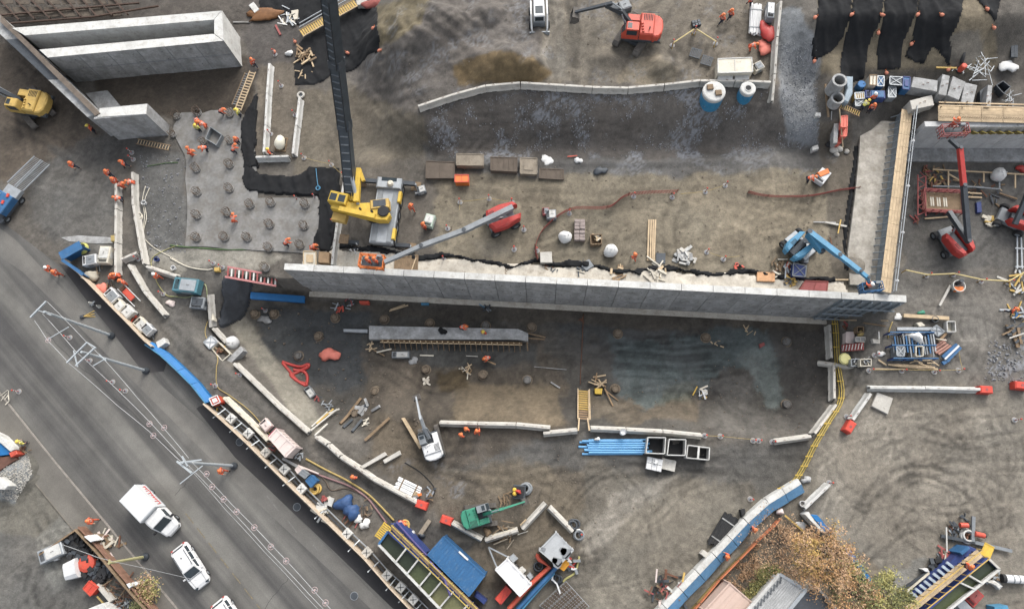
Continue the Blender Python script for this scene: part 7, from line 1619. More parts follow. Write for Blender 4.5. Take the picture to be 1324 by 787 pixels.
for k,(a,b_)in enumerate((((400,345),(530,335)),((630,215),(690,218)),((620,235),(690,238)),((780,215),(870,245)),((515,115),(590,158)),((540,225),(630,212)))):timber(q(1,5,*a),q(1,5,*b_),('long pale timber under the red boom lift','upper of two short timbers right of the red boom','lower of two short timbers right of the red boom','brown timber left of the cut off red lift','slanting brace timber behind the red frame','timber across the red frame deck end')[k],.16,.2,M_WOOD if k not in(3,)else M_WOODD)
for k,(a,b_)in enumerate((((440,95),(905,120)),((440,180),(700,185)),((520,100),(520,190)),((600,180),(780,195)),((700,105),(700,160)),((780,150),(780,195)),((860,120),(860,190)))):timber(q(1,5,*a),q(1,5,*b_),'%s footing form board below the abutment wall'%('longest','left lower','first upright','middle lower','second upright','third upright','last upright')[k],.14,.4,M_WOOD if k%2==0 else M_GREY)
heap(*q(1,5,465,150),'brown and yellow timber scraps behind the red frame','timber heap',M_WOODD,30,2.2,.3,1.0,.1,[M_WOODD,M_RUST,M_YELD,M_PLY]); heap(*q(1,5,700,205),'scattered timber scraps along the footing forms','timber heap',M_WOODD,22,3.0,.3,1.0,.09,[M_WOODD,M_WOOD,M_RUST,M_DSTEEL],.2)
bigbag(*q(1,5,775,122),'white bulk bag with dark hole below the abutment wall',1.45); cloth(*q(1,5,895,90),(.9,.9),'red bag at the right end of the abutment foot','red bag',M_RED,4,0,.6)
bx(1,5,[(663,262),(688,258),(692,312),(668,315)],.3,'narrow blue board on the ground right of the red boom','blue board',M_DBLUE); heap(*q(1,5,732,360),'cream broken blocks beside the cut off red lift','rubble heap',M_CREAM,12,.7,.3,.7,.2,[M_CREAM,M_YELD],.3,'rubble')
p=onground(G(*q(1,5,568,690),.6)); t=thing('concrete_bucket','orange and white round bucket at the end of a timber','concrete bucket',p); MB().lathe([(.35,0),(.6,.5),(.62,.9),(.56,.9),(.4,.3)],n=18).build('bucket_shell',M_BAND,t); MB().box((0,-.3,.5),(.9,.5,.3),0,.05).build('orange_chute',M_ORANGE,t); MB().tube((.1,.4,.1),(.1,.4,1.3),.2,8).build('hopper',M_DSTEEL,t)
timber(q(1,5,530,685),q(1,5,475,787),'long pale timber leaning from the orange bucket',.22,.3,M_CON)
for k,(a,b_)in enumerate((((870,430),(870,600)),((890,440),(895,600)),((860,590),(905,590)),((860,495),(905,498)))):timber(q(1,5,*a),q(1,5,*b_),'steel rail at the right edge, %s'%('outer long one','inner long one','lower cross piece','upper cross piece')[k],.14,.3,M_STEEL)
heap(*q(1,5,885,700),'heap of bent grey pipes and rubble at the right edge','pipe heap',M_CON,20,2.0,.5,1.6,.12,[M_CON,M_STEEL,M_YELD]); heap(*q(2,5,880,70),'mixed pipes and fittings at the right edge, lower','pipe heap',M_STEEL,22,1.4,.4,1.3,.1,[M_STEEL,M_DSTEEL,M_BLUE,M_YELD]); heap(*q(2,5,855,165),'dark planks thrown together at the right edge','plank heap',M_WOODD,10,1.0,.8,1.8,.16,[M_WOODD,M_DSTEEL]); timber(q(2,5,830,185),q(2,5,905,160),'pale board on the dark planks',.14,.5,M_CON)
# ---- storage area below the wall end
crate(2,5,[(0,155),(40,155),(40,210),(0,208)],.9,'pinkish box in the storage area beside the yellow rail','storage box',M_PINK,M_PINK,None,'lid')
heap(*zs(165,190),'red round caps left in the storage area','cap heap',M_TRED,8,.6,.2,.6,.14,[M_TRED,M_RUST]); crate(0,0,[(275,195),(335,195),(335,245),(275,245)],.8,'brown timber frame box in the storage area','wooden box',M_WOODD,M_PLY,zs,'open'); cloth(*zs(310,260),(.8,.6),'yellow white helmet shaped cover in the storage area','cover',M_CHY,5,0,.5)
crate(0,0,[(260,290),(350,292),(352,335),(262,332)],.6,'grey low box in the storage area','storage box',M_CONG,M_CON,zs,'lid'); bx(0,0,[(415,305),(490,315),(485,355),(425,345)],.3,'pale broken slab in the storage area','concrete slab',M_CON,zf=zs); timber(zs(474,240),zs(478,310),'thin pale post beside the broken slab',.1,.5,M_CONW)
A_,B_=G(*zs(130,395),.9),G(*zs(335,375),.9); o0=onground((A_+B_)/2); t=thing('hazard_sign','red and white striped panel in the storage area','hazard panel',o0); d,u,v=MB()._fr(A_,B_)
MB().bar(A_-o0,B_-o0,.75,.06).build('board',M_TRED,t)
for k in range(7):c=A_.lerp(B_,(k+.6)/7.2)-o0+Vector((0,0,.045)); MB().bar(c-u*.3-d*.06,c+u*.3+d*.06,.14,.02).build('stripe',M_BAND,t)
for c in(A_-o0,B_-o0):MB().tube(c,(c.x,c.y,0),.05,6).build('leg',M_GREY,t)
p=onground(G(*zs(155,495),.8)); t=thing('lamp_head','round pale yellow lamp beside the yellow pipe rail','lamp',p); MB().lathe([(.15,0),(.15,.5),(.5,.75),(.62,.95),(.5,1.15),(.15,1.2)],n=18).build('lamp_shade',mat('lamp_yellow',(240,232,150),.5,var=.06),t); MB().lathe([(.3,0),(.3,.1)],n=12).build('foot',M_GREY,t)
for(x0,x1,m_,lab)in((220,300,M_STEEL,'left mesh frame beside the lamp'),(305,405,M_CREAM,'right cream timber frame beside the lamp')):crate(0,0,[(x0,495),(x1,492),(x1,555),(x0,558)],.6,lab,'frame',m_,m_,zs,'open'); heap(*zs((x0+x1)/2,525),'loose bars inside the '+lab.split(' beside')[0],'bar heap',M_STEEL,8,.5,.3,.8,.05,[M_STEEL,M_CREAM])
cloth(*zs(495,445),(.7,.6),'white boot shaped bag beside a red post','white bag',M_BAG,3,.4,.4)
timber(zs(110,135),zs(560,140),'long thin batten along the foot of the wall end',.1,.4); timber(zs(330,160),zs(540,190),'brown batten behind the storage boxes',.14,.3,M_WOODD); timber(zs(700,92),zs(1120,118),'thick pale timber beam at the top of the storage area',.36,.4); timber(zs(640,215),zs(960,215),'upper round steel beam over the blue rack',.3,.7,M_STEEL); timber(zs(640,240),zs(930,232),'lower steel beam over the blue rack',.22,.6,M_GREY)
t=thing('steel_rack','blue steel stacking rack full of frames in the storage area','rack',onground(G(*zs(775,375),.8)),0)
for x in(-2.1,-.7,.7,2.1):
 for y in(-1.3,0,1.3):MB().box((x,y,0),(.12,.12,1.3)).build('upright',M_DBLUE,t)
for y in(-1.3,0,1.3):
 for z in(.2,1.25):MB().box((0,y,z),(4.3,.1,.12)).build('long_rail',M_BLUE,t)
for k in range(16):MB().box((-2.0+k*.27,random.uniform(-.3,.3),1.15+random.uniform(-.05,.1)),(.12,2.3*random.uniform(.5,1),.12)).build('stored_frame',random.choice([M_STEEL,M_GREY,M_BLUE,M_DSTEEL]),t)
cloth(*zs(812,300),(1.5,1.1),'white sack lying on the blue rack','white bag',M_BAG,7,0,2.4); crate(0,0,[(820,375),(885,375),(885,465),(820,465)],1.5,'white window like frame on the blue rack','frame',M_CREAM,M_CONW,zs,'open'); crate(0,0,[(640,375),(712,378),(710,465),(642,462)],1.3,'grey mesh frame at the rack left end','frame',M_GREY,M_STEEL,zs,'cross')
bx(0,0,[(910,298),(1000,300),(950,410),(905,405)],.8,'dark grey board right of the blue rack','board',M_DSTEEL,zf=zs); bundle(0,0,(995,425),(1110,345),1.1,4,.13,'dusky pink pipe stack right of the blue rack','pipe stack',mat('dusky_pink',(176,128,112),.7,var=.2),zf=zs)
for k,(a,b_)in enumerate((((1065,480),(1195,360)),((1095,515),(1225,385)),((1062,535),(1120,500)))):timber(zs(*a),zs(*b_),('upper','lower','short end')[k]+' blue beam of the blue pair at the storage corner',.34,.5,M_BLUE)
timber(zs(1085,495),zs(1215,370),'white rail between the blue beams',.16,.75,M_WHITE)
crate(0,0,[(950,220),(1010,180),(1085,240),(1020,285)],.8,'grey lattice frame above the rack','frame',M_STEEL,M_GREY,zs,'cross'); crate(0,0,[(1105,145),(1180,145),(1188,240),(1110,240)],.7,'white timber open frame at the upper right of the storage area','frame',M_CONW,M_CREAM,zs,'open'); bx(0,0,[(820,160),(870,150),(910,185),(850,195)],.7,'cream board above the steel beams','board',M_CREAM,zf=zs); p=onground(G(*zs(968,135))); t=thing('bucket','dark bucket beside the thick timber beam','bucket',p); MB().lathe([(.25,0),(.33,.6),(.28,.6),(.22,.08)],n=14).build('pail',M_DSTEEL,t); b=MB(); b.path([(-.32,0,.55),(-.2,.1,.7),(.2,.1,.7),(.32,0,.55)],.015,4); b.build('handle',M_STEEL,t)
timber(zs(1025,330),zs(1100,255),'brown short plank by the lattice frame',.22,.4,M_PLY); timber(zs(1000,305),zs(1100,320),'thin white batten by the lattice frame',.1,.6,M_CREAM); cloth(*zs(870,65),(.7,.5),'green cloth at the storage edge','green cloth',M_GREEN,2,0,.3); cloth(*zs(655,105),(.9,.6),'white blue sheet behind the storage area','white sheet',M_BAG,5,0,.3)
for k in range(7):timber(zs(560+k*18,545+k*3),zs(960+k*10-(k%3)*60,556+k*5),('topmost','second','third','fourth','fifth','sixth','lowest')[k]+' pale board in the timber stack along the tape',.16,.12+.05*(k%4))
for k in range(6):timber(zs(760+k*40,530-(k%2)*25),zs(840+k*38,505+(k%3)*25),('first','second','third','fourth','fifth','last')[k]+' short crossed batten on the timber stack, counting from the left',.1,.35)
timber(zs(470,500),zs(545,550),'slanting batten at the left end of the timber stack',.13,.2); timber(zs(440,583),zs(720,588),'thin pale pole along the storage tape',.1,.3); hose([zs(560,300),zs(570,230),zs(600,150)],'yellow black dotted rope in the storage area',M_CHY,.06,'rope','rope')
# yellow pipe rails down the pit edge
M_YELP=mat('muddy_yellow',(190,164,72),.6,var=.25,scale=3,dirt=.3)
YP=[(1079,412),(1081,430),(1083,470),(1088,514),(1070,547),(1053,576),(1040,602),(1026,623),(1010,631)]
for k,o_ in enumerate((-3,0,3)):
 W_=[G(a+o_,b_,.35+.25*(k==1))for a,b_ in spl(YP,4)]; o0=onground(W_[8]); b=MB(); b.path([w-o0 for w in W_],.06,6); o=tag(b.build('pipe_rail',M_YELP,None,o0),('left','middle raised','right')[k]+' pipe of the yellow triple rail along the pit edge','pipe rail')
 if k==1:
  for w in W_[::2]:MB().tube(w-o0,(w.x-o0.x,w.y-o0.y,-.1),.06,6).build('rail_post',M_YELD,o); MB().bar(w-o0+Vector((-.35,0,-.05)),w-o0+Vector((.35,0,-.05)),.07,.07).build('cross_tie',M_YEL,o)
# ---- pit
timber(q(2,2,250,47),q(2,2,345,18),'upper of two crossed laths under the wall',.13,.1); timber(q(2,2,255,40),q(2,2,330,14),'second lath beside the first under the wall',.1,.1); timber(q(2,2,185,257),q(2,2,260,240),'white lath left of the pit pump',.14,.2,M_CREAM); timber(q(2,2,170,245),q(2,2,225,275),'brown lath crossing the white lath',.12,.15,M_WOODD); timber(q(2,2,405,272),q(2,2,475,274),'lone white lath right of the pit pump',.14,.1,M_CREAM)
machine_box(*q(2,2,305,268),0.02,(1.9,.7,.7),'grey pit pump with pale housings below the strip footing','pump',M_GREY,m2=M_CONW); heap(*q(2,2,160,232),'few pale timber offcuts near the channel beam','timber heap',M_WOOD,8,.6,.3,.9,.07); cloth(*q(2,2,520,150),(.9,.8),'black cloth on the strip footing','black cloth',M_MEMB,3,0,2.3); cloth(*q(2,2,372,300),(1.0,.8),'grey mud lump below the pit pump','mud lump',M_CONG,6,0,.3)
bx(2,2,[(95,-5),(145,-5),(145,12),(98,10)],.5,'orange crate close under the wall','orange crate',M_ORG); bx(2,2,[(410,5),(450,5),(450,16),(412,16)],.3,'pale blue board close under the wall','blue board',M_SKY); heap(*q(2,2,742,32),'blue grey scraps under the wall','scrap heap',M_SKY,10,.6,.3,.8,.09,[M_SKY,M_DSTEEL,M_GREY]); heap(*q(2,2,40,10),'dark hoses and red bits under the wall left','scrap heap',M_DSTEEL,14,.9,.3,.9,.07,[M_DSTEEL,M_TRED,M_STEEL]); timber(q(2,2,640,275),q(2,2,700,278),'thin pale lath in the muddy pit',.08,.1,M_CON); timber(q(2,2,722,290),q(2,2,790,318),'brown plank held by the pit worker',.15,.4,M_PLY)
heap(*q(2,2,650,345),'pale broken timber near the brown pool','timber heap',M_WOOD,14,1.1,.3,1.0,.07,[M_WOOD,M_WOODD,M_CREAM]); heap(*q(2,2,440,400),'pale clay lump in the brown mud','clay heap',M_DUST,7,.5,.2,.5,.16)
for k,(a,b_,m_)in enumerate((((0,620),(60,555),M_WOODD),((40,575),(105,490),M_WOODD),((125,705),(250,590),M_WOODD),((60,660),(110,600),M_DSTEEL),((15,640),(60,600),M_DSTEEL),((160,555),(200,530),M_CONG))):timber(q(2,2,*a),q(2,2,*b_),('left end','upper','lower right','inner','innermost','short grey')[k]+' log of the small trench shoring',.26,.25,m_)
heap(*q(2,2,135,615),'pale broken planks in the small trench','plank heap',M_CREAM,9,.6,.3,.9,.1,[M_CREAM,M_STEEL]); heap(*q(2,2,120,545),'dark blocks in the small trench','block heap',M_DSTEEL,9,.8,.4,.9,.25,[M_DSTEEL,M_CONG])
# stair at the pit edge
A_,B_=G(*q(2,3,370,450),.5),G(*q(2,3,371,600),.3); o0=onground((A_+B_)/2); t=thing('timber_stair','timber stair with side rails leading down into the pit','stair',o0); d,u,v=MB()._fr(A_,B_)
for s_ in(-.55,.55):MB().bar(A_-o0+u*s_,B_-o0+u*s_,.1,.22).build('stringer',M_WOOD,t); MB().bar(A_-o0+u*s_*1.1+Vector((0,0,1)),B_-o0+u*s_*1.1+Vector((0,0,1)),.08,.08).build('handrail',M_WOOD,t)
for k in range(13):c=A_.lerp(B_,(k+.5)/13)-o0; MB().bar(c-u*.52+Vector((0,0,.08)),c+u*.52+Vector((0,0,.08)),.15,.05).build('tread',M_YELD if k<9 else M_PLY,t)
for s_,lab in((345,'left'),(402,'right')):timber(q(2,3,350 if s_<360 else 392,590),q(2,3,s_,655),lab+' timber edge board at the stair head',.14,.7)
heap(*q(2,3,365,90),'thin red marker at the wall foot','marker heap',M_RUST,4,.3,.3,.7,.06); hose([q(2,3,372,60),q(2,3,365,200),q(2,3,358,330),q(2,3,355,420)],'thin rusty red line running across the pit to the stair',M_RUST,.04,'string_line','string line')
t=heap(*q(2,3,455,410),'collapsed timber trestle beside a pile head in the pit','timber trestle',M_PLY,10,.9,.6,1.6,.09,[M_PLY,M_WOOD]); bx(2,3,[(428,440),(468,440),(465,470),(430,468)],.5,'yellow tool box under the timber trestle','tool box',M_YEL); timber(q(2,3,480,440),q(2,3,522,530),'longer leg fallen below the trestle',.13,.2,M_PLY); timber(q(2,3,490,455),q(2,3,548,502),'shorter leg fallen below the trestle',.1,.2,M_PLY); timber(q(2,3,205,408),q(2,3,252,438),'pale pipe lying in the brown mud',.16,.1,M_CONG); timber(q(2,3,120,330),q(2,3,285,345),'thin grey bar in the dark mud',.06,.1,M_CONG)
for a,b_,lab in(((82,170),(88,250),'upright cross timber at the footing end'),((90,160),(178,182),'upper timber at the footing end'),((92,185),(175,192),'lower timber at the footing end')):timber(q(2,3,*a),q(2,3,*b_),lab,.14,.5,M_WOODD)
heap(*q(2,4,110,465),'white and yellow tools beside a pile in the green mud','tool heap',M_CREAM,14,.65,.3,1.0,.08,[M_CREAM,M_YELD,M_DSTEEL,M_WHITE]); timber(q(2,4,85,430),q(2,4,62,475),'yellow rod beside the tool heap',.1,.2,M_YEL); heap(*q(2,4,345,140),'pale laths scattered on the green mud','lath heap',M_WOOD,6,.9,.3,.9,.06,None,.12); bx(2,4,[(400,215),(425,205),(430,220),(405,235)],.2,'small red box on the green mud','red box',M_TRED); heap(*q(2,4,180,205),'tiny pale timber bits on the green mud','lath heap',M_WOOD,5,.8,.2,.5,.06,None,.12)
heap(*q(2,1,860,30),'few pipes at the pit corner under the wall','pipe heap',M_STEEL,7,.7,.5,1.2,.09,[M_STEEL,M_ORG]); cloth(*q(2,1,480,90),(1.4,1.0),'grey mud heap below the pile heads','mud lump',M_CONG,8,0,.4)
t=bundle(2,3,(378,738),(685,738),1.55,7,.11,'bright blue plastic pipes bundled on the ground','pipe bundle',M_PIPEB,layers=2,jit=.7)
cloth(*q(2,3,442,698),(.5,.4),'small white cloth on the blue pipes','white cloth',M_BAG,2,0,1.0); p=onground(G(*q(2,3,573,662),1.0)); t=thing('valve','white valve fitting hanging over the barrier above the blue pipes','valve',p); MB().lathe([(.25,0),(.3,.5),(.15,.6),(.15,.95),(.3,1.0)],n=12).build('valve_body',M_WHITE,t); b=MB(); b.ring((0,0,1.1),.28,.04,14,5); b.build('handwheel',M_STEEL,t)
for quad,lab,f in(([(700,688),(790,690),(785,772),(690,768)],'left one of three square concrete culvert frames',3),([(808,698),(893,700),(890,780),(798,778)],'middle one of three square concrete culvert frames',3)):
 crate(2,f,quad,1.3,lab,'culvert frame',M_CONW,M_BLACK,None,'open')
crate(2,4,[(38,728),(148,742),(145,803),(30,792)],1.2,'right one of three concrete culvert frames, with a middle wall','culvert frame',M_CONW,M_BLACK,None,'open'); timber(q(2,4,93,735),q(2,4,88,797),'middle wall of the right culvert frame',.18,1.15,M_CONW)
def coil(p_,label,m,R=.5,n=4,name='hose_coil',cat='hose coil',r=.11):
 p=onground(G(*p_)); rd=random.Random(int(p_[0])); b=MB()
 for k in range(n):b.ring((rd.uniform(-.15,.15),rd.uniform(-.15,.15),r+.14*k),R*rd.uniform(.85,1.1),r,18,6)
 return tag(b.build(name,m,None,p,sm=True),label,cat)
for k,pts in enumerate(([(570,305),(620,322),(665,330),(700,318),(702,332),(660,350),(625,345)],[(572,312),(605,350),(645,400),(690,428)],[(700,330),(640,362),(612,372),(650,405),(688,415)],[(692,428),(698,385),(680,355),(625,345)])):hose([q(2,1,*p)for p in pts],('upper','left outer','crossing','right outer')[k]+' loop of the bright red hose in the pit corner',M_RED,.17,'red_hose')
cloth(*q(2,1,812,268),(2.0,1.5),'salmon pink sheet covering something in the pit corner','sheet',mat('salmon_sheet',(238,128,108),.7),21,.1,.8)
machine_box(*q(2,1,708,458),-.9,(1.3,.7,.7),'grey pump with white lid at the red hose end','pump',M_GREY,m2=M_CONW); heap(*q(2,1,750,495),'dark reel and cables below the red hose pump','cable heap',M_DSTEEL,12,.6,.3,.8,.08,[M_DSTEEL,M_TRED]); heap(*q(2,1,800,540),'grey wire bits by the timber gate','wire heap',M_STEEL,12,.8,.3,.8,.05)
# gate frame of timber
for k,(a,b_)in enumerate((((720,635),(800,560)),((715,655),(850,545)),((745,620),(830,545)),((800,570),(860,545)),((735,680),(800,620)))):timber(q(2,1,*a),q(2,1,*b_),('upper','lower','middle','short top','bottom')[k]+' pale timber of the gate frame by the bank',.16,.7+.05*k,M_CON if k!=2 else M_YELD)
crate(2,1,[(170,205),(208,172),(240,205),(200,240)],.9,'white hard case beside the grey beam','hard case',M_WHITE,M_STEEL,None,'cross'); crate(2,1,[(212,240),(245,205),(305,265),(265,300)],.7,'open crate with yellow tools beside the grey beam','tool crate',M_CREAM,M_WOODD,None,'open'); heap(*q(2,1,258,252),'yellow and brown tools in the open crate','tool heap',M_YELD,12,.5,.3,.7,.07,[M_YELD,M_WOODD,M_RUST],.6); bigbag(*q(2,1,315,210),'large round white bag between barrier and grey beam',1.5,M_WHITE); bx(2,1,[(180,0),(200,0),(225,95),(200,95)],.5,'slim cream board along the upright barrier','board',M_CREAM)
crate(2,1,[(198,492),(238,475),(255,510),(215,528)],1.2,'orange and white box at the hoarding corner','control box',M_ORG,M_WHITE,None,'panel'); heap(*q(2,1,250,515),'dark cables beside the orange white box','cable heap',M_DSTEEL,12,.7,.3,.9,.07,[M_DSTEEL,M_YELD])
p_=q(2,1,482,625); machine_box(*p_,-.8,(1.1,.9,.8),'small pinkish machine beside the yellow hose','machine',M_PINK,m2=M_PINK)
# ---- containers, cabins and settling tanks
def container(quad,up,label,cat,m,zf,roof=None,ribs=12,name=None,endm=None,z0=None):
 c4=[zf(*p)for p in quad]; o0,pts=topquad(c4,up); t=thing(name or cat.replace(' ','_'),label,cat,o0); V=[Vector((x,y,0))for x,y in pts]; roof=roof or m
 MB().prism([tuple((v*.985)[:2])for v in V],.12,up-.03).build('walls',m,t)
 for i in range(4):
  MB().bar(V[i]*.985+Vector((0,0,.06)),V[i]*.985+Vector((0,0,up+.02)),.16,.16).build('corner_post',m,t); MB().bar(V[i]+Vector((0,0,up)),V[(i+1)%4]+Vector((0,0,up)),.12,.1).build('top_rail',m,t)
 for k in range(ribs):a=V[0].lerp(V[1],(k+.5)/ribs); b_=V[3].lerp(V[2],(k+.5)/ribs); MB().bar(a.lerp(b_,.04)+Vector((0,0,up-.01)),a.lerp(b_,.96)+Vector((0,0,up-.01)),(V[1]-V[0]).length/ribs*.55,.05).build('roof_rib',roof,t)
 for s_ in(0,1):
  a,b_=(V[0],V[1])if s_==0 else(V[3],V[2]); w=MB()
  for k in range(ribs*2):c=a.lerp(b_,(k+.5)/(ribs*2)); w.bar(c+Vector((0,0,.2)),c+Vector((0,0,up-.15)),.1,.06)
  w.build('side_corrugation',m,t)
 e=V[1].lerp(V[2],.5); MB().bar(V[1].lerp(V[2],.1)*1.0+Vector((0,0,up*.5)),V[1].lerp(V[2],.9)+Vector((0,0,up*.5)),.05,up*.8).build('door',endm or m,t)
 return t,V
t,V=container([(525,420),(735,615),(655,720),(445,510)],2.6,'blue shipping container with streaked ribbed roof beside the settling tank','container',mat('container_blue',(46,104,158),.5,var=.2,scale=.8,dirt=.25,dirtrgb=(120,140,156),streak=(1,1,1)),lambda x,y:q(3,2,x,y),ribs=16)
MB().bar(V[0].lerp(V[1],.38)+Vector((0,0,2.66)),V[0].lerp(V[1],.6)+Vector((0,0,2.66)),.16,.08).build('white_strip',M_WHITE,t)
bx(3,2,[(690,700),(745,745),(730,765),(680,722)],1.2,'blue tarpaulin covered box at the container end','covered box',M_DBLUE,ch=.1)
t,V=container([(320,415),(498,605),(415,690),(235,495)],2.4,'clean white site trailer with a triangular drawbar','site trailer',M_WHITE,z3,ribs=3)
for a in(V[0],V[3]):MB().bar(a+Vector((0,0,.5)),(V[0]+V[3])/2*1.0+((V[0]+V[3])/2-(V[1]+V[2])/2).normalized()*1.9+Vector((0,0,.5)),.12,.12).build('drawbar',M_STEEL,t)
for s_ in(.35,.5):
 for a,b_ in((V[0],V[1]),(V[3],V[2])):w_=a.lerp(b_,s_); wheel(t,(w_.x,w_.y,.35),.35,.2,None,math.atan2((V[1]-V[0]).y,(V[1]-V[0]).x))
for k,quad in enumerate(([(330,405),(365,380),(400,415),(365,445)],[(405,490),(430,475),(460,505),(435,530)],[(465,540),(490,515),(515,550),(495,575)])):bx(0,0,quad,1.0,('upper','middle','lower')[k]+' grey cabinet standing along the white trailer','cabinet',M_STEEL if k!=1 else M_CONW,zf=z3)
t,V=container([(685,220),(810,350),(700,470),(560,350)],2.3,'grey roofed cabin with dark wet patches near the rebar mats','cabin',mat('grey_roof',(176,180,182),.6,var=.1,scale=.8,dirt=.1),z3,ribs=2)
M_WET=mat('wet_patch',(128,132,136),.6,var=.2)
for px_,py_,s_ in((755,370,.5),(735,355,.35),(690,440,.5),(675,425,.25),(590,345,.22)):
 o0=t.location; a=P(*z3(px_,py_),o0.z+2.345); b=MB(); b.prism([(a.x-o0.x+s_*math.cos(k*.7)*(1+.25*math.sin(k*2.3)),a.y-o0.y+s_*math.sin(k*.7)*(1+.25*math.cos(k*1.7)))for k in range(9)],2.335,2.35); b.build('wet_patch',M_WET,t)
bx(0,0,[(685,215),(700,235),(650,290),(635,268)],1.5,'small dark side unit at the cabin corner','side unit',M_STEEL,zf=z3)
crate(0,0,[(745,415),(780,452),(740,502),(692,465)],1.1,'bright orange box beside the grey roofed cabin','orange box',mat('bright_orange',(246,168,40),.5,var=.08,scale=2),None,z3,'lid'); heap(*z3(800,470),'white bags and dark fittings beside the orange box','fittings heap',M_WHITE,14,.9,.3,.8,.12,[M_WHITE,M_DSTEEL,M_GREY,M_RED]); hose([z3(855,395),z3(845,450),z3(820,520),z3(760,560),z3(735,585)],'yellow green hose beside the rebar mats',mat('yellow_green_hose',(176,170,104),.6),.1)
for(x,y),lab in(((850,240),'grey reel beside the descending barrier end'),((815,155),'dark tyre above the descending barrier'),((560,460),'dark reel behind the orange red rail'),((690,560),'dark drum at the blue rail end')):coil(z3(x,y),lab,M_GREY if 'grey' in lab else M_DSTEEL,.38,3,'reel','reel',.09)
cloth(*z3(848,203),(.5,.5),'small white bag above the grey reel','white bag',M_BAG,3,0,.5)
crate(0,0,[(310,615),(352,655),(340,670),(270,755),(228,712)],1.3,'red plant box below the white trailer','plant box',M_BRED,M_RED,z3,'lid')
def rail_run(pts,zf,up,label,m,r=.16,legs=True,name='guard_rail',n=2):
 W_=[P(*zf(*p),up)for p in pts]; o0=Vector((W_[0].x,W_[0].y,0)); t=thing(name,label,'rail',o0)
 for k in range(n):MB().path([w-o0-Vector((0,0,.45*k))for w in W_],r,6).build('rail',m,t)
 for a,c in zip(W_[:-1],W_[1:]):
  for k in range(max(2,int((c-a).length/1.5))):w=a.lerp(c,k/max(2,int((c-a).length/1.5)))-o0; MB().tube((w.x,w.y,0),(w.x,w.y,up),.06,6).build('rail_post',m,t)
 return t
rail_run([(540,385),(560,420),(635,475),(500,600),(330,790)],z3,1.2,'thick orange red rail bending round the white trailer',mat('orange_red_rail',(206,84,60),.6,var=.2,scale=2),.2); rail_run([(690,470),(640,530),(480,700),(395,790)],z3,1.1,'upper blue sheeted rail below the orange red one',M_BLUE,.2); rail_run([(670,520),(560,640),(430,790)],z3,.9,'lower light blue rail below the dark blue one',M_SKY,.1)
for a,b_,k in(((650,560),(690,600),0),((690,600),(715,672),1),((655,575),(660,525),2)):timber(z3(*a),z3(*b_),('upper','longer lower','short upright')[k]+' white tube of the frame at the blue rail end',.14,.7,M_WHITE)
# rebar mats
org_=onground(G(*z3(760,700))); t=thing('rebar_mats','stack of steel reinforcement mats beside the lower cabins','rebar mats',org_)
cs=[G(*z3(755,580),.25)-org_,G(*z3(930,770),.25)-org_,G(*z3(780,900),.25)-org_,G(*z3(560,760),.25)-org_]
for k in range(17):a=cs[0].lerp(cs[1],k/16); c=cs[3].lerp(cs[2],k/16); MB().bar(a+Vector((0,0,.1)),c+Vector((0,0,.1)),.09,.09).build('cross_bar',M_CONB if k%4==0 else M_REBAR,t)
for k in range(11):a=cs[0].lerp(cs[3],k/10); c=cs[1].lerp(cs[2],k/10); MB().bar(a,c,.07,.07).build('long_bar',M_STEEL,t)
# pink cabin
t,V=container([(545,248),(682,380),(612,450),(490,310)],2.0,'faded pink roofed cabin with crimson end by the yellow hose','cabin',M_PINK,z7,ribs=3); bx(0,0,[(482,300),(540,240),(549,250),(492,312)],1.95,'crimson panel at the pink cabin end','panel',mat('crimson',(196,60,92),.6,var=.15),zf=z7)
for quad,m_,lab,nm in(([(680,540),(705,515),(730,540),(700,570)],M_PINK,'pinkish lid box left of the grey one in the works strip','box'),([(705,570),(735,540),(778,575),(750,605)],M_GREY,'grey lid box in the works strip','box'),([(755,620),(800,580),(838,620),(795,670)],M_BLUE,'blue tarpaulin covered box in the works strip','covered box')):crate(0,0,quad,1.0,lab,nm,m_,None,z7,'lid')
coil(z7(832,678),'orange yellow ring below the blue covered box',M_YELD,.38,3); cloth(*z8b(185,212),(1.7,1.5),'upper left of two dark blue tarpaulin heaps','tarpaulin',mat('blue_tarpaulin',(48,82,132),.6,var=.3,scale=1.5,bump=.7,bscale=4),31,.3,1.1); cloth(*z8b(228,255),(1.7,1.5),'lower right of two dark blue tarpaulin heaps','tarpaulin',mat('blue_tarpaulin',(40,72,132)),33,.9,1.2)
cloth(*z8b(267,296),(.9,.8),'small white bag below the blue tarpaulins, upper','white bag',M_BAG,5,0,.6); cloth(*z8b(302,325),(1.0,.9),'small white bag below the blue tarpaulins, lower','white bag',M_BAG,6,0,.7); heap(*z8b(80,242),'cream heap of bags on the hoarding braces','bag heap',M_CREAM,14,1.0,.4,.9,.25,[M_CREAM,M_CONW],.7); heap(*z8b(300,270),'pipes and fittings behind the white bags','fittings heap',M_WOODD,18,1.2,.3,1.0,.07,[M_WOODD,M_DSTEEL,M_REBAR]); heap(*z8b(230,310),'red brown scrap along the braces','scrap heap',M_TRED,12,1.2,.3,.8,.07,[M_TRED,M_RUST,M_DSTEEL]); heap(*z8b(80,185),'red bags beside the orange ring','bag heap',M_TRED,6,.4,.3,.5,.15); heap(*z7(715,440),'small white fittings below the pink cabin','fittings heap',M_STEEL,8,.6,.2,.6,.07); heap(*z7(540,390),'rust red bits beside the pink cabin','scrap heap',M_TRED,12,1.2,.3,.9,.08,[M_TRED,M_RUST,M_DSTEEL])
timber(z7(590,460),z7(700,520),'long grey beam below the pink cabin',.24,.4,M_CONG); timber(z7(700,510),z7(850,570),'dusky pink timber behind the boxes',.14,.3,M_PINK)
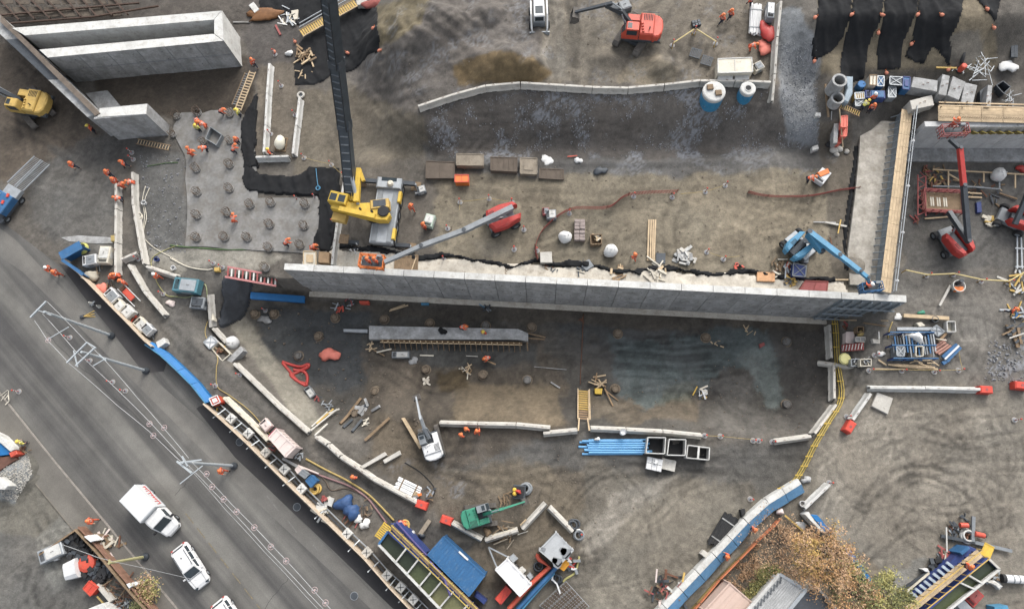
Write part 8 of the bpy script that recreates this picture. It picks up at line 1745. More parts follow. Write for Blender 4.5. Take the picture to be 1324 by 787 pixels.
coil(z8b(525,335),'yellow coiled hose beside the tank stair',M_YELD,.42,3); bx(3,2,[(350,395),(368,388),(376,402),(358,410)],.7,'small white box beside the settling tank','white box',M_WHITE)
# settling tanks
M_WATG=mat('green_water',(84,94,62),.12,var=.15,scale=.5,bump=.05); M_WATD=mat('dark_green_water',(56,66,50),.1,var=.15,scale=.5,bump=.05); M_WATP=mat('pale_green_water',(124,124,84),.15,var=.2,scale=.5,bump=.05)
def settling(L1,L2,R2,R1,up,label,fr,waters,m_l,m_r,m_end,foam=True):
 W_=[P(p[0],p[1],up)for p in(L1,L2,R2,R1)]; o0=sum(W_,Vector())/4; o0.z=0; t=thing('settling_tank',label,'settling tank',o0); V=[w-o0 for w in W_]
 for i,(j,m_)in enumerate(((1,m_l),(2,m_end),(3,m_r),(0,m_end))):a,b_=V[i],V[j]; MB().bar(Vector((a.x,a.y,up/2)),Vector((b_.x,b_.y,up/2)),.12,up).build('side_wall',m_l if i in(0,)else m_r,t); MB().bar(a+Vector((0,0,.04)),b_+Vector((0,0,.04)),.2,.12).build('top_rim',m_,t)
 f0=0
 for k,f in enumerate(fr+[1.0]):
  a,b_,c,d=V[0].lerp(V[1],f0),V[0].lerp(V[1],f),V[3].lerp(V[2],f),V[3].lerp(V[2],f0); w=MB(); z=up-.35
  w.add([(a.x,a.y,z),(b_.x,b_.y,z),(c.x,c.y,z),(d.x,d.y,z)],[(0,1,2,3)]); w.build('water',waters[k%len(waters)],t)
  if f<1:MB().bar(b_+Vector((0,0,-.1)),c+Vector((0,0,-.1)),.14,.5).build('divider',m_l,t)
  f0=f
 n=9
 for k in range(n):a=V[0].lerp(V[1],(k+.5)/n); e=(V[0]-V[3]).normalized()*.1; MB().bar(a+e+Vector((0,0,-up+.05)),a+e+Vector((0,0,.0)),.1,.12).build('wall_rib',m_l,t)
 return t,V,o0
qq=lambda x,y:q(3,2,x,y)
t,V,o0=settling(qq(195,458),qq(640,925),qq(725,830),qq(243,392),2.4,'open green water settling tank with compartments, left of the blue container',[.2,.33,.47,.58,.70,.85],[M_WATD,M_WATD,M_WATG,M_WATG,M_WATP,M_WATP],M_CONW,M_DBLUE,M_BLUE)
def catwalk(a,b_,width,up,label,m,rail_m,n=9,zf=qq):
 A_,B_=P(*zf(*a),up),P(*zf(*b_),up); o0=Vector((A_.x,A_.y,0)); t=thing('catwalk',label,'catwalk',o0); d,u,v=MB()._fr(A_,B_); u=Vector((u.x,u.y,0)).normalized()
 for j in range(3):
  for k in range(n):p1,p2=A_.lerp(B_,k/n)-o0,A_.lerp(B_,(k+.98)/n)-o0; off=u*(j-1)*width/3; MB().bar(p1+off,p2+off,width/3-.02,.06).build('plank',m,t)
 for s_ in(-1,1):MB().tube(A_-o0+u*s_*width*.55+Vector((0,0,1)),B_-o0+u*s_*width*.55+Vector((0,0,1)),.05,6).build('handrail',rail_m,t)
 for k in range(n+1):
  c=A_.lerp(B_,k/n)-o0
  for s_ in(-1,1):MB().tube(c+u*s_*width*.55,c+u*s_*width*.55+Vector((0,0,1)),.04,5).build('rail_post',rail_m,t)
  MB().bar((c.x,c.y,0),(c.x,c.y,up),.12,.12).build('support',M_DBLUE,t)
 return t
catwalk((262,368),(720,815),.42,2.6,'brown planked catwalk along the left settling tank',M_WOODD,M_YELP)
bx(3,2,[(255,352),(310,345),(445,495),(430,510)],1.6,'purple blue steel deck beside the catwalk','steel deck',M_DBLUE); rail_run([(285,345),(370,440),(440,515)],qq,1.9,'purple pipe rail beside the steel deck',mat('purple_pipe',(92,84,140),.6),.09)
ladder(qq(245,358),qq(195,430),.9,'yellow access stair at the upper tank end',M_YEL,8,1.6,M_YEL,'stair','stair','step',.12)
hose([qq(455,545),qq(520,620),qq(545,680),qq(560,720)],'purple hose hanging along the tank catwalk',mat('purple_pipe',(92,84,140),.6),.1,up=2.9)
bx(3,2,[(400,400),(448,335),(462,345),(418,415)],.1,'dark and pale ramp plate beside the container','ramp plate',M_TRAYL);
t,V,o0=settling(z55(1135,510),z55(700,860),z55(560,860),z55(1052,430),2.4,'open settling tank with white rim at the lower right',[.28,.40,.85],[M_WATD,M_WATG,M_WATG,M_WATP],M_CONW,M_DBLUE,M_CON)
catwalk((1000,398),(500,800),.75,2.6,'pale timber catwalk along the right settling tank',M_WOOD,M_YELD,10,z55); bx(0,0,[(865,395),(930,350),(985,375),(620,700),(560,680)],1.5,'dark blue equipment deck left of the timber catwalk','equipment deck',M_DBLUE,zf=z55)
M_SLAT=mat('pale_slat',(176,192,206),.6)
for k in range(9):timber(z55(770-k*31,462+k*26),z55(842-k*31,520+k*26),('first','second','third','fourth','fifth','sixth','seventh','eighth','ninth')[k]+' pale blue slat of the equipment deck from the top',.24,1.62,M_SLAT)
bx(0,0,[(860,395),(920,350),(935,368),(878,415)],1.9,'bright blue box at the equipment deck end','blue box',M_BLUE,zf=z55)
ladder(z55(1020,365),z55(1085,400),1.1,'yellow stair head at the right settling tank',M_YEL,7,1.8,M_YEL,'stair','stair','step',.14)
timber(z55(495,665),z55(650,535),'long pale rail left of the equipment deck',.16,1.0,M_CREAM); timber(z55(435,680),z55(640,540),'dark beam left of the pale rail',.4,.4,M_DSTEEL)
heap(*z55(690,495),'black pumps and hoses beside the equipment deck','pump heap',M_BLACK,12,.9,.4,.9,.2,[M_BLACK,M_DSTEEL]); heap(*z55(760,430),'pale pipes and fittings at the deck top','pipe heap',M_CREAM,14,1.0,.4,1.1,.09,[M_CREAM,M_STEEL,M_TRED]); bx(0,0,[(600,510),(640,505),(655,530),(625,530)],.6,'white folded board near the pale rail','board',M_WHITE,zf=z55)
timber(z55(730,280),z55(965,325),'left half of the long dark steel beam above the right tank',.3,.3,M_DSTEEL); timber(z55(965,325),z55(1220,385),'right half of the long dark steel beam above the right tank',.3,.3,M_GREY); timber(z55(955,145),z55(950,320),'upright steel beam crossing the long dark beam',.3,.4,M_GREY); timber(z55(768,220),z55(772,390),'thin pale pipe left of the steel beams',.12,.4,M_CONW)
for a,b_,lab in(((862,207),(918,208),'upper rusty orange cylinder among the steel beams'),((965,265),(1030,280),'lower rusty orange cylinder right of the steel beams')):
 A_,B_=G(*z55(*a),.5),G(*z55(*b_),.5); c=onground((A_+B_)/2); t=thing('gas_cylinder',lab,'cylinder',c); MB().tube(A_-c,B_-c,.24,14).build('cylinder_body',M_ORG,t); e=(B_-A_).normalized(); MB().tube(B_-c,B_-c+e*.2,.12,10).build('cylinder_cap',M_BLACK,t)
coil(z55(902,285),'white ring around rusty fittings at the beam crossing',M_CONW,.5,3,'ring','ring',.1); heap(*z55(905,280),'rusty fittings inside the white ring','fittings heap',M_RUST,6,.3,.2,.5,.08); heap(*z55(800,240),'dark scrap left of the steel beams','scrap heap',M_DSTEEL,14,.9,.3,.9,.09,[M_DSTEEL,M_RUST,M_STEEL]); heap(*z55(885,155),'dark bits above the orange cylinder','scrap heap',M_DSTEEL,6,.5,.3,.6,.08)
A_,B_=G(*z55(1175,575),.5),G(*z55(1330,585),.5); c=onground((A_+B_)/2); t=thing('white_pipe','white pipe with black end at the right edge','pipe',c); MB().tube(A_-c,B_-c,.36,14).build('pipe_shell',M_WHITE,t); MB().tube(A_-c-(B_-A_).normalized()*.3,A_-c,.38,14).build('pipe_end',M_BLACK,t)
for k in range(3):u=A_.lerp(B_,.3+.25*k)-c; MB().tube(u,u+(B_-A_).normalized()*.1,.39,14).build('pipe_band',M_GREY,t)
machine_box(*z55(965,705),.75,(1.5,1.1,.9),'red machine beside the white tank rim','machine',M_RED,m2=M_TRED); bx(0,0,[(1100,770),(1195,762),(1205,800),(1105,805)],1.2,'blue framed box at the bottom right edge','blue box',M_SKY,zf=z55); bx(0,0,[(1060,600),(1110,590),(1165,630),(1140,655),(1110,625)],.6,'white pipe elbow piece by the tank corner','pipe elbow',M_CONW,zf=z55,ch=.12); heap(*z55(1110,575),'grey brackets at the tank corner','bracket heap',M_STEEL,9,.6,.3,.8,.09,[M_STEEL,M_WOODD]); bx(0,0,[(840,760),(890,720),(960,790),(900,830)],.9,'grey ramp plate by the red machine','ramp plate',M_STEEL,zf=z55)
# ---- middle south
t=bundle(3,2,(285,150),(400,205),1.45,8,.09,'pallet of white planks with orange ends beside the barrier row','plank bundle',M_WHITE,layers=2,up=.3,tie=M_WOODD,part='plank'); heap(*q(3,2,390,200),'orange end blocks of the white plank pallet','block heap',M_ORANGE,6,.5,.3,.5,.16,[M_ORANGE,M_WOOD],.6); heap(*q(3,2,450,205),'dark hose and tool tangle right of the plank pallet','tool heap',M_DSTEEL,14,.8,.3,.9,.06,[M_DSTEEL,M_STEEL,M_WOODD])
timber(q(3,2,405,408),q(3,2,455,335),'pale round log lying by the container',.4,.3,M_TRAYL); cloth(*q(3,2,412,410),(.6,.6),'dark end of the pale log','dark block',M_DSTEEL,3,0,.6)
heap(*q(3,2,845,400),'scrap timber stacked behind the two barriers','timber heap',M_WOODD,18,1.3,.5,1.5,.09,[M_WOODD,M_WOODD,M_CON,M_TRAYL],.5,'board'); timber(q(3,2,770,415),q(3,2,900,375),'long board on the scrap timber',.16,.6,M_CREAM); timber(q(3,2,760,438),q(3,2,880,395),'second long board on the scrap timber',.16,.5,M_WOODD); timber(q(3,3,50,360),q(3,3,80,330),'short plank at the scrap timber end',.14,.3); cloth(*q(3,2,748,395),(.8,.7),'brown stone at the barrier corner','boulder',M_WOODD,9,0,.5)
machine_box(*q(3,3,45,192),1.5,(1.3,1.2,.8),'dark breaker attachment with yellow lamps near the green boom','breaker',M_DSTEEL,m2=M_BLACK)
for k,(x,y)in enumerate(((22,180),(22,200))):p=onground(G(*q(3,3,x,y))); t=thing('warning_lamp',('upper','lower')[k]+' yellow warning lamp on the dark breaker','lamp',p); MB().lathe([(.2,.5),(.2,.9),(.1,1.0)],n=12).build('lens',M_YEL,t); MB().lathe([(.12,0),(.12,.5)],n=8).build('stem',M_BLACK,t)
cloth(*q(3,3,40,190),(.6,.5),'red cloth on the dark breaker','red cloth',M_RED,4,0,1.6); coil(q(3,3,75,175),'dark tyre with pale rim near the green boom',M_GREY,.45,3,'reel','reel',.12); heap(*q(3,2,855,230),'brown branches near the green excavator','branch heap',M_WOODD,12,.8,.4,1.1,.06)
pallet(*q(3,3,733,50),-.2,'left white pallet with red and black goods on the track','blocks',M_WHITE,(1.5,1.2),.7); pallet(*q(3,3,805,52),-.2,'right pallet of pale flat sheets on the track','sheets',M_CON,(1.3,1.0),.5); heap(*q(3,3,735,45),'red and black goods on the left white pallet','goods heap',M_TRED,8,.4,.2,.5,.12,[M_TRED,M_BLACK,M_WHITE],.9)
t=bundle(3,4,(262,318),(172,468),1.5,9,.13,'black plastic pipes bundled beside the blue white hoarding','pipe bundle',M_BLACK,layers=2,tie=M_CONG,jit=.2); bx(3,4,[(305,282),(328,276),(332,300),(312,318)],.6,'black box above the black pipes','black box',M_BLACK); bx(3,4,[(100,505),(118,485),(152,510),(133,532)],.7,'small concrete block at the lower end of the black pipes','concrete block',M_CON)
heap(*q(3,3,800,690),'mixed scrap heap with red and dark pieces by the hoarding end','scrap heap',M_DSTEEL,46,1.9,.3,1.2,.11,[M_DSTEEL,M_RUST,M_BLACK,M_TRED,M_PINK,M_CONW,M_WOODD],.8); bx(3,3,[(840,690),(870,655),(895,670),(865,705)],.9,'pinkish red sign board leaning at the hoarding','sign board',M_TRED); timber(q(3,3,885,600),q(3,3,875,650),'yellow post beside the scrap heap',.16,.8,M_YELD)
# blue and white hoarding, lower right
HP=[(1034,622),(992,648),(964,673),(923,717),(880,762),(838,806)]
W_=[P(a,b_,1.0)for a,b_ in HP]; o0=Vector((W_[2].x,W_[2].y,0)); t=thing('blue_hoarding','long white capped hoarding with pale blue sheeting along the planted garden','hoarding',o0)
M_PBLUE=mat('pale_blue_sheet',(92,146,190),.55,var=.18,scale=1.2,dirt=.2,dirtrgb=(150,170,184),bump=.4,bscale=5)
for a,c in zip(W_[:-1],W_[1:]):
 n=max(1,round((c-a).length/1.9)); d=(c-a).normalized(); u=Vector((-d.y,d.x,0))
 if u.x<0:u=-u
 for k in range(n):
  p1,p2=a.lerp(c,k/n)-o0,a.lerp(c,(k+.975)/n)-o0; wv=random.uniform(-.05,.05)
  MB().loft([[p1-u*.32+Vector((0,0,-1)),p1-u*.28,p1+u*.28,p1+u*.34+Vector((0,0,-1))],[p2-u*.32+Vector((0,0,-1)),p2-u*.28,p2+u*.28,p2+u*.34+Vector((0,0,-1))]]).build('white_block',M_CONW,t)
  MB().loft([[p1+u*.3+Vector((0,0,-.03)),p1+u*(1.12+wv)+Vector((0,0,-.55)),p1+u*1.2+Vector((0,0,-1)),p1+u*.36+Vector((0,0,-1))],[p2+u*.3+Vector((0,0,-.03)),p2+u*(1.12-wv)+Vector((0,0,-.55)),p2+u*1.2+Vector((0,0,-1)),p2+u*.36+Vector((0,0,-1))]]).build('blue_sheet',M_PBLUE,t)
cloth(*q(3,4,640,130),(1.0,.6),'grey sack at the upper hoarding end','sack',M_CONG,6,0,.5); p=onground(G(*q(3,4,612,250))); t=thing('bucket','white bucket beside the single white barrier','bucket',p); MB().lathe([(.22,0),(.28,.5),(.23,.5),(.2,.06)],n=14).build('pail',M_WHITE,t); MB().lathe([(.2,.3),(.2,.32)],n=12).build('contents',M_CONB,t)
def blue_unit(quad,label):
 o=bx(3,4,quad,1.5,label,'blue hoarding panel',M_TARP,name='blue_sheet_hoarding'); return o
blue_unit([(660,305),(695,308),(770,390),(745,402)],'short blue hoarding piece with white end near the tree'); bx(3,4,[(632,305),(652,292),(690,345),(740,400),(722,398),(668,345)],1.45,'pale edge of the short blue hoarding piece','hoarding edge',M_CONW); blue_unit([(835,482),(858,478),(905,540),(985,655),(960,650),(870,535)],'faded blue hoarding partly hidden behind the orange tree'); cloth(*q(3,4,615,362),(1.0,.7),'small white paper heap below the single barrier','paper heap',M_BAG,9,.3,.3)
timber(q(3,4,530,310),q(3,4,640,405),'olive green pole beside the garden corner',.16,.3,M_YELD); cloth(*q(3,4,508,293),(.6,.6),'faded pink cap on the orange net corner','pink cap',M_PINK,2,0,.9)
# orange and olive net fence
for o_,m_,lab,up in((0,mat('orange_net',(214,122,78),.8,var=.25,scale=3),'orange net fence along the planted garden',1.1),(-10,mat('olive_net',(140,118,62),.85,var=.3,scale=3),'olive brown net band beside the orange fence',.5)):
 pts=[(505+o_,335),(470+o_,375),(390+o_,450),(300+o_*1.6,540),(200+o_*1.6,640),(100+o_*1.8,760),(40+o_*2,830)]
 W_=[P(*q(3,4,*p),up)for p in pts]; o0=Vector((W_[0].x,W_[0].y,0)); t=thing('net_fence',lab,'net fence',o0)
 for a,c in zip(W_[:-1],W_[1:]):
  n=max(1,round((c-a).length/2.0))
  for k in range(n):
   p1,p2=a.lerp(c,k/n)-o0,a.lerp(c,(k+.98)/n)-o0; MB().loft([[p1+Vector((-.06,0,0)),p1+Vector((.18,.12,0)),Vector((p1.x+.3,p1.y+.2,0)),Vector((p1.x-.1,p1.y-.1,0))],[p2+Vector((-.06,0,random.uniform(-.08,.08))),p2+Vector((.18,.12,random.uniform(-.08,.08))),Vector((p2.x+.3,p2.y+.2,0)),Vector((p2.x-.1,p2.y-.1,0))]]).build('net_panel',m_,t); MB().tube(p1+Vector((.05,.05,-up)),p1+Vector((.05,.05,.15)),.05,6).build('stake',M_WOODD,t)
# houses at the bottom edge
M_PROOF=mat('pink_metal_roof',(206,178,162),.6,var=.06,scale=1.0,dirt=.08)
t,V=container([(375,615),(492,717),(400,830),(240,760)],3.0,'pinkish flat metal roof with seams at the bottom edge','shed',M_PROOF,z5b,ribs=3)
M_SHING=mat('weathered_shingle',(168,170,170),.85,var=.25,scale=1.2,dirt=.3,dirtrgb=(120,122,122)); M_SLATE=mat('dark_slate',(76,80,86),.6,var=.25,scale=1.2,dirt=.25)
o0=P(1030,790,0); t=thing('house','gabled house with pale and dark roof slopes under the orange tree','house',o0)
def V3(x,y,z):return P(*z5b(x,y),z)-o0
r0,r1=V3(765,650,5.2),V3(560,900,5.2); l0,l1=V3(632,568,3.6),V3(400,830,3.6); e0,e1=V3(815,625,3.6),V3(1040,880,3.6)
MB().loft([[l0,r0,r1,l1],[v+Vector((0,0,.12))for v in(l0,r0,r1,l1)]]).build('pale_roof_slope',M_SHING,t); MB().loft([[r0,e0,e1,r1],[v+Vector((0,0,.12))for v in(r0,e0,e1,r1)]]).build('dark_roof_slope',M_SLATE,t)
MB().bar(r0+Vector((0,0,.16)),r1+Vector((0,0,.16)),.3,.12).build('ridge_cap',M_STEEL,t); MB().bar(l0+Vector((0,0,.1)),l1+Vector((0,0,.1)),.3,.2).build('gutter',M_CONW,t); MB().bar(e0+Vector((0,0,.15)),e1+Vector((0,0,.15)),.25,.2).build('gutter',M_CONW,t); MB().bar(l0+Vector((0,0,.14)),r0+Vector((0,0,.14)),.25,.14).build('barge_board',M_STEEL,t); MB().bar(r0+Vector((0,0,.14)),e0+Vector((0,0,.14)),.25,.14).build('barge_board',M_CONW,t)
MB().prism([(v*.93)[:2]for v in(l0,e0,e1,l1)],0,3.5).build('walls',M_CONW,t)
n=12
for k in range(1,n):a,b_=l0.lerp(r0,k/n),l1.lerp(r1,k/n); MB().bar(a+Vector((0,0,.125)),b_+Vector((0,0,.125)),.06,.02).build('roof_batten',M_SHING,t)
for k in range(14):a=l0.lerp(l1,(k+.4)/14); c=(r0-l0).normalized(); MB().bar(a+c*.25+Vector((0,0,.16)),a+c*.5+(l1-l0).normalized()*.5+Vector((0,0,.2)),.14,.05).build('snow_guard',M_DSTEEL,t)
# ---- lower left compound
CP=[(335,430),(430,530),(520,640),(610,745),(700,840)]
for o_,m_,lab,hh in((0,M_WOODD,'rust brown timber fence of the lower left compound, inner line',1.4),(16,mat('rust_fence',(142,104,84),.85,var=.3,scale=2),'rust brown timber fence of the lower left compound, outer line',1.2)):hoarding([z6(a+o_,b_-o_*.7)for a,b_ in CP],lab,hh,m_,w_=.16)
hoarding([z6(175,545),z6(335,435)],'short rust brown fence closing the compound on the upper left',1.0,M_WOODD)
p=onground(G(*z6(410,560))); t=thing('rubber_heap','heap of black rubber blocks inside the lower left compound','rubber heap',p); rd=random.Random(9)
for k in range(150):
 u,v_=rd.random(),rd.random(); a=lerp(z6(300,505),z6(425,690),u); b_=lerp(z6(345,455),z6(520,625),u); c=lerp(a,b_,v_); w=G(*c); bl=MB(); bl.box((w.x-p.x,w.y-p.y,w.z-p.z+rd.uniform(0,.5)),(rd.uniform(.4,.8),rd.uniform(.25,.5),rd.uniform(.2,.4)),rd.uniform(0,3),.04); bl.build('rubber_block',M_BLACK if k%4 else M_DSTEEL,t)
A_,B_=G(*z6(305,600),1.0),G(*z6(395,598),1.0); c=onground((A_+B_)/2); t=thing('mixer_drum','drum shaped white and orange tank beside the black heap','tank',c,.35); MB().lathe([(.8,0),(.85,.5),(.8,.75),(.5,.85)],(.62,.1,0),18).build('orange_half',M_ORG,t); MB().loft([[(-.1,-.95,0),(-.1,.95,0),(-.1,.9,1.1),(-.1,.5,1.35),(-.1,-.5,1.35),(-.1,-.9,1.1)],[(-1.5,-.8,0),(-1.5,.8,0),(-1.45,.75,.9),(-1.4,.45,1.1),(-1.4,-.45,1.1),(-1.45,-.75,.9)]]).build('white_half',M_WHITE,t)
crate(0,0,[(400,660),(438,690),(405,728),(372,695)],1.0,'orange red crate below the white and orange tank','crate',M_BRED,M_ORG,z6,'lid'); bx(0,0,[(425,680),(440,672),(510,745),(490,758)],.7,'long pale concrete kerb beside the orange red crate','concrete kerb',M_CON,zf=z6); timber(z6(435,730),z6(490,790),'yellowish pole beside the pale kerb',.12,.5,M_CHY); bx(0,0,[(395,785),(460,760),(500,800),(440,840)],1.6,'white roofed object cut by the bottom edge','white object',M_CONW,zf=z6)
machine_box(*z6(222,535),.45,(2.4,1.3,1.1),'pale grey covered machine left of the black heap','machine',M_STEEL,m2=M_CONW); bx(0,0,[(235,555),(255,545),(260,565),(240,572)],.4,'small white box below the pale grey machine','white box',M_WHITE,zf=z6); bx(0,0,[(375,462),(395,455),(425,480),(405,487)],1.7,'white sign board on the compound fence','sign board',M_WHITE,zf=z6)
heap(*z6(480,510),'rusty bricks and timbers along the compound fence','scrap heap',M_RUST,30,1.7,.4,1.3,.12,[M_RUST,M_PINK,M_WOODD,M_CREAM],.4); heap(*z6(470,465),'pale boards beyond the compound fence corner','board heap',M_CREAM,10,1.0,.5,1.2,.1,[M_CREAM,M_PINK]); heap(*z6(540,720),'brown branches and scrap at the compound bottom','branch heap',M_WOODD,40,2.2,.5,1.5,.06,[M_WOODD,M_RUST,M_DSTEEL,M_REBAR],.5); heap(*z6(565,770),'grey pieces beside the compound fence bottom','scrap heap',M_STEEL,10,.8,.3,.8,.1,[M_STEEL,M_GREY]); bx(0,0,[(565,675),(578,670),(590,685),(578,695)],1.5,'left white lamp on the compound fence','white lamp',M_WHITE,zf=z6); bx(0,0,[(595,672),(610,665),(618,675),(605,684)],1.5,'right white lamp on the compound fence','white lamp',M_WHITE,zf=z6)
# far left edge
o=bx(0,0,[(-60,-20),(0,8),(62,72),(48,82),(0,42),(-60,0)],1.2,'white topped barrier of the blue ramp at the left edge','ramp barrier',M_CONW,zf=z6); bx(0,0,[(-60,10),(0,42),(46,82),(40,95),(0,100),(-60,100)],.9,'bright blue ramp sheet at the left edge','ramp sheet',M_TARP,zf=z6); bx(0,0,[(38,88),(70,75),(78,92),(48,108)],1.0,'orange red end piece of the blue ramp','end piece',M_ORG,zf=z6)
heap(*z6(95,85),'dark tools behind the orange red end piece','tool heap',M_DSTEEL,12,.7,.3,.9,.08,[M_DSTEEL,M_WOODD,M_RUST]); bx(0,0,[(-40,110),(60,100),(75,115),(0,165),(-40,190)],.5,'rust red ground board below the blue ramp','ground board',mat('rust_board',(112,76,62),.85,var=.3,scale=2),zf=z6); bx(0,0,[(-40,195),(0,195),(36,235),(20,252),(-40,250)],1.2,'white block at the left edge below the gravel heap','white block',M_CONW,zf=z6)
heap(*q(2,0,30,490),'pale sticks on the far kerb at the left edge','stick heap',M_CREAM,6,.8,.3,.9,.05)
# ------------------------------------------------------------------ trees and shrubs
def leafmat(name,rgb,rgb2):
 m=bpy.data.materials.new(name); m.use_nodes=True; t=m.node_tree; b=t.nodes['Principled BSDF']; oi=N(t,'ShaderNodeTexCoord'); n=N(t,'ShaderNodeTexNoise',i_Scale=.9,i_Detail=4.0); t.links.new(oi.outputs['Object'],n.inputs['Vector'])
 n2=N(t,'ShaderNodeTexWhiteNoise',noise_dimensions='3D'); sn=N(t,'ShaderNodeVectorMath',operation='SNAP'); sn.inputs[1].default_value=(.22,.22,.22); t.links.new(oi.outputs['Object'],sn.inputs[0]); t.links.new(sn.outputs[0],n2.inputs['Vector'])
 ad=N(t,'ShaderNodeMix'); ad.inputs['Factor'].default_value=.4; t.links.new(n.outputs[0],ad.inputs['A']); t.links.new(n2.outputs['Value'],ad.inputs['B'])
 t.links.new(ramp(t,ad.outputs['Result'],[(.3,C(*rgb)),(.65,C(*rgb2))]),b.inputs['Base Color']); b.inputs['Roughness'].default_value=.7; b.inputs['Specular IOR Level'].default_value=.2; return m
def leaf_mesh(name,centres,n,size,m,seed,spread=.34):
 r_=np.random.RandomState(seed); cs=np.array(centres); k=r_.randint(0,len(cs),n); p=cs[k,:3]+r_.normal(0,1,(n,3))*spread*cs[k,3:4]
 a=r_.uniform(0,6.28,n); tl=r_.normal(0,.6,(n,2)); L=size*r_.uniform(.6,1.4,n); w=L*.5
 d=np.stack([np.cos(a),np.sin(a),tl[:,0]],-1); e=np.stack([-np.sin(a),np.cos(a),tl[:,1]],-1)
 v=np.stack([p-d*L[:,None]/2,p+e*w[:,None]/2,p+d*L[:,None]/2,p-e*w[:,None]/2],1).reshape(-1,3)
 me=bpy.data.meshes.new(name); me.vertices.add(len(v)); me.vertices.foreach_set('co',v.astype(np.float32).ravel()); me.loops.add(len(v)); me.loops.foreach_set('vertex_index',np.arange(len(v),dtype=np.int32)); me.polygons.add(n); me.polygons.foreach_set('loop_start',np.arange(0,4*n,4,dtype=np.int32)); me.polygons.foreach_set('loop_total',np.full(n,4,np.int32)); me.update(); me.validate(); me.materials.append(m); return me
M_BARK=mat('bark',(104,88,74),.9,var=.3,scale=3)
def tree(px,py,label,hh,R,mats,seed,n_br=16,leaves=6000,size=.2,trunk_r=.18,flat=.6,cat='tree',name='tree'):
 top=G(px,py,hh*.75); base=onground(top); t=thing(name,label,cat,base); rd=random.Random(seed); tips=[]
 b=MB(); b.tube((0,0,-.2),(.1,.05,hh*.4),trunk_r,9,trunk_r*.75); b.tube((.1,.05,hh*.4),(.15,.1,hh*.75),trunk_r*.75,8,trunk_r*.3); b.build('trunk',M_BARK,t)
 for k in range(n_br):
  a=2*math.pi*k/n_br+rd.uniform(-.3,.3); r1=R*rd.uniform(.55,1.0); z0=hh*rd.uniform(.3,.65); p0=Vector((.1,.05,z0)); p1=Vector((r1*.5*math.cos(a),r1*.5*math.sin(a),z0+hh*rd.uniform(.08,.22))); p2=Vector((r1*math.cos(a+rd.uniform(-.25,.25)),r1*math.sin(a),p1.z+hh*rd.uniform(-.02,.15)))
  br_=MB(); br_.tube(p0,p1,trunk_r*.45,6,trunk_r*.28); br_.tube(p1,p2,trunk_r*.28,6,trunk_r*.08)
  tips+=[(*p2,.8),(*p1.lerp(p2,.5),.7)]
  for j in range(5):
   s0=p1.lerp(p2,rd.uniform(0,.8)); s1=s0+Vector((rd.gauss(0,.45),rd.gauss(0,.45),rd.uniform(.1,.6)))*R*.3; br_.tube(s0,s1,trunk_r*.14,5,.012); tips.append((*s1,rd.uniform(.5,.95)))
  br_.build('branch',M_BARK,t)
 tips+=[(rd.gauss(0,R*.3),rd.gauss(0,R*.3),hh*rd.uniform(.7,.95),.9)for _ in range(n_br//2)]
 rd.shuffle(tips); g=len(mats)
 for i,m in enumerate(mats):
  o=link('foliage',leaf_mesh('foliage',tips[i::g],leaves//g,size,m,seed+i),t); o['kind']='stuff'
 return t
LO=leafmat('orange_leaves',(168,120,74),(214,166,110)); LB=leafmat('brown_leaves',(164,124,90),(208,170,130)); LY=leafmat('yellow_green_leaves',(134,130,72),(186,178,104)); LG=leafmat('green_leaves',(96,102,62),(140,142,88)); LR=leafmat('ochre_leaves',(178,140,72),(216,178,98))
tree(1066,722,'large orange brown autumn tree beside the house',8.0,3.15,[LO,LB,LB,LR],5,24,7000,.15)
tree(1012,705,'thin bare reddish tree left of the big orange one',5.0,3.4,[LB,LB],8,18,900,.14,.1)
tree(1106,770,'orange brown tree at the bottom edge right of the big one',6.5,2.6,[LO,LB,LG],15,16,4200,.15)
tree(1150,776,'yellow green tree at the bottom edge by the right tank',5.0,2.2,[LY,LY,LG],11,13,3600,.18,.12)
tree(1103,735,'small green leaved crown among the orange trees',4.0,1.0,[LG,LY],13,7,900,.16,.08)
for k,(x,y,R)in enumerate(((983,763,.9),(990,752,.8),(975,772,.9),(998,742,.7))):tree(x,y,('lowest but one','third','lowest','topmost')[k]+' green shrub along the pale roof edge',1.5,R,[LG,LY],20+k,7,1300,.14,.05,cat='shrub',name='shrub')
tree(190,762,'yellowish weedy shrub beside the compound fence',1.3,1.3,[LY,LB],31,8,1300,.15,.05,cat='shrub',name='shrub'); tree(178,786,'dark green shrub at the compound bottom corner',1.2,.9,[LG],33,7,900,.14,.05,cat='shrub',name='shrub')
# garden weeds
r_=np.random.RandomState(4); cs=[]
for k in range(420):
 a=(1000+r_.uniform(-75,60),715+r_.uniform(-45,60))
 if sdist([(1010,672),(1045,700),(1010,735),(965,770),(935,755),(945,735)],np.array([a[0]]),np.array([a[1]]))[0]<0:w=G(*a); cs.append((w.x,w.y,w.z+.12,.45))
if cs:
 o=link('garden_weeds',leaf_mesh('garden_weeds',cs,5000,.13,LB,3)); o['kind']='stuff'
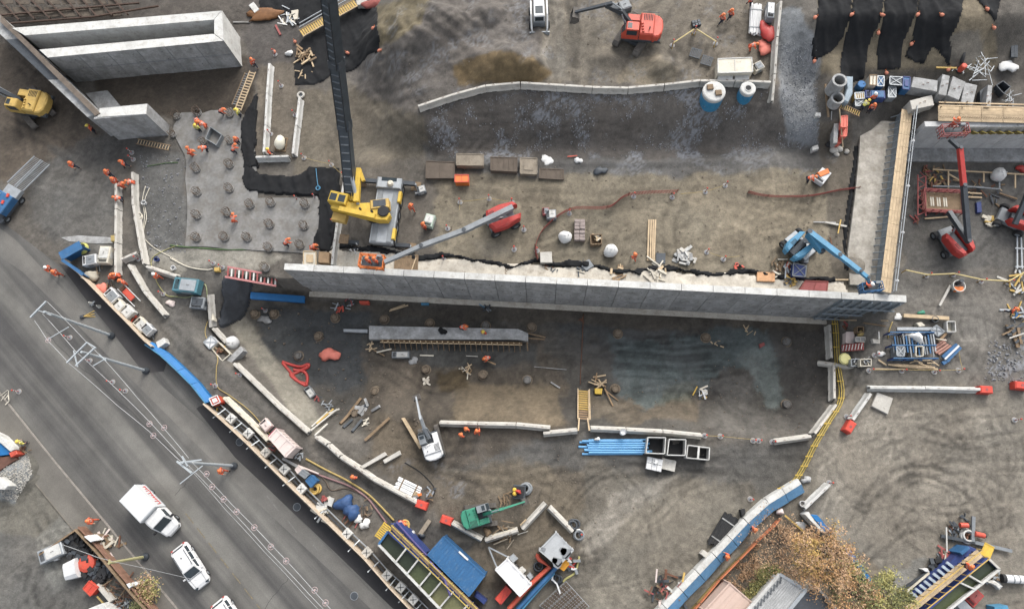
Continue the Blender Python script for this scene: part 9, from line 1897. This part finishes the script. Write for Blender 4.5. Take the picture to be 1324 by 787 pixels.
# loose stones on the ground
def stones(name,poly,n,smin,smax,m,seed,thr=-9):
 r_=np.random.RandomState(seed); xs=[a for a,b_ in poly]; ys=[b_ for a,b_ in poly]; vs=[]; fs_=[]
 while n>0:
  a=(r_.uniform(min(xs),max(xs)),r_.uniform(min(ys),max(ys))); n-=1
  if sdist(poly,np.array([a[0]]),np.array([a[1]]))[0]>0:continue
  w=G(*a)
  if thr>-1 and fbm(np.array([w.x*.5+20]),np.array([w.y*.5+40]),4)[0]<thr:continue
  s=smin+(smax-smin)*r_.rand()**3; o_=len(vs); an=r_.uniform(0,6.28); h_=s*r_.uniform(.4,.8)
  for i in range(5):aa=an+i*1.2566; q_=s*r_.uniform(.7,1.15)/2; vs.append((w.x+q_*math.cos(aa),w.y+q_*math.sin(aa),w.z-.03))
  for i in range(5):aa=an+i*1.2566+.2; q_=s*r_.uniform(.35,.7)/2; vs.append((w.x+q_*math.cos(aa),w.y+q_*math.sin(aa),w.z+h_*r_.uniform(.7,1)))
  for i in range(5):j=(i+1)%5; fs_.append((o_+i,o_+j,o_+5+j,o_+5+i))
  fs_.append(tuple(o_+5+i for i in range(5)))
 me=bpy.data.meshes.new(name); me.from_pydata(vs,[],fs_); me.materials.append(m); o=link(name,me); o['kind']='stuff'
M_STONE=mat('broken_rock',(148,150,154),.9,var=.25,scale=1.); M_STONB=mat('brown_stone',(126,114,100),.9,var=.3,scale=1.)
stones('rubble',[(545,140),(700,114),(1000,114),(1060,150),(1060,190),(900,205),(560,205)],5200,.07,.2,M_STONE,1,.0); stones('rubble',[(1008,8),(1035,10),(1056,60),(1060,190),(1010,150)],1900,.06,.2,M_STONE,2)
stones('loose_stones',[(470,20),(700,0),(1000,0),(1000,105),(700,108),(545,140)],700,.06,.2,M_STONB,3); stones('loose_stones',[(440,590),(760,570),(900,640),(760,700),(560,660)],700,.06,.2,M_STONB,4); stones('loose_stones',[(560,215),(1090,215),(1090,370),(560,340)],700,.06,.22,M_STONB,5); stones('loose_stones',[(760,520),(1060,430),(1060,560),(780,550)],500,.06,.26,M_STONB,6)
stones('gravel_heap',[(-10,590),(38,590),(42,612),(20,648),(-10,640)],1500,.08,.22,M_CON,7); stones('loose_stones',[(330,400),(480,400),(560,560),(430,560)],500,.08,.35,M_STONB,8); stones('loose_stones',[(1090,520),(1324,520),(1324,787),(1150,700)],450,.05,.16,M_STONB,9); stones('loose_stones',[(180,200),(240,200),(240,330),(190,330)],300,.08,.3,M_STONE,10); stones('rubble',[(1280,440),(1330,440),(1330,500),(1270,490)],300,.1,.35,M_STONE,11)
